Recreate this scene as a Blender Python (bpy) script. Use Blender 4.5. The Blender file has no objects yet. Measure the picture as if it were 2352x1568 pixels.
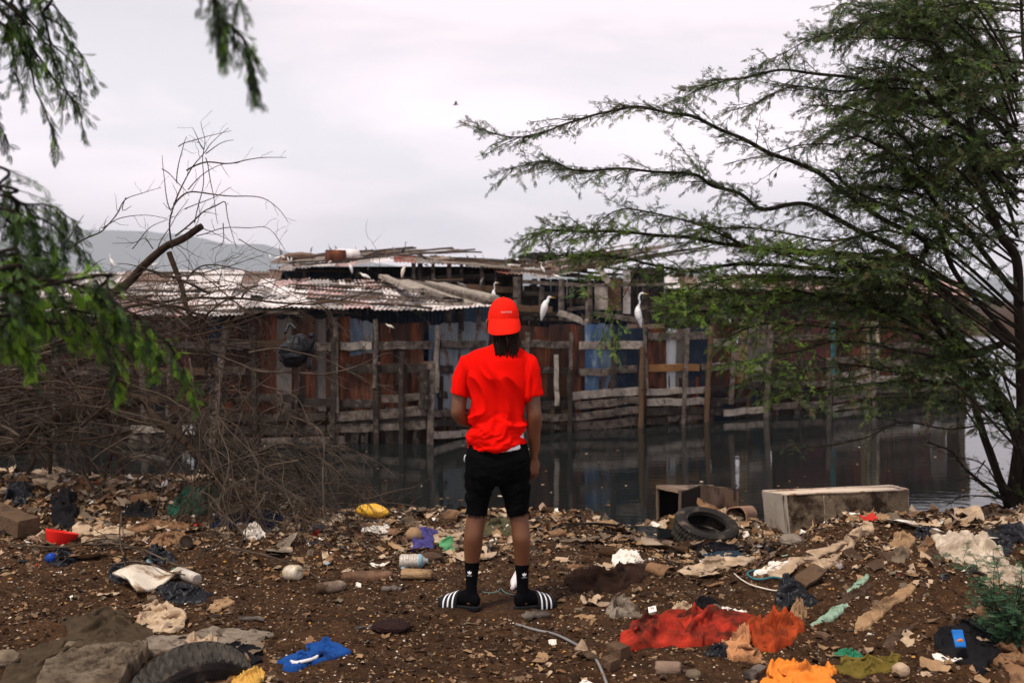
import bpy, bmesh, math, random
import numpy as np
from mathutils import Vector, Matrix
R = math.radians
scene = bpy.context.scene

# ---------------------------------------------------------------- camera, sky, sun
H = 1.82                       # eye height above the ground where the man stands
FPX, CXP, HYP = 2286.67, 1176.0, 689.0
cam_d = bpy.data.cameras.new('camera'); cam = bpy.data.objects.new('camera', cam_d)
scene.collection.objects.link(cam); scene.camera = cam
cam.location = (0, 0, H); cam.rotation_euler = (R(90), 0, 0)
cam_d.sensor_width = 36; cam_d.lens = 35; cam_d.shift_y = -95/2352
cam_d.clip_start = 0.05; cam_d.clip_end = 20000
cam_d.dof.use_dof = True; cam_d.dof.focus_distance = 6.1; cam_d.dof.aperture_fstop = 2.8

SUN_EL, SUN_AZ = 64, -135      # high, behind the camera and to the left
world = bpy.data.worlds.new('World'); scene.world = world; world.use_nodes = True
wn, wl = world.node_tree.nodes, world.node_tree.links
wn.clear()
def N(nt, typ, **kw):
    n = nt.nodes.new(typ)
    for k, v in kw.items():
        if k.startswith('i_'):
            n.inputs[int(k[2:]) if k[2:].isdigit() else k[2:].replace('_', ' ')].default_value = v
        else: setattr(n, k, v)
    return n
out = N(world.node_tree, 'ShaderNodeOutputWorld')
sky = N(world.node_tree, 'ShaderNodeTexSky'); sky.sky_type = 'NISHITA'; sky.sun_disc = False
sky.sun_elevation = R(SUN_EL); sky.sun_rotation = R(SUN_AZ); sky.dust_density = 4.0
bg1 = N(world.node_tree, 'ShaderNodeBackground'); bg1.inputs[1].default_value = 0.06
wl.new(sky.outputs[0], bg1.inputs[0])
tc = N(world.node_tree, 'ShaderNodeTexCoord')
mp = N(world.node_tree, 'ShaderNodeMapping'); mp.inputs['Scale'].default_value = (1.0, 1.0, 4.2)
mp.inputs['Rotation'].default_value = (0, R(9), 0); mp.inputs['Location'].default_value = (0.35, 0.2, 0.15)
wl.new(tc.outputs['Generated'], mp.inputs[0])
nz = N(world.node_tree, 'ShaderNodeTexNoise'); nz.inputs['Scale'].default_value = 2.4
nz.inputs['Detail'].default_value = 5; nz.inputs['Roughness'].default_value = 0.5; nz.inputs['Distortion'].default_value = 0.35
wl.new(mp.outputs[0], nz.inputs[0])
cr = N(world.node_tree, 'ShaderNodeValToRGB')
cr.color_ramp.elements[0].position = 0.38; cr.color_ramp.elements[0].color = (.86, .82, .875, 1)
cr.color_ramp.elements[1].position = 0.58; cr.color_ramp.elements[1].color = (1.16, 1.03, 1.08, 1)
e = cr.color_ramp.elements.new(0.48); e.color = (1.0, .905, .96, 1)
wl.new(nz.outputs[0], cr.inputs[0])
sp = N(world.node_tree, 'ShaderNodeSeparateXYZ'); wl.new(tc.outputs['Generated'], sp.inputs[0])
mr = N(world.node_tree, 'ShaderNodeMapRange'); mr.interpolation_type = 'SMOOTHSTEP'
for i, v in ((1, 0.30), (2, .55), (3, 1.0), (4, .50)): mr.inputs[i].default_value = v
wl.new(sp.outputs[2], mr.inputs[0])
mr2 = N(world.node_tree, 'ShaderNodeMapRange')
for i, v in ((1, 0.0), (2, 0.26), (3, 1.75), (4, 1.0)): mr2.inputs[i].default_value = v
wl.new(sp.outputs[2], mr2.inputs[0]); mlt = N(world.node_tree, 'ShaderNodeMath', operation='MULTIPLY'); wl.new(mr.outputs[0], mlt.inputs[0]); wl.new(mr2.outputs[0], mlt.inputs[1])
bg2 = N(world.node_tree, 'ShaderNodeBackground'); wl.new(cr.outputs[0], bg2.inputs[0]); wl.new(mlt.outputs[0], bg2.inputs[1])
mx = N(world.node_tree, 'ShaderNodeMixShader'); mx.inputs[0].default_value = 0.95
wl.new(bg1.outputs[0], mx.inputs[1]); wl.new(bg2.outputs[0], mx.inputs[2]); wl.new(mx.outputs[0], out.inputs[0])

sun_d = bpy.data.lights.new('sun', 'SUN'); sun = bpy.data.objects.new('sun', sun_d)
scene.collection.objects.link(sun); sun_d.energy = 3.3; sun_d.angle = R(10); sun_d.color = (1.0, 0.91, 0.80)
az = R(SUN_AZ); el = R(SUN_EL)
sdir = Vector((math.sin(az)*math.cos(el), math.cos(az)*math.cos(el), math.sin(el)))
sun.rotation_euler = sdir.to_track_quat('Z', 'Y').to_euler()
scene.view_settings.view_transform = 'Standard'; scene.view_settings.look = 'None'
scene.view_settings.exposure = 0.22; scene.view_settings.gamma = 1.0
scene.render.engine = 'CYCLES'
scene.cycles.max_bounces = 6; scene.cycles.diffuse_bounces = 2; scene.cycles.transparent_max_bounces = 8
scene.cycles.volume_bounces = 0; scene.cycles.use_denoising = True

# ---------------------------------------------------------------- maths helpers
def P(x, y, D):
    "point at depth D (metres) seen at photo position x, y (in 2352-wide units)"
    return np.array([(x-CXP)/FPX*D, D, H-(y-HYP)/FPX*D])
def c1(x, y): return ((1700+x/2.24)/1.7415, (1100+y/2.24)/1.7415)
def c4(x, y): return (574.2+.3662*x, 516.8+.3662*y)
def c5(x, y): return (1148.4+.3296*x, 516.8+.3296*y)
def c6(x, y): return (1435.5+.2930*x, 631.6+.2930*y)
def cB(x, y): return (1493+.4394*x, 574.2+.4394*y)
def cU(x, y): return (1665.2+.4028*x, .4028*y)
def cR(x, y): return (1033.6+.5605*x, 172.3+.5605*y)
def cA(x, y): return (.3662*x, .3662*y)
def c3(x, y): return (.3662*x, 516.8+.3662*y)
def cC(x, y): return (.3174*x, 803.9+.3174*y)
def cG(x, y): return (.4394*x+0, 1033.6+.4394*y)       # left ground crop
def cH(x, y): return (1378.1+.4141*x, 1033.6+.4141*y)  # right ground crop
def cE(x, y): return (516.8+.3043*x, 1091+.3043*y)
def cF(x, y): return (1320.7+.2677*x, 1148.4+.2677*y)
def cD(x, y): return (1780.1+.2678*x, 1148.4+.2678*y)

def _h(ix, iy, iz, seed):
    n = (ix*374761393 + iy*668265263 + iz*1274126177 + seed*974711) & 0x7fffffff
    n = ((n ^ (n >> 13)) * 1274126177) & 0x7fffffff
    n = (n ^ (n >> 16)) & 0xffff
    return n/65535.0
def vn(x, y, z=0.0, seed=0):
    x = np.asarray(x, float); y = np.asarray(y, float)+0*x; z = np.asarray(z, float)+0*x
    x = x+0*y; xi = np.floor(x).astype(np.int64); yi = np.floor(y).astype(np.int64); zi = np.floor(z).astype(np.int64)
    xf, yf, zf = x-xi, y-yi, z-zi
    xf = xf*xf*(3-2*xf); yf = yf*yf*(3-2*yf); zf = zf*zf*(3-2*zf)
    r = 0
    for a in (0, 1):
        wa = xf if a else 1-xf
        for b in (0, 1):
            wb = yf if b else 1-yf
            for c in (0, 1):
                wc = zf if c else 1-zf
                r = r + wa*wb*wc*_h(xi+a, yi+b, zi+c, seed)
    return r
def fbm(x, y, z=0.0, seed=0, o=4):
    r = 0; a = .5; s = 0
    for i in range(o):
        r = r+a*vn(x, y, z, seed+i*17); s += a; a *= .5; x = x*2.03; y = y*2.03; z = z*2.03
    return r/s
def ridge(x, y, z=0.0, seed=0, o=3):
    r = 0; a = .6; s = 0
    for i in range(o):
        r = r+a*(1-np.abs(2*vn(x, y, z, seed+i*31)-1)); s += a; a *= .45; x = x*2.1; y = y*2.1; z = z*2.1
    return r/s
def sst(a, b, x):
    t = np.clip((x-a)/(b-a), 0, 1); return t*t*(3-2*t)

# ---------------------------------------------------------------- ground height
WATER = -0.95
PUD = (1.33, 10.35, -.60)
def ground_base(x, y):
    x = np.asarray(x, float); y = np.asarray(y, float)+0*x
    base = np.interp(y, [0, 6.2, 8, 9, 10.3, 11.3, 12.3, 14, 18], [0, 0, -.10, -.20, -.36, -.78, -1.2, -1.6, -1.8])
    rt = np.interp(y, [0, 6.0, 7.6, 9, 10.3, 11.0, 11.6, 14, 18], [0, 0, -.18, -.42, -.72, -.84, -1.02, -1.6, -1.8])
    lf = np.interp(y, [0, 6.0, 7.5, 9, 9.7, 10.8, 12, 14, 18], [0, 0, .05, .17, .10, -.5, -1.2, -1.6, -1.8])
    wr = sst(.7, 1.5, x); wlft = sst(-1.6, -3.0, x)
    z = base*(1-wr)*(1-wlft)+rt*wr+lf*wlft
    # the heap on the right
    m = sst(1.75, 2.50, x-0.60*(y-7.5))*sst(4.9, 7.3, y)*(1-sst(7.7, 8.9, y))
    z = z+.27*m
    z = z+.06*sst(1.6, 2.6, x)*sst(4.2, 5.2, y)*(1-sst(7.7, 8.9, y))
    # bank under the tree on the right
    z = z+sst(3.4, 4.4, x)*sst(8.2, 9.0, y)*(1-sst(9.8, 11.4, y))*.32
    # small earth mound under the fallen branches
    z = z+.14*np.exp(-((x+1.75)/.55)**2-((y-7.3)/.45)**2)
    z = z+.10*np.exp(-((x+.35)/.3)**2-((y-9.2)/.3)**2)
    # mud spits along the water
    z = z+.16*np.exp(-((x-1.7)/1.1)**2-((y-12.7)/.35)**2)*(y < 14)+.34*np.exp(-((x-2.1)/.8)**2-((y-10.95)/.40)**2)
    # hollow that holds the puddle beside the tyre
    pk_ = np.exp(-(((x-PUD[0])/.34)**2+((y-PUD[1])/.34)**2)**2); z = z*(1-pk_)+(PUD[2]-.05)*pk_
    # far side: land behind the sheds and a low far bank
    fx = np.interp(x, [-60, -5, 0, 2, 4, 6, 9, 12.2], [19.5, 19.3, 20.2, 21.6, 23.3, 24.6, 26.8, 28])
    land = sst(1.0, 3.0, y-fx)*(1-sst(12.0, 13.0, x))
    far = sst(70, 90, y)
    z = z*(1-land)+(-.45)*land
    z = z*(1-far)+(-.3)*far
    return z
def G(x, y, rough=True):
    x = np.asarray(x, float); y = np.asarray(y, float)+0*x
    z = ground_base(x, y)
    if rough:
        near = 1-sst(13, 15, y)
        amp = .35+.65*sst(6.5, 8.5, y)+.5*sst(1.8, 2.6, x)
        z = z+near*(.05*(fbm(x*1.3, y*1.3, 0, 3, 3)-.5)+amp*.075*(ridge(x*4.5, y*4.5, 0, 9, 3)-.55)+amp*.03*(fbm(x*16, y*16, 0, 21, 2)-.5)+.022*(fbm(x*30, y*30, 0, 5, 2)-.5))
    return z
def gp(x, y, lift=0.0):
    "ground point seen at photo position x, y"
    Ds = np.arange(3.2, 17, .01)
    X = (x-CXP)/FPX*Ds; Z = H-(y-HYP)/FPX*Ds
    g = ground_base(X, Ds)
    k = np.argmax(Z <= g) if (Z <= g).any() else len(Ds)-1
    return np.array([X[k], Ds[k], float(G(X[k], Ds[k]))+lift])

# ---------------------------------------------------------------- mesh helpers
col = scene.collection
class MB:
    "collects vertices and faces"
    def __init__(s): s.V = []; s.n = 0; s.F = {3: [], 4: []}; s.M = {3: [], 4: []}
    def add(s, V, F, m=0):
        V = np.asarray(V, float).reshape(-1, 3); F = np.asarray(F, np.int64)
        if F.size == 0: return
        k = F.shape[1]; s.V.append(V); s.F[k].append(F+s.n)
        s.M[k].append(np.full(len(F), m, np.int32) if np.isscalar(m) else np.asarray(m, np.int32)); s.n += len(V)
    def addm(s, V, Fs, m=0):
        V = np.asarray(V, float).reshape(-1, 3); first = True; n0 = s.n
        s.V.append(V); s.n += len(V)
        for F in Fs:
            F = np.asarray(F, np.int64)
            if F.size == 0: continue
            s.F[F.shape[1]].append(F+n0); s.M[F.shape[1]].append(np.full(len(F), m, np.int32))
    def mesh(s, name, mats, smooth=True, origin=None):
        me = bpy.data.meshes.new(name)
        V = np.concatenate(s.V) if s.V else np.zeros((0, 3))
        if origin is not None: V = V-np.asarray(origin, float)
        q = np.concatenate(s.F[4]) if s.F[4] else np.zeros((0, 4), np.int64)
        t = np.concatenate(s.F[3]) if s.F[3] else np.zeros((0, 3), np.int64)
        mi = np.concatenate([np.concatenate(s.M[4]) if s.M[4] else np.zeros(0, np.int32), np.concatenate(s.M[3]) if s.M[3] else np.zeros(0, np.int32)])
        me.vertices.add(len(V)); me.vertices.foreach_set('co', V.astype(np.float32).ravel())
        me.loops.add(q.size+t.size); me.loops.foreach_set('vertex_index', np.concatenate([q.ravel(), t.ravel()]).astype(np.int32))
        npoly = len(q)+len(t); me.polygons.add(npoly)
        ls = np.concatenate([np.arange(len(q))*4, len(q)*4+np.arange(len(t))*3]).astype(np.int32)
        me.polygons.foreach_set('loop_start', ls)
        me.polygons.foreach_set('material_index', mi)
        for m in (mats if isinstance(mats, (list, tuple)) else [mats]): me.materials.append(m)
        me.update(calc_edges=True); me.validate()
        me.polygons.foreach_set('use_smooth', np.full(len(me.polygons), smooth))
        return me
    # shapes
    def tube(s, pts, rad, sides=5, m=0, cap=True):
        pts = np.asarray(pts, float); n = len(pts); rad = np.asarray(rad, float)*np.ones(n)
        T = np.gradient(pts, axis=0); T /= (np.linalg.norm(T, axis=1, keepdims=True)+1e-9)
        ref = np.array([0, 0, 1.]) if abs(T[:, 2]).mean() < .8 else np.array([1., 0, 0])
        A = np.cross(T, ref); A /= (np.linalg.norm(A, axis=1, keepdims=True)+1e-9); B = np.cross(T, A)
        th = np.arange(sides)*2*math.pi/sides
        V = pts[:, None, :]+rad[:, None, None]*(A[:, None, :]*np.cos(th)[None, :, None]+B[:, None, :]*np.sin(th)[None, :, None])
        i = np.arange(n-1)[:, None]*sides; j = np.arange(sides)[None, :]; j2 = (j+1) % sides
        F = np.stack([i+j, i+j2, i+sides+j2, i+sides+j], -1).reshape(-1, 4)
        V = V.reshape(-1, 3)
        if cap:
            V = np.vstack([V, pts[0], pts[-1]]); a = n*sides
            jj = np.arange(sides); j3 = (jj+1) % sides
            t = np.vstack([np.stack([np.full(sides, a), j3, jj], -1), np.stack([np.full(sides, a+1), (n-1)*sides+jj, (n-1)*sides+j3], -1)])
            s.addm(V, [F, t], m)
        else: s.add(V, F, m)
    def loft(s, rings, m=0, cap=True):
        rings = np.asarray(rings, float); n, k = rings.shape[:2]
        i = np.arange(n-1)[:, None]*k; j = np.arange(k)[None, :]; j2 = (j+1) % k
        F = np.stack([i+j, i+j2, i+k+j2, i+k+j], -1).reshape(-1, 4); V = rings.reshape(-1, 3)
        if cap:
            V = np.vstack([V, rings[0].mean(0), rings[-1].mean(0)]); a = n*k; jj = np.arange(k); j3 = (jj+1) % k
            t = np.vstack([np.stack([np.full(k, a), j3, jj], -1), np.stack([np.full(k, a+1), (n-1)*k+jj, (n-1)*k+j3], -1)])
            s.addm(V, [F, t], m)
        else: s.add(V, F, m)
    def grid(s, V, nu, nv, m=0):
        i = np.arange(nu-1)[:, None]*nv; j = np.arange(nv-1)[None, :]
        s.add(V, np.stack([i+j, i+nv+j, i+nv+j+1, i+j+1], -1).reshape(-1, 4), m)
    def box(s, c, size, rot=None, m=0, bev=0.0, warp=0.0, seed=0, n=1):
        "box with chamfered long edges; rot = 3x3"
        L, W, T = [d/2 for d in size]; b = min(bev, W*.4, T*.4) if bev else min(W, T)*.12
        prof = np.array([[W-b, -T], [W, -T+b], [W, T-b], [W-b, T], [-W+b, T], [-W, T-b], [-W, -T+b], [-W+b, -T]])
        xs = np.linspace(-L, L, n+1) if n > 1 else np.array([-L, L])
        rings = np.stack([np.column_stack([np.full(8, x), prof[:, 0], prof[:, 1]]) for x in xs])
        if warp:
            rings[:, :, 1] += warp*(vn(rings[:, :, 0]*3/L+seed*7, rings[:, :, 1]*9, rings[:, :, 2]*9, seed)-.5)*2
            rings[:, :, 2] += warp*(vn(rings[:, :, 0]*3/L+seed*5, rings[:, :, 1]*9, 7.7, seed+3)-.5)*2
            rings[0, :, 0] += warp*1.5*vn(prof[:, 0]*60, prof[:, 1]*60, 0, seed); rings[-1, :, 0] -= warp*1.5*vn(prof[:, 0]*60, prof[:, 1]*60, 3, seed)
        if rot is not None: rings = rings @ np.asarray(rot).T
        s.loft(rings+np.asarray(c), m)
    def bar(s, a, b, w, t, m=0, warp=0.0, seed=0, n=6, up=(0, 0, 1)):
        a = np.asarray(a, float); b = np.asarray(b, float); d = b-a; L = np.linalg.norm(d); x = d/L
        z = np.asarray(up, float); y = np.cross(z, x)
        if np.linalg.norm(y) < 1e-3: y = np.cross([0, 1, 0], x)
        y /= np.linalg.norm(y); z = np.cross(x, y)
        s.box((a+b)/2, (L, w, t), np.column_stack([x, y, z]), m, warp=warp, seed=seed, n=n)
    def lathe(s, prof, M=None, seg=24, m=0, cap=True):
        "prof: (r, z) pairs"
        prof = np.asarray(prof, float); th = np.arange(seg)*2*math.pi/seg
        rings = np.stack([np.column_stack([r*np.cos(th), r*np.sin(th), np.full(seg, z)]) for r, z in prof])
        if M is not None:
            M = np.asarray(M); rings = rings @ M[:3, :3].T+M[:3, 3]
        s.loft(rings, m, cap)

def obj(name, me, parent=None, loc=None, **props):
    o = bpy.data.objects.new(name, me); col.objects.link(o)
    if parent is not None: o.parent = parent
    if loc is not None: o.location = loc
    for k, v in props.items(): o[k] = v
    return o
def thing(name, label, cat, loc, group=None):
    o = bpy.data.objects.new(name, None); col.objects.link(o); o.empty_display_size = .1
    o.location = [float(v) for v in loc]; o['label'] = label; o['category'] = cat
    if group: o['group'] = group
    return o
FLAT = {'rail', 'board', 'reflection_board', 'batten', 'beam', 'roof_board', 'wall_board', 'post', 'plank', 'wood_block', 'log', 'rim', 'frame_edge', 'dark_backing'}
def part(name, mb, mats, parent, smooth=True, label=None):
    if name in FLAT: smooth = False
    "mesh given in world coordinates under a thing at parent's place"
    o = obj(name, mb.mesh(name, mats, smooth, origin=np.array(wloc(parent))), parent)
    if label: o['label'] = label
    return o
def wloc(o):
    l = Vector((0, 0, 0))
    while o is not None: l = l+o.location; o = o.parent
    return l
def solo(name, mb, mats, label, cat, loc, group=None, smooth=True, kind=None):
    if name in FLAT: smooth = False
    o = obj(name, mb.mesh(name, mats, smooth, origin=np.array(loc)), None, [float(v) for v in loc])
    if label: o['label'] = label
    if cat: o['category'] = cat
    if group: o['group'] = group
    if kind: o['kind'] = kind
    return o
def copy_tree(o, parent=None):
    c = o.copy(); col.objects.link(c); c.parent = parent
    for ch in list(o.children): copy_tree(ch, c)
    return c

# ---------------------------------------------------------------- materials
def principled(name):
    m = bpy.data.materials.new(name); m.use_nodes = True
    nt = m.node_tree; b = nt.nodes['Principled BSDF']; return m, nt, b
def mat(name, c1_, c2_=None, scale=8, rough=.8, bump=0, bscale=60, stretch=(1, 1, 1), c3=None, t3=.6, s3=3, w3=.06, spec=.10, metal=0, detail=6, trans=0, sheen=0, mid=.5, wid=.25):
    m, nt, b = principled(name); L = nt.links
    b.inputs['Roughness'].default_value = rough; b.inputs['Specular IOR Level'].default_value = spec; b.inputs['Metallic'].default_value = metal
    tcn = N(nt, 'ShaderNodeTexCoord'); oi = N(nt, 'ShaderNodeObjectInfo')
    mpn = N(nt, 'ShaderNodeMapping'); mpn.inputs['Scale'].default_value = stretch
    add = N(nt, 'ShaderNodeVectorMath', operation='SCALE'); comb = N(nt, 'ShaderNodeCombineXYZ')
    for i in range(3): L.new(oi.outputs['Random'], comb.inputs[i])
    L.new(comb.outputs[0], add.inputs[0]); add.inputs['Scale'].default_value = 37
    L.new(tcn.outputs['Object'], mpn.inputs[0]); L.new(add.outputs[0], mpn.inputs['Location'])
    src = mpn.outputs[0]
    c2_ = c2_ or c1_
    n1 = N(nt, 'ShaderNodeTexNoise'); n1.inputs['Scale'].default_value = scale; n1.inputs['Detail'].default_value = detail; n1.inputs['Roughness'].default_value = .6
    L.new(src, n1.inputs[0])
    r1 = N(nt, 'ShaderNodeValToRGB'); r1.color_ramp.elements[0].position = mid-wid; r1.color_ramp.elements[1].position = mid+wid
    r1.color_ramp.elements[0].color = (*c1_, 1); r1.color_ramp.elements[1].color = (*c2_, 1)
    L.new(n1.outputs[0], r1.inputs[0]); cs = r1.outputs[0]
    if c3:
        n3 = N(nt, 'ShaderNodeTexNoise'); n3.inputs['Scale'].default_value = s3; n3.inputs['Detail'].default_value = 8; n3.inputs['Roughness'].default_value = .65
        L.new(src, n3.inputs[0])
        r3 = N(nt, 'ShaderNodeMapRange'); r3.inputs[1].default_value = t3-w3; r3.inputs[2].default_value = t3+w3
        L.new(n3.outputs[0], r3.inputs[0])
        mixn = N(nt, 'ShaderNodeMix', data_type='RGBA'); L.new(r3.outputs[0], mixn.inputs[0]); L.new(cs, mixn.inputs[6]); mixn.inputs[7].default_value = (*c3, 1)
        cs = mixn.outputs[2]
    L.new(cs, b.inputs['Base Color'])
    if bump:
        n2 = N(nt, 'ShaderNodeTexNoise'); n2.inputs['Scale'].default_value = bscale; n2.inputs['Detail'].default_value = 5
        L.new(src, n2.inputs[0]); bp = N(nt, 'ShaderNodeBump'); bp.inputs['Strength'].default_value = bump; bp.inputs['Distance'].default_value = .015
        L.new(n2.outputs[0], bp.inputs['Height']); L.new(bp.outputs[0], b.inputs['Normal'])
    if sheen: b.inputs['Sheen Weight'].default_value = sheen
    if trans:
        tr = N(nt, 'ShaderNodeBsdfTranslucent'); ms = N(nt, 'ShaderNodeMixShader'); ms.inputs[0].default_value = trans
        L.new(cs, tr.inputs[0]); L.new(b.outputs[0], ms.inputs[1]); L.new(tr.outputs[0], ms.inputs[2])
        L.new(ms.outputs[0], nt.nodes['Material Output'].inputs[0])
    return m
M = {}
M['soil'] = mat('soil', (.016, .0072, .0030), (.062, .029, .0120), 5, .95, 1.0, 70, c3=(.10, .052, .025), t3=.61, s3=26, w3=.09, spec=.15)
M['crumb_dark'] = mat('crumb_dark', (.012, .006, .003), (.050, .025, .012), 9, .95, 0)
M['crumb_tan'] = mat('crumb_tan', (.16, .09, .045), (.36, .24, .14), 9, .9, 0)
M['crumb_pale'] = mat('crumb_pale', (.5, .40, .30), (.72, .66, .58), 9, .8, 0)
M['paper_tan'] = mat('paper_tan', (.21, .12, .062), (.43, .28, .155), 14, .8, .5, 90, c3=(.10, .06, .035), t3=.60, s3=7, w3=.1)
M['paper_white'] = mat('paper_white', (.62, .56, .48), (.80, .77, .72), 14, .7, .3, 90, c3=(.30, .21, .14), t3=.62, s3=6, w3=.1)
M['plastic_beige'] = mat('plastic_beige', (.28, .18, .10), (.56, .42, .28), 9, .5, .5, 60, c3=(.14, .085, .05), t3=.6, s3=5, w3=.12, spec=.5)
M['plastic_grey'] = mat('plastic_grey', (.075, .052, .034), (.20, .15, .105), 9, .55, .5, 60, c3=(.07, .05, .035), t3=.6, s3=5)
M['plastic_black'] = mat('plastic_black', (.003, .0035, .005), (.008, .009, .013), 9, .38, .5, 60, spec=.25)
M['cloth_black'] = mat('cloth_black', (.006, .006, .008), (.015, .014, .016), 12, .9, .6, 200)
M['cloth_brown'] = mat('cloth_brown', (.05, .028, .018), (.10, .065, .045), 10, .95, .6, 200)
M['cloth_olive'] = mat('cloth_olive', (.040, .028, .017), (.085, .060, .038), 10, .95, .6, 200)
M['rag_grey'] = mat('rag_grey', (.12, .09, .065), (.30, .25, .20), 12, .95, .7, 120, c3=(.06, .04, .028), t3=.58, s3=8)
M['leather'] = mat('leather', (.13, .065, .032), (.28, .16, .085), 10, .75, .6, 60, c3=(.09, .05, .03), t3=.58, s3=6)
M['wood_chip'] = mat('wood_chip', (.10, .060, .034), (.24, .155, .095), 6, .85, .6, 60, (1, 8, 8))
M['stone'] = mat('stone', (.085, .062, .042), (.22, .17, .12), 12, .9, .6, 60)
# ================================================================ ground sheet, water, hills
def build_ground():
    xf = np.arange(-7.4, 7.41, .023); yf = np.arange(3.6, 13.4, .023)
    xs = np.concatenate([[-6000, -1500, -400, -120, -60, -30, -18, -12, -9, -8], xf, [8, 9, 10, 11, 12, 12.5, 13, 15, 18, 30, 60, 120, 400, 1500, 6000]])
    ys = np.concatenate([[-800, -100, -20, -5, 0, 2, 2.8], yf, np.arange(14.5, 31, .5), [35, 45, 60, 68, 74, 80, 86, 92, 110, 200, 500, 1500, 4000]])
    X, Y = np.meshgrid(xs, ys, indexing='ij')
    Z = G(X, Y)
    mb = MB(); mb.grid(np.stack([X, Y, Z], -1).reshape(-1, 3), len(xs), len(ys))
    o = obj('ground', mb.mesh('ground', M['soil'], True)); o['kind'] = 'structure'
build_ground()

def build_water():
    m, nt, b = principled('dark_water'); L = nt.links
    b.inputs['Base Color'].default_value = (.008, .010, .010, 1); b.inputs['Roughness'].default_value = .035; b.inputs['IOR'].default_value = 1.33
    b.inputs['Specular IOR Level'].default_value = .36
    t = N(nt, 'ShaderNodeTexCoord'); mp_ = N(nt, 'ShaderNodeMapping'); mp_.inputs['Scale'].default_value = (1.0, 2.6, 1)
    L.new(t.outputs['Object'], mp_.inputs[0])
    a = N(nt, 'ShaderNodeTexNoise'); a.inputs['Scale'].default_value = 2.2; a.inputs['Detail'].default_value = 4
    L.new(mp_.outputs[0], a.inputs[0])
    bp = N(nt, 'ShaderNodeBump'); bp.inputs['Strength'].default_value = .13; bp.inputs['Distance'].default_value = .02
    L.new(a.outputs[0], bp.inputs['Height']); L.new(bp.outputs[0], b.inputs['Normal'])
    mb = MB(); mb.add([[-6000, 6, WATER], [6000, 6, WATER], [6000, 6000, WATER], [-6000, 6000, WATER]], [[0, 1, 2, 3]])
    o = obj('water', mb.mesh('water', m, False)); o['kind'] = 'structure'
build_water()
def build_puddle():
    mb = MB(); th_ = np.linspace(0, 2*math.pi, 40, endpoint=False); r_ = .36*(1+.3*(vn(np.cos(th_)*2, np.sin(th_)*2, 0, 4)-.5)); V = np.stack([PUD[0]+r_*np.cos(th_), PUD[1]+r_*np.sin(th_), np.full(40, PUD[2])], -1)
    mb.add(np.vstack([V, [PUD]]), np.stack([np.full(40, 40), np.arange(40), (np.arange(40)+1) % 40], -1)); o = obj('puddle', mb.mesh('puddle', bpy.data.materials['dark_water'], False)); o['kind'] = 'structure'
build_puddle()

def build_hills():
    n = 260; xs = np.linspace(-9000, 9000, n); rows = [(5700, 0), (5800, .45), (5900, .85), (6000, 1.0), (6100, .8), (6200, .2), (6260, -.1)]
    px = CXP+xs/6000*FPX
    hpx = np.interp(px, [-600, -200, 40, 130, 230, 330, 420, 520, 600, 700, 860, 1000, 1400, 2000, 2800], [120, 110, 150, 165, 160, 157, 150, 128, 122, 98, 84, 70, 60, 50, 60])
    hh = np.clip(hpx, 0, None)/FPX*6000
    V = []
    for (y, f) in rows:
        nz_ = (fbm(xs/380., y/380., 0, 40, 4)-.5)*80*max(f, 0)
        V.append(np.stack([xs, np.full(n, y)+30*(vn(xs/200, 0, 0, 8)-.5), -2+(hh+2)*f+nz_], -1))
    mb = MB(); mb.grid(np.stack(V, 0).reshape(-1, 3), len(rows), n)
    mm = mat('hill_scrub', (.03, .05, .03), (.07, .09, .05), .01, .95)
    o = obj('hills', mb.mesh('hills', mm, True)); o['kind'] = 'structure'
build_hills()

def build_haze():
    mb = MB(); x0, x1, y0, y1, z0, z1 = -9200, 9200, -60, 6400, -3.0, 500
    V = [[x0, y0, z0], [x1, y0, z0], [x1, y1, z0], [x0, y1, z0], [x0, y0, z1], [x1, y0, z1], [x1, y1, z1], [x0, y1, z1]]
    mb.add(V, [[0, 3, 2, 1], [4, 5, 6, 7], [0, 1, 5, 4], [1, 2, 6, 5], [2, 3, 7, 6], [3, 0, 4, 7]])
    m = bpy.data.materials.new('haze_air'); m.use_nodes = True; nt = m.node_tree; nt.nodes.clear()
    o_ = N(nt, 'ShaderNodeOutputMaterial'); v = N(nt, 'ShaderNodeVolumePrincipled')
    v.inputs['Color'].default_value = (.82, .89, 1.0, 1); v.inputs['Density'].default_value = .00024
    nt.links.new(v.outputs[0], o_.inputs['Volume'])
    o = obj('haze', mb.mesh('haze', m, False)); o['kind'] = 'stuff'; o['label'] = 'thin bluish haze in the air'
build_haze()

# ================================================================ fence along the water
RUST = (.13, .038, .018)
M['s_rust'] = mat('sheet_rust', (.078, .024, .013), (.205, .066, .032), 6, .8, .3, 40, (1.6, 1, .3), c3=(.030, .018, .015), t3=.49, s3=4, w3=.12)
M['s_brown'] = mat('sheet_brown', (.036, .017, .012), (.115, .045, .027), 6, .8, .3, 40, (1.6, 1, .3), c3=(.017, .013, .012), t3=.49, s3=3, w3=.12)
M['s_blue'] = mat('sheet_blue', (.035, .060, .10), (.15, .20, .26), 3.5, .6, .3, 40, (1.4, 1, .4), c3=(.09, .035, .02), t3=.58, s3=4)
M['s_deepblue'] = mat('sheet_deep_blue', (.012, .045, .12), (.11, .17, .26), 3.5, .6, .3, 40, (1.4, 1, .4), c3=(.42, .45, .46), t3=.60, s3=3)
M['s_greyblue'] = mat('sheet_grey_blue', (0.0936, 0.1224, 0.1440), (0.2448, 0.2736, 0.2880), 4, .6, .3, 40, (1.4, 1, .4), c3=(.10, .04, .025), t3=.56, s3=4)
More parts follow.
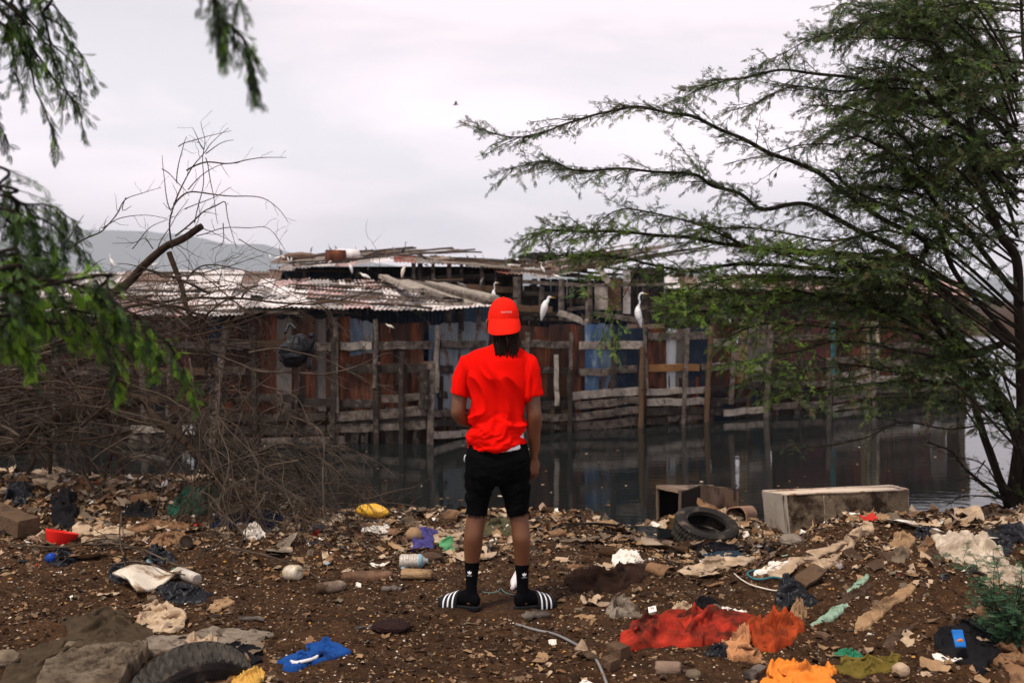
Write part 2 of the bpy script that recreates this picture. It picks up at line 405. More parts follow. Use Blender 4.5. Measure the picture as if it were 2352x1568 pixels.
M['s_white'] = mat('sheet_white', (0.3240, 0.3600, 0.3744), (0.4896, 0.5040, 0.5040), 4, .6, .3, 40, (1.4, 1, .4), c3=(.16, .09, .05), t3=.60, s3=4)
M['s_navy'] = mat('sheet_navy', (.006, .011, .022), (.020, .035, .060), 4, .6, .2, 40, c3=(.06, .03, .02), t3=.63, s3=4)
M['s_grey'] = mat('sheet_grey', (0.0720, 0.0648, 0.0612), (0.1728, 0.1584, 0.1440), 4, .7, .3, 40, (1.4, 1, .4), c3=(.12, .05, .03), t3=.58, s3=4)
M['s_ochre'] = mat('sheet_ochre', (0.2160, 0.1440, 0.0576), (0.2592, 0.2160, 0.1440), 4, .7, .3, 40, (1, 1, .4), c3=(.11, .04, .02), t3=.55, s3=4)
M['s_cream'] = mat('sheet_cream', (0.3600, 0.2880, 0.1600), (0.4960, 0.4320, 0.3040), 4, .7, .2, 40, c3=(.2, .12, .06), t3=.62, s3=4)
M['s_teal'] = mat('sheet_teal', (0.0216, 0.1224, 0.1368), (0.0720, 0.2016, 0.2160), 4, .7, .2, 40, c3=(.1, .05, .03), t3=.62, s3=4)
M['s_maroon'] = mat('sheet_maroon', (0.0504, 0.0158, 0.0187), (0.1224, 0.0432, 0.0468), 4, .8, .2, 40, (1, 1, .4), c3=(.03, .02, .02), t3=.58, s3=4)
M['w_grey'] = mat('weathered_wood', (0.0583, 0.0456, 0.0379), (0.1944, 0.1604, 0.1361), 7, .9, .7, 60, (1, 1, 1), c3=(.028, .021, .018), t3=.55, s3=8, w3=.1)
M['w_pale'] = mat('pale_wood', (0.18, 0.148, 0.118), (0.40, 0.355, 0.31), 7, .9, .6, 60, c3=(.08, .06, .045), t3=.60, s3=9)
M['w_dark'] = mat('dark_wet_wood', (0.0144, 0.0115, 0.0101), (0.0540, 0.0432, 0.0360), 7, .8, .7, 60, c3=(.16, .13, .11), t3=.66, s3=7)
M['w_brown'] = mat('brown_wood', (0.0648, 0.0360, 0.0216), (0.1440, 0.0936, 0.0576), 7, .9, .6, 60, c3=(.04, .025, .018), t3=.60, s3=7)
M['w_orange'] = mat('orange_wood', (0.2240, 0.1040, 0.0360), (0.3040, 0.1680, 0.0720), 7, .85, .5, 60, c3=(.10, .05, .03), t3=.60, s3=7)
M['r_white'] = mat('roof_whitish', (.60, .54, .53), (.82, .78, .78), 4, .65, .3, 40, (.4, 1.6, 1), c3=(.17, .11, .09), t3=.56, s3=3)
M['r_pink'] = mat('roof_pinkish', (.38, .23, .22), (.60, .48, .47), 5, .7, .3, 40, c3=(.18, .07, .05), t3=.55, s3=3.5)
M['r_grey'] = mat('roof_grey', (.18, .16, .155), (.40, .37, .36), 4, .7, .3, 40, c3=(.12, .06, .04), t3=.57, s3=3)
M['r_brown'] = mat('roof_brown', (.075, .045, .034), (.20, .13, .10), 4, .8, .3, 40, c3=(.30, .25, .22), t3=.60, s3=3)
M['r_red'] = mat('roof_red', (.20, .05, .035), (.36, .14, .11), 4, .7, .3, 40, c3=(.10, .05, .04), t3=.57, s3=3)

FX = [-900, -200, 300, 600, 985, 1040, 1313, 1471, 1623, 1761, 1901, 2052, 2213]
FD = [19.9, 19.8, 19.6, 19.6, 19.3, 20.2, 21.2, 21.9, 22.9, 23.9, 24.7, 26.6, 27.5]
def fD(x): return float(np.interp(x, FX, FD))
rng = random.Random(5)
fences = []
def new_fence(name, label, x0, x1):
    p = P((x0+x1)/2, 900, fD((x0+x1)/2)); p[2] = WATER
    t = thing(name, label, 'fence', p, 'patchwork fences along the water'); fences.append((x0, x1, t)); return t
new_fence('sheet_metal_fence', 'rusty sheet metal fence behind the fallen dead tree, far left section', -700, 560)
new_fence('sheet_metal_fence', 'rusty red sheet fence with grey rails between the dead tree and the man', 560, 1010)
new_fence('sheet_metal_fence', 'fence section with blue sheets and stacked grey bottom planks right of the man', 1010, 1476)
new_fence('sheet_metal_fence', 'fence section with corrugated rust, white and navy sheets under the tall white egret', 1476, 1760)
new_fence('sheet_metal_fence', 'farthest fence section of rust, teal and cream sheets behind the leafy tree', 1760, 2300)
def fence_of(x):
    for a, b, t in fences:
        if a <= x < b: return t
    return fences[-1][2]
def corrugated(mb, A, B, C, D_, amp=.010, per=.076, m=0, nv=3, jag=.0, seed=0, thick=True):
    "sheet with corners A,B (one edge) and D,C (opposite edge); waves run across A->B"
    A, B, C, D_ = [np.asarray(q, float) for q in (A, B, C, D_)]
    L = np.linalg.norm(B-A); nu = max(3, int(L/per*4)) if amp > 0 else 8
    u = np.linspace(0, 1, nu); v = np.linspace(0, 1, nv)
    n = np.cross(B-A, D_-A); n /= np.linalg.norm(n)
    U, Vv = np.meshgrid(u, v, indexing='ij')
    Pt = (A[None, None]*((1-U)*(1-Vv))[..., None]+B[None, None]*(U*(1-Vv))[..., None]+C[None, None]*(U*Vv)[..., None]+D_[None, None]*((1-U)*Vv)[..., None])
    w = amp*np.sin(U*L/per*2*math.pi)+.015*(vn(U*3*L+seed, Vv*3, 0, seed)-.5)*2
    Pt = Pt+n*w[..., None]
    if jag:
        Pt[:, 0] += (D_-A)/np.linalg.norm(D_-A)*(jag*(vn(u*L*9, seed*3.3, 0, seed)-.3))[:, None]
        Pt[:, -1] -= (D_-A)/np.linalg.norm(D_-A)*(jag*(vn(u*L*7, seed*1.3, 0, seed+1)-.3))[:, None]
    mb.grid(Pt.reshape(-1, 3), nu, nv, m)
    if thick:
        mb.grid((Pt-n*.003).reshape(-1, 3)[:, :], nu, nv, m)
def fsheet(x0, x1, yt, yb, mk, corr=False, off=0.0):
    mb = MB(); s = rng.randint(0, 999)
    a = P(x0, yt, fD(x0)+off); b = P(x1, yt+rng.uniform(-3, 3), fD(x1)+off); c = P(x1, yb, fD(x1)+off); d = P(x0, yb, fD(x0)+off)
    corrugated(mb, a, b, c, d, .010 if corr else .004, .076, jag=.05, seed=s, nv=6)
    part('metal_sheet', mb, M[mk], fence_of((x0+x1)/2))
sh = []
def S4(x0, x1, t, b, mk, corr=False): sh.append((c4(x0, t)[0], c4(x1, t)[0], c4(x0, t)[1], c4(x0, b)[1], mk, corr))
def S5(x0, x1, t, b, mk, corr=False): sh.append((c5(x0, t)[0], c5(x1, t)[0], c5(x0, t)[1], c5(x0, b)[1], mk, corr))
def S6(x0, x1, t, b, mk, corr=False): sh.append((c6(x0, t)[0], c6(x1, t)[0], c6(x0, t)[1], c6(x0, b)[1], mk, corr))
for a in [(-60, 60, 590, 1200, 's_brown'), (60, 170, 570, 1190, 's_rust'), (168, 262, 585, 1190, 's_grey'), (260, 352, 575, 1180, 's_brown'), (350, 415, 570, 1180, 's_rust', True), (412, 478, 585, 1170, 's_grey', True), (475, 556, 590, 1150, 's_brown'),
          (553, 632, 575, 1160, 's_rust'), (628, 700, 590, 820, 's_blue'), (700, 772, 600, 830, 's_greyblue'), (628, 772, 800, 1180, 's_rust', True), (815, 900, 605, 1150, 's_rust'), (898, 1000, 612, 1150, 's_brown'), (995, 1088, 612, 1090, 's_rust', True),
          (1118, 1180, 620, 1160, 's_blue'), (1178, 1296, 640, 1160, 's_blue'), (1294, 1345, 625, 1170, 's_rust'), (1340, 1500, 640, 1180, 's_greyblue')]: S4(*a)
sh.append((1010, 1120, 740, 940, 's_greyblue', False)); sh.append((1118, 1195, 745, 940, 's_brown', False))
for a in [(130, 240, 700, 1200, 's_brown', True), (238, 350, 705, 1200, 's_rust', True), (346, 480, 684, 1200, 's_brown'), (478, 592, 690, 1180, 's_rust'), (590, 690, 690, 1160, 's_deepblue'), (686, 786, 684, 1150, 's_blue'), (783, 880, 700, 1130, 's_navy', True), (876, 1032, 720, 1130, 's_navy'),
          (1030, 1160, 715, 1130, 's_rust', True), (1158, 1230, 712, 1130, 's_white'), (1228, 1310, 720, 1130, 's_grey'), (1308, 1450, 705, 1140, 's_navy'), (1470, 1560, 690, 1190, 's_brown'), (1556, 1640, 672, 1190, 's_rust', True)]: S5(*a)
for a in [(895, 960, 370, 900, 's_ochre'), (955, 1110, 385, 880, 's_grey'), (1150, 1290, 365, 900, 's_brown'), (1288, 1410, 350, 900, 's_maroon', True), (1408, 1560, 350, 880, 's_maroon'), (1558, 1610, 360, 860, 's_rust'), (1608, 1650, 355, 850, 's_teal'), (1648, 1760, 350, 850, 's_brown', True), (1758, 1850, 350, 840, 's_rust'),
          (1846, 1900, 350, 840, 's_ochre'), (1898, 1992, 345, 800, 's_cream'), (1990, 2110, 370, 800, 's_rust', True), (2108, 2240, 380, 800, 's_brown'), (2238, 2400, 380, 800, 's_maroon'), (2398, 2520, 385, 800, 's_grey', True), (2518, 2655, 385, 820, 's_brown')]: S6(*a)
x = -560
while x < 552:
    w = rng.uniform(26, 44); sh.append((x, x+w+1, 736+rng.uniform(-10, 8), 955, rng.choice(['s_brown', 's_rust', 's_brown', 's_maroon', 's_grey', 's_navy', 's_brown']), rng.random() < .5)); x += w
for i, (x0, x1, yt, yb, mk, corr) in enumerate(sh): fsheet(x0, x1, yt, yb, mk, corr, .03*(i % 2))

rails = []
for cf, L_ in ((c5, [(150, 828, 490, 832, 50, 'w_grey'), (550, 838, 1000, 835, 55, 'w_pale'), (1030, 775, 1460, 772, 50, 'w_grey'), (1480, 818, 1600, 820, 50, 'w_pale'),
   (280, 1010, 480, 1020, 45, 'w_dark'), (548, 1025, 770, 1022, 50, 'w_grey'), (800, 1010, 960, 1000, 50, 'w_grey'), (1030, 1000, 1390, 990, 50, 'w_orange'), (1400, 990, 1660, 985, 45, 'w_grey'),
   (500, 1190, 970, 1150, 55, 'w_pale'), (510, 1260, 980, 1215, 50, 'w_grey'), (520, 1340, 985, 1285, 50, 'w_grey'), (510, 1405, 980, 1365, 60, 'w_grey'), (1015, 1160, 1440, 1150, 45, 'w_pale'), (1020, 1235, 1440, 1225, 50, 'w_pale'),
   (200, 1260, 540, 1245, 55, 'w_dark'), (160, 1345, 540, 1335, 50, 'w_grey'), (1470, 1225, 1742, 1210, 40, 'w_dark'), (1160, 1350, 1420, 1335, 40, 'w_grey'), (1010, 1370, 1150, 1365, 40, 'w_dark'), (1010, 1300, 1430, 1295, 50, 'w_dark'), (200, 1410, 480, 1405, 40, 'w_dark')]),
  (c6, [(880, 520, 1110, 500, 55, 'w_grey'), (1150, 500, 1300, 495, 50, 'w_grey'), (1290, 490, 1620, 485, 45, 'w_grey'), (670, 715, 850, 710, 50, 'w_pale'), (860, 720, 1080, 735, 40, 'w_pale'), (1150, 715, 1400, 700, 60, 'w_dark'), (1410, 690, 1560, 680, 50, 'w_dark'), (1610, 675, 1850, 665, 50, 'w_grey'),
   (665, 890, 830, 890, 45, 'w_dark'), (840, 880, 1080, 860, 50, 'w_dark'), (770, 1085, 1110, 1045, 50, 'w_pale'), (1150, 940, 1600, 930, 55, 'w_dark'), (1150, 1030, 1580, 1010, 50, 'w_grey'), (1620, 800, 1900, 750, 40, 'w_pale'), (1620, 860, 1930, 830, 50, 'w_pale'), (1620, 915, 1930, 885, 45, 'w_grey'), (1620, 980, 1930, 930, 50, 'w_grey'), (1620, 1045, 1900, 1005, 40, 'w_pale'), (1150, 790, 1400, 780, 50, 'w_dark'), (1150, 860, 1580, 850, 40, 'w_grey'),
   (1900, 560, 2400, 545, 45, 'w_grey'), (1940, 700, 2500, 680, 45, 'w_grey'), (1940, 820, 2600, 800, 50, 'w_pale'), (1940, 900, 2600, 880, 50, 'w_grey'), (1940, 970, 2640, 945, 45, 'w_dark'), (660, 1010, 760, 1000, 50, 'w_dark'), (660, 1070, 1100, 1085, 60, 'w_dark')]),
  (c4, [(40, 745, 250, 735, 45, 'w_brown'), (390, 765, 550, 765, 50, 'w_grey'), (560, 760, 770, 755, 50, 'w_pale'), (800, 755, 1150, 750, 50, 'w_grey'), (1190, 745, 1480, 745, 45, 'w_grey'), (600, 905, 780, 900, 55, 'w_dark'), (800, 905, 1110, 890, 55, 'w_dark'), (1180, 905, 1290, 905, 50, 'w_dark'), (50, 1085, 260, 1095, 40, 'w_brown'), (290, 1120, 560, 1110, 55, 'w_dark'),
   (820, 1095, 1120, 1070, 45, 'w_grey'), (560, 1120, 780, 1115, 50, 'w_dark'), (0, 1220, 480, 1195, 45, 'w_dark'), (490, 1205, 1110, 1165, 60, 'w_grey'), (50, 1280, 480, 1285, 60, 'w_dark'), (480, 1280, 1110, 1250, 55, 'w_grey'), (0, 1365, 600, 1345, 45, 'w_grey'), (1140, 1180, 1290, 1175, 45, 'w_grey'), (1130, 1240, 1380, 1245, 45, 'w_dark'), (1135, 1315, 1385, 1305, 45, 'w_pale'), (1180, 1060, 1290, 1070, 40, 'w_dark'), (640, 1235, 1100, 1215, 30, 'w_dark'), (1380, 1190, 1620, 1180, 45, 'w_dark'), (1380, 1255, 1620, 1250, 45, 'w_grey')])):
    for (x1, y1, x2, y2, h, mk) in L_:
        a = cf(x1, y1); b = cf(x2, y2); k = (cf(0, 1)[1]-cf(0, 0)[1]); rails.append((*a, *b, h*k, mk))
for yy, mk in ((793, 'w_grey'), (850, 'w_brown'), (914, 'w_brown'), (958, 'w_dark'), (985, 'w_dark'), (1012, 'w_grey')):
    x = -540
    while x < 560:
        w = rng.uniform(90, 190); rails.append((x, yy+rng.uniform(-3, 3), x+w, yy+rng.uniform(-4, 4), rng.uniform(15, 20), rng.choice([mk, 'w_grey', 'w_dark']))); x += w+rng.uniform(0, 16)
# rails and planks in front of the sheets; added dark backing comes further down
for i, (x1, y1, x2, y2, h, mk) in enumerate(rails):
    mb = MB(); o = -.10-.03*(i % 3)
    D1, D2 = fD(x1)+o, fD(x2)+o; mb.bar(P(x1, y1, D1), P(x2, y2, D2), .05, h/FPX*D1, 0, warp=.022, seed=i, n=14)
    part('rail', mb, M[mk], fence_of((x1+x2)/2))
posts = []
for (x, t, b, w, xb, mk) in [(540, 575, 1180, 28, 545, 'w_grey'), (790, 590, 1020, 30, 785, 'w_grey'), (785, 880, 1370, 35, 790, 'w_dark'), (945, 790, 1360, 28, 955, 'w_dark'), (1178, 630, 1050, 32, 1165, 'w_pale'), (1315, 650, 900, 25, 1312, 'w_grey'), (1140, 850, 1390, 40, 1130, 'w_grey'), (310, 890, 1390, 20, 280, 'w_dark'), (30, 640, 1390, 30, 30, 'w_dark'), (520, 700, 1390, 34, 515, 'w_dark'), (1095, 900, 1150, 60, 1095, 'w_dark')]:
    posts.append((*c4(x, t), *c4(xb, b), w*.3662, mk))
for (x, t, b, w, xb, mk) in [(187, 745, 1430, 32, 180, 'w_grey'), (495, 745, 1010, 25, 490, 'w_grey'), (485, 1015, 1450, 35, 490, 'w_dark'), (385, 900, 1260, 32, 405, 'w_pale'), (790, 760, 1130, 34, 785, 'w_dark'), (990, 850, 1430, 38, 985, 'w_brown'), (1017, 720, 1140, 25, 1017, 'w_grey'), (1312, 715, 1400, 28, 1272, 'w_grey'), (1476, 700, 1380, 38, 1436, 'w_brown'), (1642, 745, 1250, 32, 1605, 'w_grey')]:
    posts.append((*c5(x, t), *c5(xb, b), w*.3296, mk))
for (x, t, b, w, xb, mk) in [(1145, 370, 1120, 40, 1105, 'w_grey'), (1595, 650, 1090, 42, 1600, 'w_grey'), (1385, 660, 1060, 22, 1380, 'w_dark'), (1950, 420, 1050, 36, 1945, 'w_grey'), (2240, 420, 1030, 34, 2240, 'w_dark'), (2640, 420, 1030, 40, 2640, 'w_grey')]:
    posts.append((*c6(x, t), *c6(xb, b), w*.2930, mk))
for x in range(-540, 560, 95): posts.append((x+rng.uniform(-20, 20), 730+rng.uniform(-15, 20), x+rng.uniform(-25, 25), 1030, rng.uniform(11, 17), rng.choice(['w_dark', 'w_grey', 'w_dark'])))
for i, (xt, yt, xb, yb, w, mk) in enumerate(posts):
    mb = MB(); D0 = fD(xb)-.20-.02*(i % 2); a = P(xt, yt, D0); b = P(xb, yb, D0); r = w/2/FPX*D0
    b[2] = min(b[2], WATER-.05) if yb > 985 or (xb > 1300 and yb > 950) else b[2]
    t = np.linspace(0, 1, 10)[:, None]; pts = a*(1-t)+b*t
    pts[:, 0] += .025*(vn(np.linspace(0, 4, 10), i*3.7, 0, 4)-.5)*2
    if i % 3 == 1: mb.tube(pts, r*(1+.25*(vn(np.linspace(0, 9, 10), i, 0, 8)-.5)), 8)
    else: mb.bar(pts[0], pts[-1], r*1.4, r*2, warp=.014, seed=i, n=12, up=(1, 0, 0))
    part('post', mb, M[mk], fence_of(xb))
# short broken board ends under the rails, standing in the water
for i in range(110):
    xb = rng.uniform(560, 2150); yw = HYP+(H-WATER)*FPX/fD(xb); D0 = fD(xb)-.02-.03*rng.random()
    mb = MB(); hh = rng.uniform(.25, .75); w = rng.uniform(.06, .16); a = P(xb, yw, D0); a[2] = WATER-.1; b = a+np.array([rng.uniform(-.04, .04), 0, hh+.1])
    mb.bar(a, b, .03, w, warp=.015, seed=i, n=5, up=(1, 0, 0))
    part('board', mb, M[rng.choice(['w_dark', 'w_dark', 'w_grey', 'w_brown'])], fence_of(xb))
# dark backing added behind the planks so the gaps show no bright sky
x = 470
while x < 2213:
    w = rng.uniform(16, 34); D0 = fD(x+w/2)+.06+.02*rng.random(); a = P(x+w/2, 872, D0); b = a.copy(); b[2] = WATER-.15; a[2] += rng.uniform(0, .12)
    mb = MB(); mb.bar(b, a, .03, w/FPX*D0*1.03, warp=.010, seed=int(x), n=6, up=(1, 0, 0)); part('dark_backing', mb, M[rng.choice(['w_dark', 's_brown', 's_navy', 's_brown', 's_rust'])], fence_of(min(x+w/2, 2290))); x += w
x = -540
while x < 470:
    w = rng.uniform(16, 34); D0 = fD(x+w/2)+.06
    if rng.random() < .72:
        a = P(x+w/2, 950, D0); b = a.copy(); b[2] = WATER-.15; mb = MB(); mb.bar(b, a, .03, w/FPX*D0*1.03, warp=.010, seed=int(x)+900, n=6, up=(1, 0, 0)); part('dark_backing', mb, M['w_dark'], fence_of(x+w/2))
    x += w
# pale boards standing in for sky reflections on the water, far left section
for (x0, x1, y, h, mk) in [(300, 395, 985, 16, 'w_pale'), (418, 450, 987, 20, 's_white'), (215, 305, 1050, 14, 's_white'), (330, 400, 1025, 13, 's_cream'), (345, 460, 1068, 34, 's_greyblue'), (525, 560, 1050, 12, 's_white'), (30, 120, 1065, 10, 'w_pale')]:
    mb = MB(); D0 = fD(x0)-.26; mb.bar(P(x0, y, D0), P(x1, y, D0), .03, h/FPX*D0, warp=.02, seed=int(x0), n=8); part('reflection_board', mb, M[mk], fences[0][2])

# ================================================================ sheds behind the fence
def quad_pt(Q, u, v):
    A, B, C, D_ = Q; return A*(1-u)*(1-v)+B*u*(1-v)+C*u*v+D_*(1-u)*v
def roof(t, Q4, cols, rows, mats, seed, jag=.10, battens=0, junk=0, overl=.03):
    "Q4: eave-left, eave-right, back-right, back-left as (x, y, D)"
    Q = [P(*q) for q in Q4]; r = random.Random(seed); n = np.cross(Q[1]-Q[0], Q[3]-Q[0]); n /= np.linalg.norm(n)
    if n[2] < 0: n = -n
    for j in range(rows):
        cuts = [0]+sorted([(i+r.uniform(-.25, .25))/cols for i in range(1, cols)])+[1]
        for i in range(cols):
            u0, u1 = cuts[i], cuts[i+1]; v0, v1 = j/rows, (j+1)/rows+.04
            mb = MB(); lift = n*(.012*((i+j) % 3)+.02*j+r.uniform(0, .02))
            a = quad_pt(Q, max(0, u0-.01), v0-r.uniform(0, .06)); b = quad_pt(Q, min(1, u1+.01), v0-r.uniform(0, .06)); c = quad_pt(Q, min(1, u1+.01), min(v1, 1)); d = quad_pt(Q, max(u0-.01, 0), min(v1, 1))
            corrugated(mb, a+lift, b+lift, c+lift, d+lift, .016, .09, nv=5, jag=jag, seed=seed+i*7+j*13)
            part('roof_sheet', mb, M[r.choice(mats)], t)
    for i in range(battens):
        u, v = r.random(), r.random(); a = quad_pt(Q, u, v)+n*.07; L = r.uniform(.8, 2.6); d = (Q[1]-Q[0])/np.linalg.norm(Q[1]-Q[0])*math.cos(.4*r.uniform(-1, 1))+(Q[3]-Q[0])/np.linalg.norm(Q[3]-Q[0])*r.uniform(-.5, .5)
        mb = MB(); mb.bar(a, a+d*L, r.uniform(.06, .14), .04, warp=.02, seed=i, n=6); part('batten', mb, M[r.choice(['w_grey', 'w_pale', 'w_dark', 'w_brown'])], t)
    for i in range(junk):
        u, v = r.random(), r.random(); a = quad_pt(Q, u, v)+n*.06; mb = MB(); s = r.uniform(.15, .5)
        e1 = np.array([math.cos(i), math.sin(i), r.uniform(-.1, .3)])*s; e2 = np.array([-math.sin(i), math.cos(i), r.uniform(0, .3)])*s*.6
        corrugated(mb, a, a+e1, a+e1+e2, a+e2, .01, .08, nv=4, jag=.06, seed=i); part('scrap_sheet', mb, M[r.choice(['r_white', 'r_grey', 'r_brown', 'w_brown'])], t)
def beam(t, x1, y1, D1, x2, y2, D2, w, mk, name='beam', th=.07):
    mb = MB(); mb.bar(P(x1, y1, D1), P(x2, y2, D2), th, w/FPX*D1, warp=.02, seed=int(x1+y1), n=8, up=(0, 0, 1) if abs(x2-x1) > abs(y2-y1) else (1, 0, 0)); part(name, mb, M[mk], t)
def pst(t, x, yt, yb, D, w, mk): 
    mb = MB(); a = P(x, yt, D); b = P(x+rng.uniform(-2, 2), yb, D); tt = np.linspace(0, 1, 7)[:, None]
    mb.tube(a*(1-tt)+b*tt, w/2/FPX*D*(1+.15*(vn(np.linspace(0, 5, 7), x, 0, 2)-.5)), 8); part('post', mb, M[mk], t)

def gloc(x, D): p = P(x, 689, D); p[2] = -.45; return p
sA = thing('shed', 'low shed with whitish corrugated roof behind the dead tree at left', 'shed', gloc(300, 21), 'shacks behind the fence')
roof(sA, [(-500, 722, 19.2), (560, 724, 19.2), (600, 655, 23.2), (-450, 655, 23.2)], 18, 2, ['r_white', 'r_grey', 'r_white', 'r_pink', 'r_white'], 11, battens=18, junk=12)
roof(sA, [(-500, 662, 23.4), (640, 655, 23.4), (650, 622, 28), (-450, 632, 28)], 10, 1, ['r_grey', 'r_brown', 'r_white', 'r_brown'], 13, battens=14, junk=8)
for i in range(12):
    mb = MB(); x0 = -560+i*98; corrugated(mb, P(x0, 715, 23.6), P(x0+99, 715, 23.6), P(x0+99, 800, 23.6), P(x0, 800, 23.6), .01, .09, seed=i); part('wall_sheet', mb, M['s_brown'], sA)
sB = thing('shed', 'shed with pinkish rusted corrugated roof left of the man', 'shed', gloc(850, 21), 'shacks behind the fence')
roof(sB, [(560, 706, 19.15), (995, 712, 19.15), (935, 651, 23), (600, 647, 23)], 9, 3, ['r_pink', 'r_white', 'r_grey', 'r_white', 'r_pink', 'r_white'], 21, jag=.16, battens=16, junk=12)
roof(sB, [(985, 712, 19.15), (1134, 706, 19.4), (1012, 656, 23), (930, 651, 23)], 4, 1, ['r_white', 'r_grey', 'r_white'], 23, jag=.16, battens=0, junk=4)
for i, (xa, ya, xb, yb) in enumerate([(926, 650, 1085, 706), (950, 652, 1128, 700), (985, 654, 1136, 693), (1010, 656, 1140, 690), (930, 662, 1040, 700), (880, 640, 960, 672)]):
    beam(sB, xa, ya-4, 22.5, xb, yb-5, 19.6, 9, ['w_pale', 'w_grey', 'w_pale', 'w_pale', 'w_grey', 'w_pale'][i], 'roof_board', .22)
for i in range(6):
    mb = MB(); x0 = 560+i*97; corrugated(mb, P(x0, 690, 22.9), P(x0+98, 690, 22.9), P(x0+98, 830, 22.9), P(x0, 830, 22.9), .01, .09, seed=i+40); part('wall_sheet', mb, M['s_navy'], sB)
pst(sB, 1030, 708, 760, 19.9, 14, 'w_grey'); pst(sB, 1056, 708, 760, 20.1, 22, 'w_dark'); pst(sB, 1100, 708, 760, 20.0, 12, 'w_grey'); pst(sB, 700, 708, 760, 20.0, 12, 'w_dark')
sC = thing('shed', 'open sided shack with thin red edged roof above and behind the egret perch', 'shed', gloc(950, 25), 'shacks behind the fence')
roof(sC, [(640, 622, 24), (905, 601, 24), (905, 586, 28), (650, 603, 28)], 6, 1, ['r_white', 'r_grey', 'r_pink', 'r_white'], 31, battens=16, junk=10)
roof(sC, [(905, 601, 24), (1170, 620, 24), (1165, 606, 28), (905, 586, 28)], 5, 1, ['r_red', 'r_grey', 'r_brown'], 33, battens=18, junk=8)
roof(sC, [(620, 606, 28.2), (920, 590, 28.2), (920, 578, 31), (640, 590, 31)], 6, 1, ['r_brown', 'r_brown', 'r_grey'], 35, battens=22, junk=12)
for x, w, mk in [(700, 10, 'w_dark'), (820, 10, 'w_dark'), (950, 10, 'w_grey'), (965, 12, 'w_dark'), (995, 8, 'w_grey'), (1032, 10, 'w_grey'), (1060, 8, 'w_dark'), (1107, 9, 'w_grey'), (1140, 9, 'w_grey')]: pst(sC, x, 604 if x > 900 else 616, 720, 24.2, w, mk)
beam(sC, 985, 656, 24, 1180, 666, 24, 14, 'w_brown'); beam(sC, 985, 640, 24.6, 1150, 640, 24.6, 8, 'w_dark'); beam(sC, 900, 640, 25, 1180, 630, 25, 7, 'w_grey')
for i in range(7):
    mb = MB(); x0 = 640+i*80; corrugated(mb, P(x0, 612, 27.5), P(x0+81, 612, 27.5), P(x0+81, 760, 27.5), P(x0, 760, 27.5), .01, .09, seed=i+60); part('wall_sheet', mb, M['s_navy'] if i < 4 else M['w_dark'], sC)
sD = thing('shed', 'tall broken shed with sagging brown roof and dark boarded side, right of centre', 'shed', gloc(1350, 25), 'shacks behind the fence')
roof(sD, [(1140, 626, 23.6), (1262, 638, 23.6), (1262, 598, 28), (1148, 607, 28)], 4, 1, ['r_brown', 'r_grey', 'r_red'], 41, jag=.14, battens=22, junk=10)
roof(sD, [(1258, 638, 23.6), (1440, 604, 23.6), (1446, 590, 28), (1258, 594, 28)], 5, 1, ['r_brown', 'r_brown', 'r_grey'], 43, jag=.14, battens=30, junk=12)
for x, yt, yb, D, w, mk in [(1188, 636, 706, 23.2, 19, 'w_grey'), (1244, 658, 706, 23.1, 12, 'w_grey'), (1228, 640, 710, 23.8, 12, 'w_dark'), (1290, 640, 735, 22.9, 13, 'w_grey'), (1350, 690, 748, 22.8, 12, 'w_grey'), (1521, 606, 740, 23.8, 9, 'w_dark'), (1312, 660, 735, 23.4, 8, 'w_dark'), (1354, 630, 690, 23.7, 8, 'w_grey'), (1484, 660, 745, 23.4, 10, 'w_dark'), (1410, 625, 680, 23.4, 9, 'w_grey'), (1355, 650, 740, 23.1, 12, 'w_grey')]: pst(sD, x, yt, yb, D, w, mk)
for (x1, y1, x2, y2, D, w, mk) in [(1198, 647, 1330, 655, 23, 9, 'w_grey'), (1295, 655, 1557, 653, 22.8, 7, 'w_grey'), (1190, 672, 1300, 678, 23.3, 10, 'w_dark'), (1280, 716, 1350, 741, 22.6, 14, 'w_pale'), (1160, 705, 1270, 712, 22.7, 14, 'w_brown'), (1190, 720, 1290, 722, 22.9, 10, 'w_dark'), (1374, 612, 1398, 650, 23.2, 14, 'w_pale'), (1365, 720, 1480, 738, 22.9, 12, 'w_grey'), (1440, 620, 1520, 630, 23.6, 6, 'w_grey'), (1300, 690, 1350, 694, 23.5, 12, 'w_dark'), (1200, 730, 1380, 738, 23, 8, 'w_grey'), (1470, 706, 1530, 715, 23.2, 10, 'w_grey'), (1300, 712, 1360, 706, 23.3, 8, 'w_grey')]: beam(sD, x1, y1, D, x2, y2, D, w, mk)
for (x0, x1, y0, y1, D, mk) in [(1366, 1396, 660, 712, 23.3, 'w_pale'), (1396, 1426, 642, 714, 23.35, 'w_brown'), (1431, 1448, 616, 721, 23.3, 'r_grey'), (1440, 1525, 613, 745, 23.9, 'w_dark'), (1140, 1240, 655, 760, 24.6, 'w_dark'), (1240, 1440, 640, 760, 25.2, 's_navy')]:
    n_ = max(1, int((x1-x0)/12)) if mk in ('w_dark', 's_navy') else 1
    for i in range(n_):
        a, b = x0+(x1-x0)*i/n_, x0+(x1-x0)*(i+1)/n_
        mb = MB(); mb.bar(P((a+b)/2, y0+rng.uniform(-3, 3), D+.02*(i % 2)), P((a+b)/2, y1, D+.02*(i % 2)), .03, (b-a)/FPX*D, warp=.012, seed=int(a), n=5, up=(1, 0, 0)); part('wall_board', mb, M[mk], sD)
sE = thing('shed', 'long low shed with pale grey sheet roof seen through the leafy tree', 'shed', gloc(1850, 27), 'shacks behind the fence')
roof(sE, [(1530, 662, 24.2), (1760, 664, 25.2), (1740, 640, 29), (1526, 634, 28)], 6, 1, ['r_grey', 'r_grey', 'r_brown', 'r_white'], 51, battens=8, junk=5)
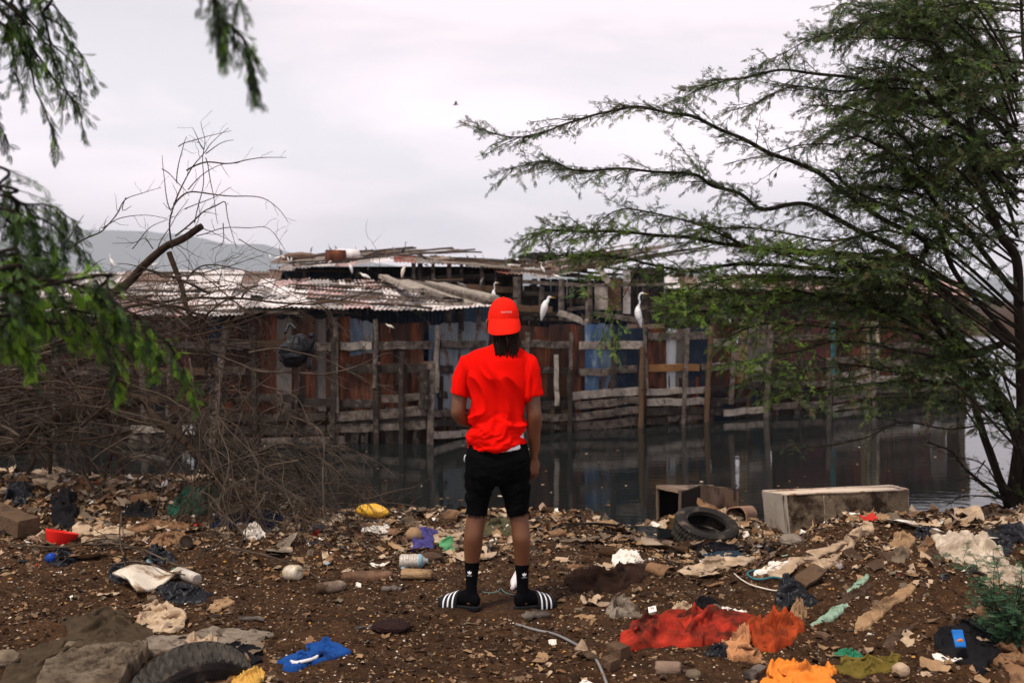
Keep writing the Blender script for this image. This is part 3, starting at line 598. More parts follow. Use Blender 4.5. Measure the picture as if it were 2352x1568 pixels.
roof(sE, [(1760, 668, 25.2), (2215, 680, 28.4), (2200, 645, 33), (1740, 638, 29)], 9, 1, ['r_grey', 'r_pink', 'r_brown', 'r_white'], 53, battens=10, junk=8)
x = 1528
while x < 2215:
    w = rng.uniform(10, 17); D = float(np.interp(x, [1528, 2215], [24.6, 28.8])); mb = MB(); mb.bar(P(x+w/2, 662, D+.02*rng.random()), P(x+w/2, 760, D), .03, w/FPX*D*1.05, warp=.012, seed=int(x), n=4, up=(1, 0, 0))
    part('wall_board', mb, M[rng.choice(['w_dark', 'w_dark', 'w_grey', 'w_brown', 's_brown'])], sE); x += w
for (x1, y1, x2, y2, D, w, mk) in [(1500, 700, 1700, 712, 23.9, 12, 'w_grey'), (1510, 730, 1720, 726, 23.9, 10, 'w_dark'), (1720, 715, 2200, 700, 26, 9, 'w_grey')]: beam(sE, x1, y1, D, x2, y2, D+(x2-x1)/250, w, mk)
for x, yt, yb, D, w, mk in [(1560, 690, 745, 23.8, 12, 'w_grey'), (1640, 660, 745, 24, 10, 'w_grey'), (1716, 640, 745, 24.5, 9, 'w_dark')]: pst(sE, x, yt, yb, D, w, mk)

# two drums lying on the upper roof
def drum(x, y, D, label, mats, L=.75, r=.17):
    c = P(x, y, D); th = R(20); Mx = np.eye(4); ax = np.array([math.cos(th), math.sin(th), 0]); Mx[:3, 2] = ax; Mx[:3, 0] = [0, 0, 1]; Mx[:3, 1] = np.cross(ax, [0, 0, 1]); Mx[:3, 3] = c
    t = thing('drum', label, 'drum', c-np.array([0, 0, r]))
    mb = MB(); mb.lathe([(r*.9, -L/2+.03), (r*.93, -L/2), (r, -L/2), (r, -L/6-.02), (r*1.05, -L/6), (r, -L/6+.02), (r, L/6-.02), (r*1.05, L/6), (r, L/6+.02), (r, L/2), (r*.9, L/2)], Mx, 24); part('barrel', mb, M[mats[0]], t)
    mb = MB(); mb.lathe([(r*.86, -L/2-.004), (r*.86, -L/2+.02)], Mx, 24); part('lid', mb, M[mats[1]], t)
drum(771, 589, 25.6, 'rust red drum lying on its side on the highest roof', ('s_rust', 's_maroon'), .5)
drum(797, 587, 26.2, 'dirty white drum lying behind the rust red one on the roof', ('r_white', 'r_grey'), .6)
for i, (x, y, D, w, h, lab) in enumerate([(690, 588, 27.8, .42, .10, 'dark bundle on the roof ridge near the white birds'), (1236, 592, 27.5, .5, .14, 'black tarpaulin bundle on the brown shed roof')]):
    bm = bmesh.new(); bmesh.ops.create_icosphere(bm, subdivisions=3, radius=1); V = np.array([v.co[:] for v in bm.verts]); Fc = np.array([[v.index for v in f.verts] for f in bm.faces]); bm.free()
    k = .75+.5*ridge(V[:, 0]*2+i*9, V[:, 1]*2, V[:, 2]*2, i); V = V*k[:, None]*np.array([w, w*.6, h]); mb = MB(); mb.add(V+P(x, y, D), Fc); solo('bundle', mb, M['cloth_black'] if i else M['r_brown'], lab, 'bundle', P(x, y, D))
# distant bush over the roofs
# ================================================================ the man
DM = 5.87
def remesh(mb, voxel, smooth=2, keep=None):
    me = mb.mesh('tmp', [M['soil']], True); o = bpy.data.objects.new('tmp', me); col.objects.link(o)
    m = o.modifiers.new('r', 'REMESH'); m.mode = 'VOXEL'; m.voxel_size = voxel
    if smooth: s = o.modifiers.new('s', 'SMOOTH'); s.iterations = smooth; s.factor = .5
    dg = bpy.context.evaluated_depsgraph_get(); dg.update(); ev = o.evaluated_get(dg)
    nm = bpy.data.meshes.new_from_object(ev); V = np.zeros(len(nm.vertices)*3); nm.vertices.foreach_get('co', V); V = V.reshape(-1, 3)
    F = np.zeros(len(nm.loops), np.int32); nm.loops.foreach_get('vertex_index', F)
    tot = np.zeros(len(nm.polygons), np.int32); nm.polygons.foreach_get('loop_total', tot); F4 = F.reshape(-1, 4) if (tot == 4).all() else None
    Nn = np.zeros(len(nm.vertices)*3); nm.vertices.foreach_get('normal', Nn); Nn = Nn.reshape(-1, 3)
    bpy.data.objects.remove(o); bpy.data.meshes.remove(me); bpy.data.meshes.remove(nm)
    return V, F4, Nn
def spl(a, n):
    "smooth resample of a table whose rows are stations"
    a = np.asarray(a, float); k = len(a); t = np.linspace(0, k-1, n); i = np.clip(t.astype(int), 0, k-2); f = (t-i)[:, None]
    p0 = a[np.clip(i-1, 0, k-1)]; p1 = a[i]; p2 = a[i+1]; p3 = a[np.clip(i+2, 0, k-1)]
    return .5*((2*p1)+(-p0+p2)*f+(2*p0-5*p1+4*p2-p3)*f*f+(-p0+3*p1-3*p2+p3)*f**3)
def hrings(tab, n=40, seg=40, ex=2.3):
    "rows: z, xl, xr, depth half, y centre, tilt (dz over the width)"
    T = spl(tab, n); th = np.arange(seg)*2*math.pi/seg; out_ = []
    for z, xl, xr, b, yc, tl in T:
        c, s = np.cos(th), np.sin(th); cx = np.sign(c)*np.abs(c)**(2/ex); sy = np.sign(s)*np.abs(s)**(2/ex)
        X = (xl+xr)/2+(xr-xl)/2*cx; out_.append(np.column_stack([X, yc+b*sy, z+tl*cx/2]))
    return np.array(out_)
def limb(mb, tab, n=24, seg=16, ref=(0, 1, 0)):
    "rows: x, y, z, half width across, half depth"
    T = spl(tab, n); p = T[:, :3]; t = np.gradient(p, axis=0); t /= np.linalg.norm(t, axis=1, keepdims=True)
    s = np.cross(t, np.array(ref, float)); s /= np.linalg.norm(s, axis=1, keepdims=True); d = np.cross(s, t)
    th = np.arange(seg)*2*math.pi/seg
    mb.loft(p[:, None]+s[:, None]*(T[:, 3, None]*np.cos(th))[..., None]+d[:, None]*(T[:, 4, None]*np.sin(th))[..., None])
def X1(c): return -.513+c/1520
def Z1(c): return 1.967-c/1520
def X2(c): return -.513+c/1457
def Z2(c): return 1.009-c/1457
zg = -0.012
man = thing('person', 'person seen from behind in red t-shirt, backwards red cap, black shorts and striped slides', 'person', (-.09, DM, 0))
skin = mat('skin_brown', (.115, .042, .018), (.165, .066, .030), 6, .48, .15, 300, spec=.4)
red = mat('red_cotton', (.80, .0050, .002), (.85, .0065, .003), 5, .9, .35, 500, spec=.03)
capred = mat('cap_red_twill', (.86, .016, .007), (.90, .020, .009), 5, .85, .35, 600, spec=.04)
denim = mat('black_denim', (.0018, .0018, .002), (.0045, .0045, .005), 12, .95, .4, 400, spec=.04)
knit = mat('black_knit', (.002, .002, .003), (.005, .005, .006), 12, .95, .5, 500, spec=.05)
rubber = mat('black_rubber', (.008, .008, .009), (.018, .018, .02), 12, .55, .2, 200)
whitem = mat('white_print', (.75, .76, .80), (.82, .82, .85), 20, .7)
hairm = mat('dark_hair', (.006, .004, .003), (.030, .015, .009), 60, .7, .8, 300)
# ---- body (one continuous surface)
b = MB()
hx, hy, hz = -.052, .035, 1.715
th = np.arange(28)*2*math.pi/28
rg = []
for z, a, bb, yo in [(-.115, .030, .035, .035), (-.105, .045, .052, .030), (-.08, .058, .07, .018), (-.05, .066, .084, .008), (-.01, .073, .094, 0), (.03, .077, .100, -.003), (.06, .074, .096, -.006), (.085, .062, .082, -.008), (.103, .040, .055, -.008), (.112, .012, .02, -.008)]:
    rg.append(np.column_stack([hx+a*np.cos(th), hy+yo+bb*np.sin(th), np.full(28, hz+z)]))
b.loft(rg)
b.loft(hrings([(1.42, -.13, .02, .06, .0, 0), (1.50, -.125, .015, .058, .0, 0), (1.56, -.113, .003, .055, .008, 0), (1.62, -.108, .0, .056, .018, 0), (1.69, -.105, .0, .05, .02, 0)], 16, 24, 2))
# face: brow, nose, lips, chin, ears, turned slightly to the right
fa = R(-14)
def hp(u, y, z): return np.array([hx+u*math.cos(fa)-y*math.sin(fa)*0+(-math.sin(fa))*y, hy+u*math.sin(fa)+y*math.cos(fa), hz+z])
limb(b, [(*hp(0, .086, .018), .008, .008), (*hp(0, .104, -.012), .012, .010), (*hp(0, .108, -.028), .017, .011), (*hp(0, .092, -.036), .012, .008)], 10, 10)
limb(b, [(*hp(-.05, .078, .026), .006, .006), (*hp(-.02, .094, .030), .008, .008), (*hp(.02, .094, .030), .008, .008), (*hp(.05, .078, .026), .006, .006)], 12, 8, (0, 0, 1))
limb(b, [(*hp(-.024, .082, -.062), .004, .005), (*hp(0, .096, -.060), .009, .007), (*hp(.024, .082, -.062), .004, .005)], 10, 8, (0, 0, 1))
limb(b, [(*hp(-.02, .080, -.096), .012, .012), (*hp(.02, .080, -.096), .012, .012)], 6, 8, (0, 0, 1))
for sx, ex_ in ((-1, X1(556)), (1, hx+.083)):
    ez = Z1(447)
    limb(b, [(ex_+.012*-sx, .030, ez+.032, .008, .012), (ex_, .018, ez+.026, .007, .017), (ex_, .012, ez+.008, .006, .019), (ex_+.002*-sx, .018, ez-.016, .005, .014), (ex_+.010*-sx, .028, ez-.032, .005, .009)], 14, 10)
# torso under the clothes
b.loft(hrings([(.86, -.235, .075, .09, .01, 0), (.95, -.235, .080, .095, .01, 0), (1.10, -.220, .050, .085, .0, 0), (1.25, -.215, .055, .095, .0, 0), (1.38, -.235, .075, .10, -.01, 0), (1.46, -.240, .085, .085, -.005, 0), (1.50, -.19, .04, .065, 0, 0), (1.52, -.13, .0, .055, 0, 0)], 24, 28, 2.2))
# arms
limb(b, [(-.245, .0, 1.44, .045, .05), (-.285, -.005, 1.35, .045, .052), (X1(312), -.012, 1.25, .045, .050), (X1(305), -.022, 1.19, .043, .047), (X1(300), -.02, 1.155, .042, .045), (X1(330), .015, 1.125, .042, .043), (X1(385), .075, 1.100, .039, .037), (X1(440), .13, 1.085, .030, .028), (X1(480), .17, 1.08, .026, .022)], 34, 18)
limb(b, [(.075, .0, 1.45, .045, .05), (.110, -.005, 1.35, .045, .052), (X1(963), -.012, 1.25, .045, .050), (X1(970), -.02, 1.19, .0435, .047), (X1(980), -.024, 1.145, .044, .045), (X1(982), -.010, 1.10, .0445, .045), (X1(975), .012, 1.04, .0395, .042), (X2(945), .032, .96, .031, .034), (X2(938), .04, .905, .0225, .028), (X2(937), .045, .878, .0225, .028)], 38, 18)
# hands: palm, four bent fingers, thumb
def hand(b, w, dn, fw, sd, thumb):
    "w wrist point, dn along the hand, fw direction of the palm's normal (fingers curl to it), sd across the palm towards the thumb"
    w, dn, fw, sd = [np.array(q, float) for q in (w, dn, fw, sd)]
    dn /= np.linalg.norm(dn)
    pl = [(*(w-dn*.01), .026, .019), (*(w+dn*.025), .033, .017), (*(w+dn*.06), .041, .016), (*(w+dn*.088), .041, .014), (*(w+dn*.097), .036, .010)]
    limb(b, pl, 14, 16, fw)
    for i, (o, L) in enumerate(zip((.031, .0105, -.0105, -.0305), (.072, .080, .074, .058))):
        base = w+dn*(.088-.004*abs(i-1))+sd*o; ang = np.cumsum([.35+.08*i, .75+.06*i, .55]); p = base.copy(); rows = [(*(base-dn*.015), .0085, .0085), (*base, .0088, .0088)]
        for k, (a_, f_) in enumerate(zip(ang, (.45, .30, .25))):
            d = dn*math.cos(a_)+fw*math.sin(a_); p = p+d*L*f_; rows.append((*p, .0080-.0007*k, .0080-.0007*k))
        limb(b, rows, 16, 10, sd)
    tb = w+dn*.022+sd*.024
    limb(b, [(*tb, .013, .013), (*(tb+sd*.018+dn*.022+fw*.006), .0125, .0125), (*(tb+sd*.028+dn*.046+fw*.016), .0105, .0105), (*(tb+sd*.024+dn*.068+fw*.026), .0085, .0085)], 14, 12, fw)
hand(b, (X2(937), .045, .882), (.015, .10, -1), (-.72, .69, 0), (.69, .72, .05), 1)
hand(b, (X1(480), .17, 1.08), (.9, .35, -.1), (.1, -.15, -1), (.2, .95, .1), 1)
# legs
def leg(side):
    if side < 0: T = [(Z2(300), 350, 600, .085, .0), (Z2(500), 352, 560, .075, 0), (Z2(640), 367, 528, .064, 0), (Z2(700), 355, 522, .062, -.004), (Z2(760), 345, 513, .062, -.010), (Z2(850), 334, 501, .064, -.014), (Z2(950), 334, 490, .055, -.008), (Z2(1055), 340, 468, .045, 0), (Z2(1200), 352, 445, .036, .004), (Z2(1300), 352, 445, .036, .006), (Z2(1420), 350, 450, .035, .0)]
    else: T = [(Z2(300), 625, 900, .085, .0), (Z2(500), 672, 896, .075, 0), (Z2(620), 712, 892, .066, 0), (Z2(680), 722, 890, .064, -.002), (Z2(760), 740, 896, .063, -.010), (Z2(850), 747, 905, .065, -.016), (Z2(950), 760, 905, .057, -.008), (Z2(1075), 772, 894, .045, 0), (Z2(1200), 786, 888, .036, .004), (Z2(1300), 790, 888, .036, .006), (Z2(1420), 788, 890, .035, 0)]
    b.loft(hrings([(z, X2(l), X2(r), d, yc, 0) for z, l, r, d, yc in T], 44, 24, 2.1))
leg(-1); leg(1)
V, F4, Nn = remesh(b, .0034, 3)
bm_ = MB(); bm_.add(V, F4); V0 = np.array([0, DM, 0])
def mpart(name, V, F, mats, label=None, smooth=True, parent=None, m=0):
    mbx = MB(); mbx.add(np.asarray(V)+V0, F, m); return part(name, mbx, mats, parent or man, smooth, label)
mpart('body', V, F4, skin)
# eyes
for u in (-.03, .03):
    mb = MB(); c = hp(u, .083, .012)+V0; mb.lathe([(.001, -.011), (.007, -.008), (.011, 0), (.007, .008), (.001, .011)], np.block([[np.eye(3), c[:, None]], [np.zeros((1, 3)), np.ones((1, 1))]]), 12); part('eye', mb, whitem, man)
# ---- undershirt, shirt
u_ = MB(); u_.loft(hrings([(1.08, -.220, .06, .104, 0, 0), (1.0, -.228, .072, .112, 0, .01), (Z1(1556), X1(560), X1(893), .124, 0, .030)], 12, 48)); V, F4, Nn = remesh(u_, .006, 1)
mpart('undershirt', V, F4, mat('white_cotton', (.70, .70, .74), (.78, .78, .82), 5, .9))
s = MB()
s.loft(hrings([(Z1(612), X1(610), X1(795), .062, .004, 0), (Z1(640), X1(560), X1(830), .075, .002, 0), (Z1(662), X1(478), X1(872), .086, 0, 0), (Z1(695), X1(402), X1(922), .100, -.002, 0), (Z1(750), X1(362), X1(948), .118, -.004, 0), (Z1(850), X1(376), X1(925), .128, -.004, 0), (Z1(950), X1(396), X1(908), .130, -.002, 0), (Z1(1035), X1(422), X1(892), .128, 0, 0), (Z1(1100), X1(430), X1(882), .122, .002, 0), (Z1(1180), X1(434), X1(872), .116, .004, 0), (Z1(1250), X1(424), X1(870), .114, .004, 0), (Z1(1320), X1(412), X1(884), .116, .002, 0), (Z1(1400), X1(403), X1(893), .122, 0, 0), (Z1(1470), X1(392), X1(902), .127, 0, .01), (Z1(1530), X1(382), X1(910), .130, 0, .032)], 60, 56, 2.35))
limb(s, [(X1(470), 0, Z1(770), .052, .07), (X1(405), -.002, Z1(800), .066, .080), (X1(368), -.004, Z1(860), .064, .078), (X1(343), -.006, Z1(930), .058, .073), (X1(325), -.010, Z1(1000), .056, .070), (X1(310), -.012, Z1(1070), .0575, .070)], 30, 28)
limb(s, [(X1(850), 0, Z1(770), .052, .07), (X1(905), -.002, Z1(800), .066, .080), (X1(938), -.004, Z1(870), .062, .078), (X1(952), -.006, Z1(940), .057, .073), (X1(962), -.010, Z1(1010), .055, .070), (X1(973), -.012, Z1(1080), .056, .070)], 30, 28)
V, F4, Nn = remesh(s, .0052, 5)
x, y, z = V.T
fr = sst(1.50, 1.40, z)
sl = (x < -.255) | (x > .108)
tw = x+.086
# soft folds: falling lines under the shoulder blades, diagonal pulls to the waist, bunching near the hem
d1 = (ridge((tw+.05*np.sin(z*9)-.10*(1.3-z))*10+.6*vn(z*5, 0, 0, 3), z*2.6, y*3, 11, 2)-.58)*.085*sst(1.5, 1.36, z)*sst(1.0, 1.16, z)
d2 = (ridge(tw*5+z*9, z*15-tw*9+fbm(tw*7, z*7, 0, 5)*2.2, y*3, 23, 2)-.60)*.070*sst(1.22, 1.05, z)
d3 = (ridge(tw*5+z*6, z*5-np.abs(tw)*14, y*4, 37, 2)-.6)*.020*sl
band = np.exp(-((z-(Z1(1500)+.058*tw))/.006)**2)*-.003
disp = np.where(sl, d3, d1+d2+band)
back = np.exp(-((tw)/.025)**2)*sst(1.46, 1.36, z)*sst(1.08, 1.2, z)*sst(.02, -.05, y)*-.006   # hollow along the spine
V = V+Nn*(disp*sst(1.54, 1.47, z)+back)[:, None]
mpart('t_shirt', V, F4, red)
# cuff and hem stitching bands
mb = MB()
for (cx_, cz_, sgn) in ((X1(308), Z1(1082), -1), (X1(974), Z1(1090), 1)):
    pass
# ---- shorts
s = MB()
s.loft(hrings([(.99, X2(375), X2(868), .108, 0, 0), (Z2(100), X2(360), X2(886), .118, 0, 0), (Z2(170), X2(350), X2(896), .124, -.004, 0), (Z2(250), X2(347), X2(904), .126, -.008, 0), (Z2(330), X2(345), X2(906), .118, -.004, 0), (Z2(385), X2(345), X2(906), .095, 0, 0)], 24, 44, 2.4))
s.loft(hrings([(Z2(300), X2(346), X2(612), .100, 0, 0), (Z2(400), X2(345), X2(598), .098, 0, 0), (Z2(450), X2(346), X2(578), .092, 0, 0), (Z2(550), X2(351), X2(552), .084, 0, 0), (Z2(610), X2(350), X2(538), .080, 0, 0), (Z2(648), X2(349), X2(532), .078, 0, -.008)], 24, 32, 2.2))
s.loft(hrings([(Z2(300), X2(620), X2(905), .100, 0, 0), (Z2(400), X2(632), X2(905), .098, 0, 0), (Z2(450), X2(652), X2(903), .092, 0, 0), (Z2(550), X2(686), X2(897), .084, 0, 0), (Z2(610), X2(703), X2(893), .081, 0, .01), (Z2(648), X2(710), X2(891), .079, 0, .026)], 24, 32, 2.2))
V, F4, Nn = remesh(s, .006, 3); x, y, z = V.T
V = V+Nn*((ridge(x*9, z*22-np.abs(x+.09)*8, y*4, 51, 3)-.6)*.022*sst(.98, .9, z))[:, None]
mpart('shorts', V, F4, denim)
mb = MB(); r_ = random.Random(3)
for (xa, xb, cy_, tl) in ((X2(349), X2(532), 648, -.008), (X2(710), X2(891), 648, .026)):      # frayed hems
    for i in range(150):
        a = r_.uniform(0, 2*math.pi); cx_ = (xa+xb)/2; px = cx_+(xb-xa)/2*.99*math.cos(a); py = .078*math.sin(a); pz = Z2(cy_)+tl*math.cos(a)/2+.004
        L = r_.uniform(.006, .022); q = np.array([px, DM+py, pz]); e_ = q+np.array([math.cos(a)*.006+r_.uniform(-.006, .006), math.sin(a)*.006, -L]); mb.tube([q, (q+e_)/2+r_.uniform(-.003, .003), e_], [.0011, .0009, .0004], 3)
part('frayed_hem', mb, denim, man)
mb = MB(); mb.tube(np.array([(X2(352), -.03, Z2(140)), (X2(343), -.035, Z2(152)), (X2(339), -.035, Z2(180)), (X2(344), -.03, Z2(200))])+V0, .0035, 6); part('white_drawstring', mb, whitem, man)
for (x0, x1) in ((X2(405), X2(545)), (X2(690), X2(830))):        # back pockets: a raised outline
    mb = MB()
    for (a, c_) in (((x0, .855), (x1, .855)), ((x0, .855), (x0+.006, .76)), ((x1, .855), (x1-.006, .76)), ((x0+.006, .76), ((x0+x1)/2, .735)), ((x1-.006, .76), ((x0+x1)/2, .735))):
        def yb(xx): return DM-.008-.126*(1-abs((xx+.0824)/.193)**2.4)**(1/2.4)-.003
        p = np.array([[a[0], yb(a[0]), a[1]], [c_[0], yb(c_[0]), c_[1]]]); t_ = np.linspace(0, 1, 6)[:, None]; q = p[0]*(1-t_)+p[1]*t_; q[:, 1] = [yb(v) for v in q[:, 0]]; mb.tube(q, .002, 5)
    part('back_pocket', mb, denim, man)

# ---- socks and slides
def foot(side):
    sg = side; ax = X2(398) if side < 0 else X2(842)
    ang = R(57)*(-sg) if False else None
    f = np.array([sg*math.sin(R(60)), math.cos(R(60)), 0]); w = np.array([f[1], -f[0], 0])
    heel = np.array([X2(440) if side < 0 else X2(800), -.02, zg])
    hl = heel+f*.0
    s = MB()
    T = [(Z2(1058), 338, 470, .047, 0), (Z2(1100), 341, 467, .044, 0), (Z2(1200), 349, 453, .039, .003), (Z2(1280), 350, 447, .038, .004), (Z2(1340), 352, 450, .040, .004), (Z2(1440), 365, 450, .036, 0)] if side < 0 else [(Z2(1076), 772, 895, .046, 0), (Z2(1110), 774, 893, .044, 0), (Z2(1200), 784, 888, .039, .003), (Z2(1280), 788, 888, .038, .004), (Z2(1340), 788, 890, .040, .004), (Z2(1440), 790, 880, .036, 0)]
    s.loft(hrings([(z, X2(l), X2(r), d, yc, 0) for z, l, r, d, yc in T], 26, 28, 2.1))
    rings = []; th = np.arange(22)*2*math.pi/22
    for (t, hw, zb, zt) in spl([(-.022, .012, .055, .085), (-.014, .026, .036, .100), (.005, .033, .030, .115), (.04, .034, .029, .13), (.075, .034, .029, .125), (.11, .038, .029, .105), (.15, .043, .029, .084), (.19, .046, .029, .068), (.22, .044, .029, .058), (.245, .034, .031, .05), (.255, .018, .035, .046)], 28):
        c = hl+f*t; rings.append(np.column_stack([c[0]+w[0]*hw*np.cos(th), c[1]+w[1]*hw*np.cos(th), zg+(zb+zt)/2+(zt-zb)/2*np.sin(th)]))
    s.loft(rings); V, F4, Nn = remesh(s, .0042, 4); sk = mpart('sock', V, F4, knit)
    # slide: sole and strap
    n = 40; a = np.arange(n)*2*math.pi/n; out2 = []
    for q in a:
        t = .118+.148*math.cos(q); hw = .040+.010*sst(.08, .2, t); out2.append((t, hw*math.sin(q)*(1-.12*max(0, math.cos(q)))))
    out2 = np.array(out2); out2[:, 1] = np.sign(out2[:, 1])*np.abs(out2[:, 1])**.8*.04**.2
    rings = []
    for (zz, k) in ((0, .93), (.004, .985), (.016, .985), (.024, 1.0), (.030, 1.0), (.033, .97), (.031, .90)):
        rise = .006*sst(.15, 0, out2[:, 0])
        rings.append(np.column_stack([hl[0]+f[0]*(.118+(out2[:, 0]-.118)*k)+w[0]*out2[:, 1]*k, hl[1]+f[1]*(.118+(out2[:, 0]-.118)*k)+w[1]*out2[:, 1]*k, zg+zz+rise*(zz > .01)]))
    mb = MB(); mb.loft(np.array(rings)+V0); sl_ = part('slide', mb, rubber, man)
    def strap(t0, t1, lift, nv=26, wdt=None):
        ph = np.linspace(-.12, math.pi+.12, nv); P_ = []
        for t in np.linspace(t0, t1, 8):
            hw = float(np.interp(t, [.10, .15, .19, .235], [.045, .050, .052, .048]))+lift; zt = float(np.interp(t, [.10, .15, .19, .235], [.113, .092, .074, .060]))+lift
            c = hl+f*t; sk_ = t+0*ph
            P_.append(np.column_stack([c[0]+w[0]*hw*np.cos(ph), c[1]+w[1]*hw*np.cos(ph), zg+.018+np.abs(np.sin(ph))**.75*np.sign(np.sin(ph))*(zt-.018)]))
        return np.array(P_)
    mb = MB(); A = strap(.112, .232, .001); B_ = strap(.112, .232, .0055); k = A.shape[1]
    loop = np.concatenate([A, B_[:, ::-1]], 1); mb.loft(loop+V0); st = part('strap', mb, rubber, sl_)
    # three stripes running across the strap on the outer side
    mb = MB()
    for i in range(3):
        t0 = .128+i*.031
        A = strap(t0, t0+.0095, .0068, 40); B_ = strap(t0, t0+.0095, .0075, 40)
        loop = np.concatenate([A, B_[:, ::-1]], 1); mb.loft(loop+V0)
    part('stripe', mb, whitem, sl_)
    return sk
skL, skR = foot(-1), foot(1)
# ---- marks on socks: three-leaf emblem over a word
def text_mesh(txt, size, shear=0):
    cu = bpy.data.curves.new('t', 'FONT'); cu.body = txt; cu.size = size; cu.align_x = 'CENTER'; cu.shear = shear; cu.resolution_u = 3; cu.extrude = .0004
    o = bpy.data.objects.new('t', cu); col.objects.link(o); dg = bpy.context.evaluated_depsgraph_get(); dg.update()
    me = bpy.data.meshes.new_from_object(o.evaluated_get(dg)); V = np.array([v.co[:] for v in me.vertices]); F = [list(p.vertices) for p in me.polygons]
    bpy.data.objects.remove(o); bpy.data.curves.remove(cu); bpy.data.meshes.remove(me); return V, F
def add_poly(mb, V, F, m=0):
    t = []
    for f in F:
        for i in range(1, len(f)-1): t.append([f[0], f[i], f[i+1]])
    mb.add(V, t, m)
def sock_mark(side, cx_, cz_, parent):
    mb = MB(); x0 = X2(cx_); r0 = .047; xc = X2(404) if side < 0 else X2(834); hw = .062/2*1.0+.014
    def onto(u, v, e=0):
        xx = x0+u; k = np.clip((xx-xc)/hw, -.98, .98); return np.stack([xx, DM-.0455*np.sqrt(1-k*k)-e, np.full_like(xx, 0)+cz_+v], -1)
    for (a, L, wd) in ((0, .017, .0048), (R(52), .0165, .0048), (R(-52), .0165, .0048)):
        t = np.linspace(0, 1, 9); wv = wd*np.sin(math.pi*t**.8)**.8
        l = np.stack([t*L*math.sin(a)-wv*math.cos(a), t*L*math.cos(a)+wv*math.sin(a)], -1); r = np.stack([t*L*math.sin(a)+wv*math.cos(a), t*L*math.cos(a)-wv*math.sin(a)], -1)
        Q = np.stack([l, r], 1).reshape(-1, 2); Q[:, 1] += .002
        mb.grid(onto(Q[:, 0], Q[:, 1], .0022), 9, 2)
    for i, yy in enumerate((.0015, -.0010, -.0035)):
        hwd = .0105-.0028*i; uu = np.linspace(-hwd, hwd, 6); Q = np.stack([np.stack([uu, np.full(6, yy)], -1), np.stack([uu, np.full(6, yy+.0013)], -1)], 1).reshape(-1, 2)
        mb.grid(onto(Q[:, 0], Q[:, 1], .0024), 6, 2)
    V, F = text_mesh('adidas', .0125); add_poly(mb, onto(V[:, 0], V[:, 1]-.0135, .0024), F)
    part('emblem', mb, whitem, parent, False)
sock_mark(-1, 385, Z2(1150), skL); sock_mark(1, 853, Z2(1166), skR)
# ---- cap
cxh, cyh = X1(703), .025; ca, cb = .0925, .112
def crown_pt(az_, el_, e=0):
    "dome point; az 0 = back (towards the camera)"
    z0 = 1.712; hh = .122; r = np.cos(el_)**.80; x_ = np.sin(az_)*(ca+e)*r; y_ = -np.cos(az_)*(cb+e)*r
    return np.stack([cxh+x_, DM+cyh+y_, z0+(hh+e)*np.sin(el_)**.95], -1)
mb = MB(); na, ne = 60, 16; AZ, EL = np.meshgrid(np.linspace(0, 2*math.pi, na+1), np.linspace(0, math.pi/2, ne), indexing='ij')
seam = np.zeros_like(AZ)
for k in range(6): seam = np.maximum(seam, np.exp(-((np.mod(AZ-math.pi/6-k*math.pi/3+math.pi, 2*math.pi)-math.pi)/.03)**2))
Q = crown_pt(AZ, np.clip(EL, 1e-3, math.pi/2-1e-3), -.0025*seam+.0045*(fbm(AZ*1.6, EL*3, 0, 6)-.5)); mb.grid(Q.reshape(-1, 3), na+1, ne)
Q = crown_pt(AZ, np.clip(EL, 1e-3, math.pi/2-1e-3), -.006); mb.grid(Q.reshape(-1, 3), na+1, ne)
n = 48; th = np.linspace(0, 2*math.pi, n)
cap = part('cap', mb, capred, man)
mb = MB(); r0 = crown_pt(th, np.full(n, .001), .0012); r1 = r0+np.array([0, 0, -.010]); mb.grid(np.stack([r0, r1], 1).reshape(-1, 3), n, 2); mb.grid(np.stack([r0, r1], 1).reshape(-1, 3)*1.0+np.array([0, .0001, 0]), n, 2); part('sweatband', mb, capred, cap)
mb = MB(); mb.lathe([(.001, -.004), (.008, -.003), (.009, .001), (.006, .005), (.001, .006)], np.array([[1, 0, 0, cxh], [0, 1, 0, DM+cyh], [0, 0, 1, 1.834], [0, 0, 0, 1]]), 14); part('button', mb, capred, cap)
mb = MB()
for a_, e_ in ((R(-17), R(52)), (R(24), R(50)), (R(-62), R(48)), (R(62), R(48))):
    c = crown_pt(np.array([a_]), np.array([e_]), .0015)[0]; mb.lathe([(.001, -.001), (.0035, -.001), (.0038, .001), (.001, .0015)], np.array([[1, 0, 0, c[0]], [0, .6, -.8, c[1]], [0, .8, .6, c[2]], [0, 0, 0, 1]]), 10)
part('eyelet', mb, capred, cap)
# curved visor drooping over the nape, turned a little to the right
mb = MB(); nu, nv = 33, 12
for off, fl in ((0, 0), (-.0035, 1)):
    G_ = []
    for v in np.linspace(0, 1, nv):
        u = np.linspace(-1, 1, nu); az_ = u*R(76)+R(8)
        base = crown_pt(az_, np.full(nu, .001), .002)
        L = .078*np.sqrt(np.clip(1-np.abs(u)**2.6, 0, 1))
        outx = np.sin(az_)*.25; q = base.copy(); q[:, 0] += outx*L*v; q[:, 1] -= np.cos(az_*.6)*L*v*.72; q[:, 2] -= L*v*(.80+.30*v)+.012*v*np.abs(u)**2-.014*v*u; q[:, 2] += off-.002
        G_.append(q)
    mb.grid(np.array(G_).reshape(-1, 3), nv, nu)
part('visor', mb, capred, cap)
V, F = text_mesh('keepthefaith', .0165, .3); u = V[:, 0]*.78+.0145+.003; vv = V[:, 1]*1.0
az_ = np.arcsin(np.clip(u/ca, -.9, .9)); el_ = np.arcsin(np.clip((Z1(337)-1.712+vv+.0016*np.sin(u*500))/.122, .01, .99)**(1/.95))
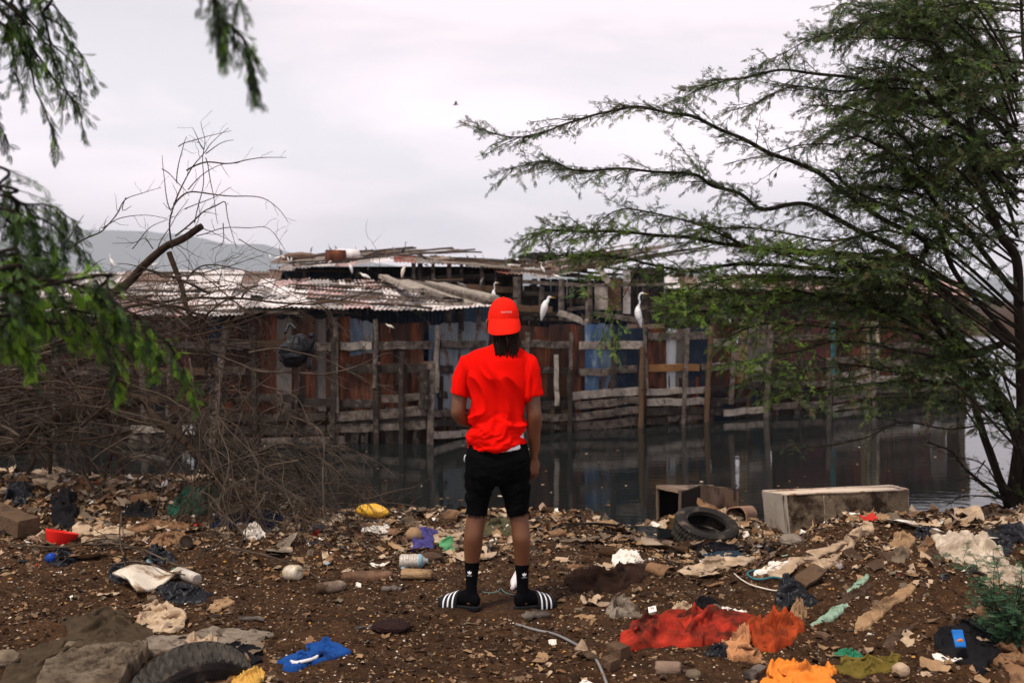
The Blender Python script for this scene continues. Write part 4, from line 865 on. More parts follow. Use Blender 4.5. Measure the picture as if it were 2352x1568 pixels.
mb = MB(); add_poly(mb, crown_pt(az_, el_, .0016), F); part('lettering', mb, whitem, cap, False)
# ---- dreadlocks
mb = MB(); r_ = random.Random(12)
locks = []
for i in range(64):
    a = r_.uniform(-1.25, 1.25) if i > 6 else r_.uniform(.6, 1.3)
    x0 = cxh+.008+.078*math.sin(a); y0 = .03-.098*math.cos(a); locks.append((x0, y0, r_.uniform(1.478, 1.555), r_.uniform(.0052, .0078), r_.uniform(-.010, .014)))
locks.append((X1(640), -.085, Z1(752), .0065, .028)); locks.append((X1(655), -.07, Z1(700), .006, .02))
for (x0, y0, ze, rr, dx) in locks:
    zs = 1.688; n = 16; t = np.linspace(0, 1, n); x1_ = float(np.clip(x0+dx, X1(606), X1(846)))
    if x0 < X1(628): x1_ = x0+.018+abs(dx)
    xx = x0*(1-t**.8)+x1_*t**.8+.006*np.sin(t*7+r_.uniform(0, 6)); yy = y0*(1-t)+min(y0, -.108)*t-.012*np.sin(t*3)+.004*np.sin(t*9+r_.uniform(0, 6)); zz = zs*(1-t)+ze*t
    rad = rr*(1+.22*np.sin(t*30+r_.uniform(0, 6)))*(1-.45*t**4); mb.tube(np.stack([xx, yy+DM, zz], -1), rad, 7)
part('dreadlocks', mb, hairm, man)
mb = MB(); rg = []; th = np.arange(26)*2*math.pi/26
for z, a, bb in ((1.80, .04, .05), (1.775, .068, .088), (1.73, .080, .100), (1.70, .080, .098), (1.67, .074, .088), (1.645, .060, .07)):
    rg.append(np.column_stack([hx+.004+a*np.cos(th), DM+.018+bb*np.sin(th)*np.where(np.sin(th) > 0, .55, 1), np.full(26, z)]))
mb.loft(rg); part('hair_roots', mb, hairm, man)

# ================================================================ birds
def make_bird(kind, colm, beakm, legm):
    "about one unit tall, facing +x, feet at the origin"
    b = MB()
    if kind == 'tall':
        spine = [(.085, .16, .012, .012), (.07, .22, .035, .03), (.045, .34, .075, .065), (.02, .46, .092, .08), (.01, .56, .078, .066), (.02, .635, .044, .038), (.045, .69, .024, .021), (.055, .76, .018, .017), (.035, .83, .018, .017), (.05, .90, .018, .018), (.09, .945, .024, .021), (.13, .945, .022, .018), (.165, .935, .010, .009)]
        bk = ((.155, .937), (.27, .925)); legs = ((-.0, .38, .02), (.03, .38, .0))
    elif kind == 'hunch':
        spine = [(-.10, .20, .012, .012), (-.08, .27, .04, .035), (-.05, .42, .095, .08), (-.01, .58, .118, .098), (.03, .70, .088, .078), (.09, .77, .050, .045), (.10, .83, .042, .038), (.13, .87, .036, .032), (.17, .87, .022, .020), (.20, .865, .010, .010)]
        bk = ((.19, .866), (.33, .84)); legs = ((-.03, .40, .02), (.02, .42, .0))
    elif kind == 'flat':
        spine = [(-.42, .40, .012, .012), (-.34, .44, .05, .035), (-.2, .52, .11, .09), (0, .60, .125, .11), (.14, .64, .09, .085), (.22, .70, .05, .048), (.27, .76, .044, .04), (.32, .78, .034, .03), (.37, .77, .012, .012)]
        bk = ((.36, .772), (.50, .73)); legs = ((-.04, .5, .0), (.03, .5, .03))
    else:   # alert, neck straight up
        spine = [(-.24, .18, .012, .012), (-.20, .24, .035, .03), (-.13, .36, .08, .07), (-.06, .48, .095, .085), (.01, .58, .07, .06), (.05, .66, .034, .030), (.06, .76, .022, .020), (.055, .86, .020, .018), (.07, .93, .026, .022), (.11, .945, .022, .018), (.14, .94, .010, .01)]
        bk = ((.13, .94), (.23, .95)); legs = ((-.05, .38, .0), (.0, .38, .02))
    T = np.array([(x_, 0, z_, w_, w_*0+d_) for x_, z_, w_, d_ in spine]); T[:, 3] = [q[3] for q in spine]; T[:, 4] = [q[2] for q in spine]
    limb(b, T, 44, 14, (0, 1, 0)); V = np.concatenate(b.V)
    root = bpy.data.objects.new('bird', None); col.objects.link(root)
    obj('body', b.mesh('bird_body', colm), root)
    mb = MB(); p = np.array([(bk[0][0], 0, bk[0][1]), ((bk[0][0]+bk[1][0])/2, 0, (bk[0][1]+bk[1][1])/2+.004), (bk[1][0], 0, bk[1][1])]); mb.tube(p, [.011, .007, .001], 6); obj('beak', mb.mesh('bird_beak', beakm), root)
    for (lx, lz, fx) in legs:
        mb = MB(); s_ = .02 if lx > 0 else -.02; mb.tube([(lx-.02, s_, lz+.06), (lx, s_, lz*.5), (lx+fx-.005, s_, .0)], [.014, .008, .006], 5)
        for k in (-.5, 0, .5): mb.tube([(lx+fx, s_, .004), (lx+fx+.06*math.cos(k), s_+.05*math.sin(k), .004)], [.005, .003], 4)
        obj('leg', mb.mesh('bird_leg', legm), root)
    return root
wh = mat('white_feathers', (.74, .73, .72), (.82, .81, .79), 12, .85); gy = mat('grey_feathers', (.10, .10, .10), (.26, .24, .23), 12, .9); cr_ = mat('cream_feathers', (.60, .53, .42), (.76, .70, .60), 9, .9); bkf = mat('dark_feathers', (.02, .018, .017), (.06, .05, .045), 12, .9)
yel = mat('yellow_beak', (.70, .36, .03), (.78, .46, .06), 9, .5); dkl = mat('dark_leg', (.03, .03, .03), (.08, .06, .05), 9, .6); pk = mat('pink_leg', (.45, .16, .12), (.5, .2, .15), 9, .6)
proto = {}
def bird(kind, colour, xv, yf, hv, D, flip, label, cat='bird', group=None, rz=0):
    key = (kind, colour)
    cm, bm2, lm = {'w': (wh, yel, dkl), 'g': (gy, dkl, dkl), 'c': (cr_, yel, pk), 'd': (bkf, dkl, dkl), 'wp': (wh, pk, pk)}[colour]
    if key not in proto: o = proto[key] = make_bird(kind, cm, bm2, lm)
    else: o = copy_tree(proto[key])
    o.name = 'egret' if colour in ('w', 'c') else 'wading_bird'
    p = P(xv, yf, D); s = hv/FPX*D; o.location = p; o.scale = (s, s, s); o.rotation_euler = (0, 0, R(180 if flip else 0)+R(rz))
    o['label'] = label; o['category'] = cat
    if group: o['group'] = group
W = 'white birds resting on the shack roofs'; Dk = 'dark birds standing on the roof ridges'
bird('tall', 'w', 1464, 768, 100, 22.3, False, 'tall white egret with curved neck and yellow beak standing on the fence top')
bird('hunch', 'w', 1251, 752, 80, 21.5, False, 'white egret facing right on a post, between the cap and the tall egret')
bird('tall', 'w', 1133, 704, 58, 20.6, False, 'white egret on the roof boards right above the red cap')
bird('flat', 'w', 1279, 650, 26, 22.9, True, 'small white bird bent over on the long grey rail')
bird('alert', 'w', 1245, 634, 34, 24.2, True, 'slim white egret on the lower edge of the brown shed roof')
bird('hunch', 'c', 926, 646, 42, 22.6, False, 'cream egret standing upright where the left roofs meet')
bird('alert', 'd', 929, 592, 38, 26.5, False, 'dark heron standing tall on the highest ridge')
bird('hunch', 'w', 806, 636, 36, 23.8, True, 'white bird with grey neck on the pale roof edge above the pink sheets', 'bird')
bird('flat', 'w', 838, 652, 32, 22.8, True, 'white bird lowering its head beside the heap of white sheets')
bird('hunch', 'g', 935, 680, 28, 21.2, True, 'small grey bird near the diagonal roof boards')
bird('flat', 'g', 990, 664, 30, 23.8, False, 'grey bird crouched under the open sided shack')
bird('flat', 'g', 1061, 672, 30, 22.4, True, 'grey heron squatting on the brown beam left of the cap')
bird('hunch', 'g', 1106, 664, 30, 23.9, False, 'grey brown bird on a short post behind the cap')
bird('flat', 'd', 966, 599, 22, 26.6, True, 'hunched dark bird where the roof ridge bends')
bird('hunch', 'd', 1339, 745, 30, 22.3, True, 'brown bird low behind the fence, left of the tall egret')
bird('flat', 'c', 895, 764, 26, 19.0, True, 'pale duck like bird on the fence rail left of the man')
rb = random.Random(8); ORD = 'first second third fourth fifth sixth seventh eighth ninth tenth eleventh twelfth thirteenth fourteenth fifteenth'.split()
for i, (x, y, h, lab) in enumerate([(621, 603, 22, 'leftmost of the white birds in a row on the upper left roof'), (639, 606, 24, 'second white bird of the row on the upper left roof'), (662, 606, 18, 'plump white bird in the middle of the row on the upper left roof'), (670, 608, 24, 'rightmost white bird of the row on the upper left roof'),
        (733, 608, 20, 'white bird sitting alone below the rusty drum'), (826, 597, 22, 'white bird sitting right of the two drums'), (846, 624, 16, 'white bird in the dark gap under the upper roof, left'), (979, 618, 16, 'white bird in the gap under the red edged roof')]):
    bird('flat' if i % 3 == 1 else 'hunch', 'w', x, y, h, 27.6 if i < 6 else 25, rb.random() < .5, lab, 'bird', W)
bird('alert', 'w', 255, 618, 36, 27.5, True, 'white egret standing against the blue hill behind the dead tree'); bird('alert', 'w', 507, 640, 36, 23.0, True, 'white egret behind the dead twigs on the whitish roof'); bird('hunch', 'w', 400, 690, 30, 21.0, False, 'white bird low on the whitish roof behind the dead branches')
bird('flat', 'w', 355, 622, 24, 27.0, False, 'white bird bent down on the far left ridge'); bird('hunch', 'w', 44, 622, 26, 27.0, False, 'white bird at the far left end of the roofs')
bird('hunch', 'g', 645, 592, 24, 29, True, 'grey bird on the far ridge above the row of white birds')
for i, (x, y, h) in enumerate([(715, 583, 18), (757, 581, 22), (772, 582, 20), (818, 585, 20), (841, 585, 22), (862, 586, 16), (906, 588, 24), (1000, 592, 14), (1034, 597, 12), (1073, 600, 20), (1092, 602, 18), (1111, 604, 20), (1160, 604, 16), (1480, 596, 16), (1528, 634, 14)]):
    bird('alert' if i % 2 else 'hunch', 'g', x, y, h, 28.5 if x < 920 else 27.8, rb.random() < .5, '%s dark bird of the row along the roof ridges, counted from the left' % ORD[i], 'bird', Dk, rb.uniform(-40, 40))
bird('hunch', 'w', 1638, 660, 32, 25.0, True, 'white bird on the grey sheet roof behind the leafy tree tips'); bird('hunch', 'w', 1676, 748, 20, 23.2, True, 'white bird on the fence top behind the leafy tree')
bird('alert', 'w', 1850, 640, 26, 29, True, 'white bird on the far right roof behind leaves')
# bird in flight
mb = MB(); limb(mb, [(-.35, 0, 0, .01, .01), (-.2, 0, .01, .05, .04), (0, 0, .02, .07, .06), (.15, 0, .02, .045, .04), (.28, 0, .03, .02, .02), (.36, 0, .02, .006, .006)], 24, 10)
fb = thing('flying_bird', 'small dark bird flying alone in the middle of the sky', 'bird', P(1047, 241, 34)); L = wloc(fb)
V = np.concatenate(mb.V); m2 = MB(); q = mb.F[4]; m2.addm(V*.34+np.array(L), mb.F[4]+mb.F[3]); part('body', m2, gy, fb)
for s_ in (-1, 1):
    mw = MB(); sp_ = np.linspace(0, 1, 8); lead = np.stack([.06-.10*sp_+.08*np.sin(sp_*3), s_*sp_*.55, .04+.14*np.sin(sp_*2.4)], -1); trail = lead-np.stack([.16*(1-sp_**2)+.01, 0*sp_, .01+0*sp_], -1)
    mw.grid(np.stack([lead, trail], 1).reshape(-1, 3)*.48+np.array(L), 8, 2); part('wing', mw, gy, fb)
# ================================================================ trees
M['bark'] = mat('bark', (.010, .0075, .006), (.034, .025, .019), 14, .95, .8, 60, (1, 1, .4))
M['bark_dead'] = mat('dead_bark', (.018, .011, .008), (.070, .046, .032), 14, .95, .8, 60, (1, 1, .5))
M['twig_dead'] = mat('dead_twig', (.020, .015, .011), (.120, .090, .068), 7, .9, 0)
def leafm(n, a, b_, tr=.25): return mat(n, a, b_, 3, .55, 0, trans=tr, spec=.35)
LM = [leafm('leaf_dark', (.026, .055, .016), (.060, .105, .030)), leafm('leaf_olive', (.060, .088, .024), (.11, .15, .038)), leafm('leaf_fresh', (.10, .19, .025), (.19, .31, .04), .35), leafm('leaf_dry', (.075, .055, .022), (.13, .09, .04))]
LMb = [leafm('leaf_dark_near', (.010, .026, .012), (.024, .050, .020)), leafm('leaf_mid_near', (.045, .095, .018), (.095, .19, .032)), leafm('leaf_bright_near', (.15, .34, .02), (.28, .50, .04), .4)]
def leaf_template(pairs, L, wid, llen):
    "a feather leaf along +x: leaflets as small quads on both sides"
    V = []; F = []
    for i in range(pairs):
        x = L*(.12+.86*i/(pairs-1)); s = math.sin(math.pi*(.25+.7*i/(pairs-1)))
        for sg in (1, -1):
            k = len(V); l = llen*s; w_ = wid; dz = -.18*l
            V += [(x, 0, 0), (x+w_*.7+l*.18, sg*l*.45, dz*.3+.0), (x+l*.35, sg*l, dz), (x-w_*.7+l*.14, sg*l*.5, dz*.6)]; F.append((k, k+1, k+2, k+3) if sg > 0 else (k, k+3, k+2, k+1))
    return np.array(V), np.array(F)
class Leafer:
    def __init__(s): s.pos = []; s.dir = []; s.up = []; s.sc = []; s.m = []
    def add(s, p, d, up, sc, m):
        if p[1] > 5:      # the gap in the leaves where the egret shows
            u_, v_ = CXP+FPX*p[0]/p[1], HYP-FPX*(p[2]-H)/p[1]
            if 1446 < u_ < 1502 and 655 < v_ < 750: return
        s.pos.append(p); s.dir.append(d); s.up.append(up); s.sc.append(sc); s.m.append(m)
    def build(s, tmpl, mb):
        TV, TF = tmpl; p = np.array(s.pos); d = np.array(s.dir); u = np.array(s.up); sc = np.array(s.sc)[:, None]
        d /= np.linalg.norm(d, axis=1, keepdims=True); y = np.cross(u, d); y /= np.linalg.norm(y, axis=1, keepdims=True)+1e-9; u = np.cross(d, y)
        n = len(p); V = p[:, None]+(d[:, None]*TV[None, :, 0:1]+y[:, None]*TV[None, :, 1:2]+u[:, None]*TV[None, :, 2:3])*sc[:, None]
        # droop
        F = TF[None]+(np.arange(n)*len(TV))[:, None, None]
        mb.add(V.reshape(-1, 3), F.reshape(-1, 4), np.repeat(np.array(s.m, np.int32), len(TF)))
def curve(pts, step):
    "pts: (n,3) control points -> smooth resample with given step"
    pts = np.asarray(pts, float); L = np.linalg.norm(np.diff(pts, axis=0), axis=1).sum(); n = max(4, int(L/step)+1)
    return spl(pts, n) if len(pts) > 2 else pts[0]+(pts[-1]-pts[0])*np.linspace(0, 1, n)[:, None]
def rot_about(v, k, a):
    k = k/np.linalg.norm(k); return v*math.cos(a)+np.cross(k, v)*math.sin(a)+k*np.dot(k, v)*(1-math.cos(a))
def twig_path(p, d, L, rg, curl=.25, grav=0.0, seg=.045, zig=.16):
    n = max(4, int(L/seg)); q = [p]; d = d/np.linalg.norm(d); bend = np.array([rg.gauss(0, 1), rg.gauss(0, 1), rg.gauss(0, 1)])*curl
    for i in range(n):
        z_ = np.array([rg.gauss(0, 1), rg.gauss(0, 1), rg.gauss(0, 1)])*zig
        dd = d+z_; q.append(q[-1]+dd/np.linalg.norm(dd)*seg); d = d+bend*seg+np.array([0, 0, -grav*seg]); d /= np.linalg.norm(d)
    return np.array(q)

# ---------------------------------------------------------------- leafy tree on the right
def leafy_tree():
    rg = random.Random(77)
    base = np.array([4.62, 9.4, float(G(4.62, 9.4))-.05])
    tree = thing('leafy_tree', 'large spreading thorn tree with feathery dark green leaves at the right edge', 'tree', base)
    O = Leafer(); twigs = MB(); limbs = []
    def px(lst, D0, D1, r0, r1, leafy=1.0, dens=1.0):
        if lst[0][0] < 2300 and lst[0][0] > 2040 and r0 >= .012: lst = [(2338, lst[0][1]+150)]+list(lst)
        n = len(lst); D = np.linspace(D0, D1, n); limbs.append((np.array([P(*q, d) for q, d in zip(lst, D)]), r0, r1, leafy, dens))
    BX = (2318, 1168)
    def S(f, *pts): return [f(*p) for p in pts]
    px([BX, (2332, 1080), (2345, 960), (2342, 840), (2338, 720)]+S(cU, (1660, 1480), (1580, 1350), (1500, 1180), (1450, 1030), (1400, 880), (1390, 700), (1380, 600), (1370, 520), (1290, 460), (1240, 350), (1200, 230), (1130, 140), (1090, 50), (1055, 0), (1020, -80)), 9.4, 8.6, .055, .009)
    px([BX, (2290, 1080), (2255, 980), (2225, 900), (2200, 830), (2160, 760), (2120, 700), (2080, 640)], 9.4, 8.8, .040, .020, .6)
    px([BX, (2352, 1060), (2400, 900), (2420, 700), (2400, 500), (2380, 300), (2350, 100), (2340, -60)], 9.4, 9.6, .05, .012)
    px([(2400, 640)]+S(cU, (1700, 900), (1600, 780), (1500, 650), (1400, 540), (1300, 450)), 9.5, 9.0, .02, .006)
    px([(2350, 700)]+S(cU, (1440, 1400), (1350, 1290), (1200, 1150), (1100, 1030), (990, 910), (870, 820), (760, 780), (640, 820)), 9.0, 8.0, .028, .007)
    px(S(cU, (640, 820), (430, 830), (270, 880), (150, 910), (0, 950)), 8.0, 7.8, .006, .003, .25)
    px([(2200, 640)]+S(cU, (1240, 1340), (1200, 1290), (1050, 1220), (900, 1170), (760, 1100), (650, 1020), (600, 960)), 8.8, 8.0, .026, .006)
    px(S(cU, (1205, 1280), (1210, 1180), (1180, 1080), (1100, 930), (1060, 830), (1000, 760), (960, 640)), 8.7, 8.3, .014, .004)
    px([(2160, 660)]+S(cU, (1000, 1420), (770, 1320), (640, 1240), (520, 1190), (400, 1160))+[(1751, 478), (1700, 447), (1639, 425), (1600, 402), (1538, 396), (1460, 394), (1392, 388), (1325, 391), (1275, 377), (1224, 371), (1162, 388)], 8.8, 7.6, .026, .003)
    px([(2120, 640)]+S(cU, (1150, 1380), (900, 1250), (700, 1100), (550, 1000), (400, 930), (280, 880), (150, 820), (0, 745))+[(1600, 270), (1555, 262), (1504, 256), (1437, 248), (1370, 262), (1303, 284), (1247, 304), (1185, 312), (1129, 304), (1095, 298)], 8.8, 7.4, .026, .003, .55)
    px([(1247, 304), (1200, 315), (1160, 330), (1129, 346), (1108, 360)], 7.5, 7.4, .004, .002, .5)
    px(S(cU, (1380, 780), (1330, 720), (1200, 590), (1120, 490), (1000, 460), (850, 465), (650, 430), (450, 410), (280, 400))+[(1700, 178), (1650, 190), (1605, 205), (1572, 228)], 8.8, 7.7, .026, .003)
    px(S(cU, (1250, 300), (1180, 240), (1050, 220), (850, 215), (700, 200), (600, 180), (480, 230), (350, 290), (210, 350)), 8.6, 7.9, .009, .003, .9)
    px(S(cU, (1120, 140), (1050, 100), (950, 90), (850, 110), (780, 180)), 8.6, 8.0, .007, .003)
    px(S(cU, (1100, 60), (980, 80), (850, 60), (760, 40), (690, 30), (620, 70)), 8.6, 8.0, .007, .003)
    px(S(cU, (1705, 60), (1500, 60), (1400, 40), (1320, 45)), 9.3, 8.9, .012, .004); px(S(cU, (1720, 190), (1500, 170), (1380, 140), (1250, 130)), 9.4, 8.9, .012, .004); px(S(cU, (1760, 380), (1600, 330), (1450, 330), (1300, 290)), 9.4, 8.9, .012, .004)
    px(S(cU, (1150, -60), (1190, 30), (1160, 90)), 8.6, 8.5, .005, .003)
    px(S(cU, (1150, 520), (900, 500), (700, 520), (500, 500), (300, 520), (150, 600), (0, 650)), 8.5, 7.7, .010, .003, .8)
    px(S(cU, (1060, 830), (900, 700), (700, 620), (560, 600), (430, 600)), 8.3, 7.9, .008, .003)
    # middle and lower limbs
    px([(2300, 700)]+S(cR, (1800, 740), (1700, 740), (1400, 720), (1150, 690), (900, 660), (700, 640), (520, 640), (400, 640), (300, 690)), 9.0, 7.5, .028, .003)
    px(S(cR, (1500, 780), (1320, 725), (1200, 690), (1000, 600), (800, 560), (700, 550), (600, 600)), 8.6, 7.7, .014, .003)
    px([(2300, 760)]+S(cR, (1900, 830), (1500, 800), (1200, 770), (950, 800), (700, 750), (560, 740), (400, 750)), 9.0, 7.6, .024, .003)
    px([(2200, 800)]+S(cR, (1700, 860), (1450, 830), (1250, 830), (1060, 850), (840, 920)), 9.0, 7.8, .020, .003)
    px([(2250, 850)]+S(cR, (1900, 900), (1600, 900), (1300, 900), (1100, 900), (1000, 950), (860, 960)), 9.0, 7.6, .022, .003)
    px(S(cR, (2000, 700), (1800, 640), (1600, 680), (1350, 640), (1150, 620), (1000, 640)), 8.8, 8.0, .016, .003)
    px([(1420, 620), (1385, 640), (1362, 655), (1345, 672)], 7.6, 7.5, .003, .0015, 1.2); px([(1500, 590), (1460, 625), (1438, 665), (1415, 710), (1398, 745), (1392, 775)], 7.7, 7.5, .004, .0015, 1.2)
    px([(2300, 790)]+S(cB, (1600, 560), (1480, 490), (1380, 410), (1250, 340), (1100, 280), (900, 240), (700, 200), (450, 230), (350, 160)), 9.2, 7.8, .035, .003)
    px(S(cB, (1500, 380), (1180, 300), (900, 250), (600, 280), (300, 310), (100, 300), (50, 290)), 8.8, 7.5, .016, .003)
    px([(2250, 830)]+S(cB, (1500, 480), (1300, 400), (1000, 420), (700, 380), (500, 420), (410, 465)), 9.0, 7.8, .018, .003)
    px(S(cB, (1600, 600), (1500, 560), (1200, 500), (900, 490), (600, 570), (430, 600)), 9.0, 7.7, .018, .003)
    px(S(cB, (1750, 660), (1600, 620), (1300, 640), (1000, 600), (700, 650), (560, 660)), 9.0, 7.9, .015, .003)
    px(S(cB, (1800, 720), (1700, 700), (1400, 680), (1100, 700), (800, 740), (630, 755)), 9.0, 7.9, .014, .003)
    px(S(cB, (1850, 850), (1750, 820), (1500, 780), (1250, 780), (1040, 800)), 9.1, 8.2, .013, .003)
    px(S(cB, (1880, 950), (1800, 900), (1600, 930), (1300, 910), (1100, 990), (850, 1040), (740, 1020)), 9.2, 8.2, .010, .002, .35)
    for q in ([(1930, 1330), (1850, 1200), (1760, 1000), (1700, 900), (1640, 820)], [(1900, 1340), (1800, 1260), (1650, 1150), (1580, 1050), (1450, 1000)], [(1930, 1330), (1925, 1150), (1880, 950), (1800, 760), (1720, 640)], [(1940, 1340), (1960, 1150), (1910, 1000), (1850, 880)]):
        px(S(cB, *q), 9.4, 9.0, .022, .006, .25)
    for q in ([(1930, 1350), (1800, 1300), (1650, 1290), (1540, 1330)], [(1930, 1355), (1850, 1370), (1750, 1390), (1680, 1420)], [(1760, 1240), (1680, 1200), (1600, 1210)], [(1840, 1250), (1760, 1150), (1690, 1100), (1600, 1090)], [(1750, 1100), (1705, 1160), (1670, 1200)], [(1900, 1290), (1780, 1230), (1700, 1215)]):
        px(S(cB, *q), 9.3, 9.0, .008, .003, .05)
    # extra limbs filling the dense heart of the crown
    for i in range(86):
        x0 = rg.uniform(2080, 2420); y0 = rg.uniform(0, 900) if i > 40 else rg.uniform(0, 480)
        if y0 > 780: x0 = rg.uniform(2180, 2420)
        L = rg.uniform(120, 300)*(1.15 if 450 < y0 < 800 else .8); a = rg.uniform(-.18, .35); D0 = rg.uniform(8.2, 10.4)
        t = np.linspace(0, 1, 6); pts = [(x0-L*k, y0-L*(math.sin(a)*k)+L*.18*k*k*rg.uniform(-.3, 1.2)) for k in t]; px(pts, D0, D0-rg.uniform(-.4, .8), .012, .003, 1.0)
    tm = MB()
    for (c, r0, r1, leafy, dens) in limbs:
        q = curve(c, .05); n = len(q); t = np.linspace(0, 1, n)
        q = q+np.stack([(vn(t*n*.16, r0*999, 0, 4)-.5), (vn(t*n*.16, r0*999, 9, 5)-.5), (vn(t*n*.16, r0*999, 5, 6)-.5)], -1)*.035*np.minimum(1, t*6)[:, None]
        rad = r0*(1-t)+r1*t; tm_ = tm if r0 > .012 else twigs; tm_.tube(q, rad, 7 if r0 > .012 else 5)
        T = np.gradient(q, axis=0); T /= np.linalg.norm(T, axis=1, keepdims=True); L = n*.05
        k = 2; side = 1
        while k < n-1:
            tt = t[k]; rr = rad[k]
            if rr < .024 and rg.random() < .95*dens:
                rem = (1-tt)*L; l2 = min(.11+rem*.24, .36)*rg.uniform(.4, 1.2)*(.35 if r0 < .0045 else 1)
                side = -side; ax = np.array([rg.gauss(0, .35), rg.gauss(0, .6), 1.0]); ax -= T[k]*np.dot(ax, T[k])
                d = rot_about(T[k], ax, side*rg.uniform(.45, 1.0))
                if leafy >= 1 and rg.random() < .35: d = d+np.array([0, 0, rg.uniform(-.7, .3)])
                p2 = twig_path(q[k], d, l2, rg, .5, .25, .04, .13); twigs.tube(p2, np.linspace(min(rr*.6, .0045), .0013, len(p2)), 4, cap=False)
                spray(O, twigs, p2, leafy, rg)
                if leafy > .5:
                    for j in range(2, len(p2)-1, 3):
                        p3 = twig_path(p2[j], rot_about(p2[j]-p2[j-1], ax, rg.choice((-1, 1))*rg.uniform(.5, 1.1))+np.array([0, 0, rg.uniform(-.02, .01)]), rg.uniform(.06, .18), rg, .5, .3, .04, .13); twigs.tube(p3, np.linspace(.0016, .0008, len(p3)), 3, cap=False); spray(O, twigs, p3, leafy, rg)
            k += max(1, int((.06 if leafy > .5 else .10)/.05*rg.uniform(.6, 1.4)))
        if leafy > .1: spray(O, twigs, q[int(n*.55):], leafy, rg, True)
    part('trunk', tm, M['bark'], tree); part('twigs', twigs, M['bark'], tree)
    cr_m = MB(); O.build(leaf_template(4, .044, .0070, .0140), cr_m); part('crown', cr_m, LM, tree)
    print('leaves', len(O.pos))
def spray(O, twigs, p, leafy, rg, tip=False, sc=1.0, bright=.07):
    n = len(p)
    if n < 3: return
    T = np.gradient(p, axis=0)
    clump = rg.random(); base_m = 0 if clump < .52 else (1 if clump < .84 else (3 if clump < .93 else 2))
    if p[-1][0] < 2.3 and p[-1][2] < 2.4 and rg.random() < .42: base_m = 2
    for i in range(1, n):
        if rg.random() > leafy*.95: continue
        for j in range(rg.choice((2, 3, 4, 5))):
            s = rg.choice((-1, 1)); up = np.array([rg.gauss(0, .5), rg.gauss(0, .5), 1.0]); t = T[i]/(np.linalg.norm(T[i])+1e-9)
            d = rot_about(t, up, s*rg.uniform(.4, 1.5))+np.array([0, 0, rg.uniform(-.9, .45)])
            m = base_m if rg.random() < .8 else rg.choice((0, 1, 3))
            O.add(p[i]+t*rg.uniform(-.02, .02), d, up, rg.uniform(.6, 1.2)*sc, m)
leafy_tree()

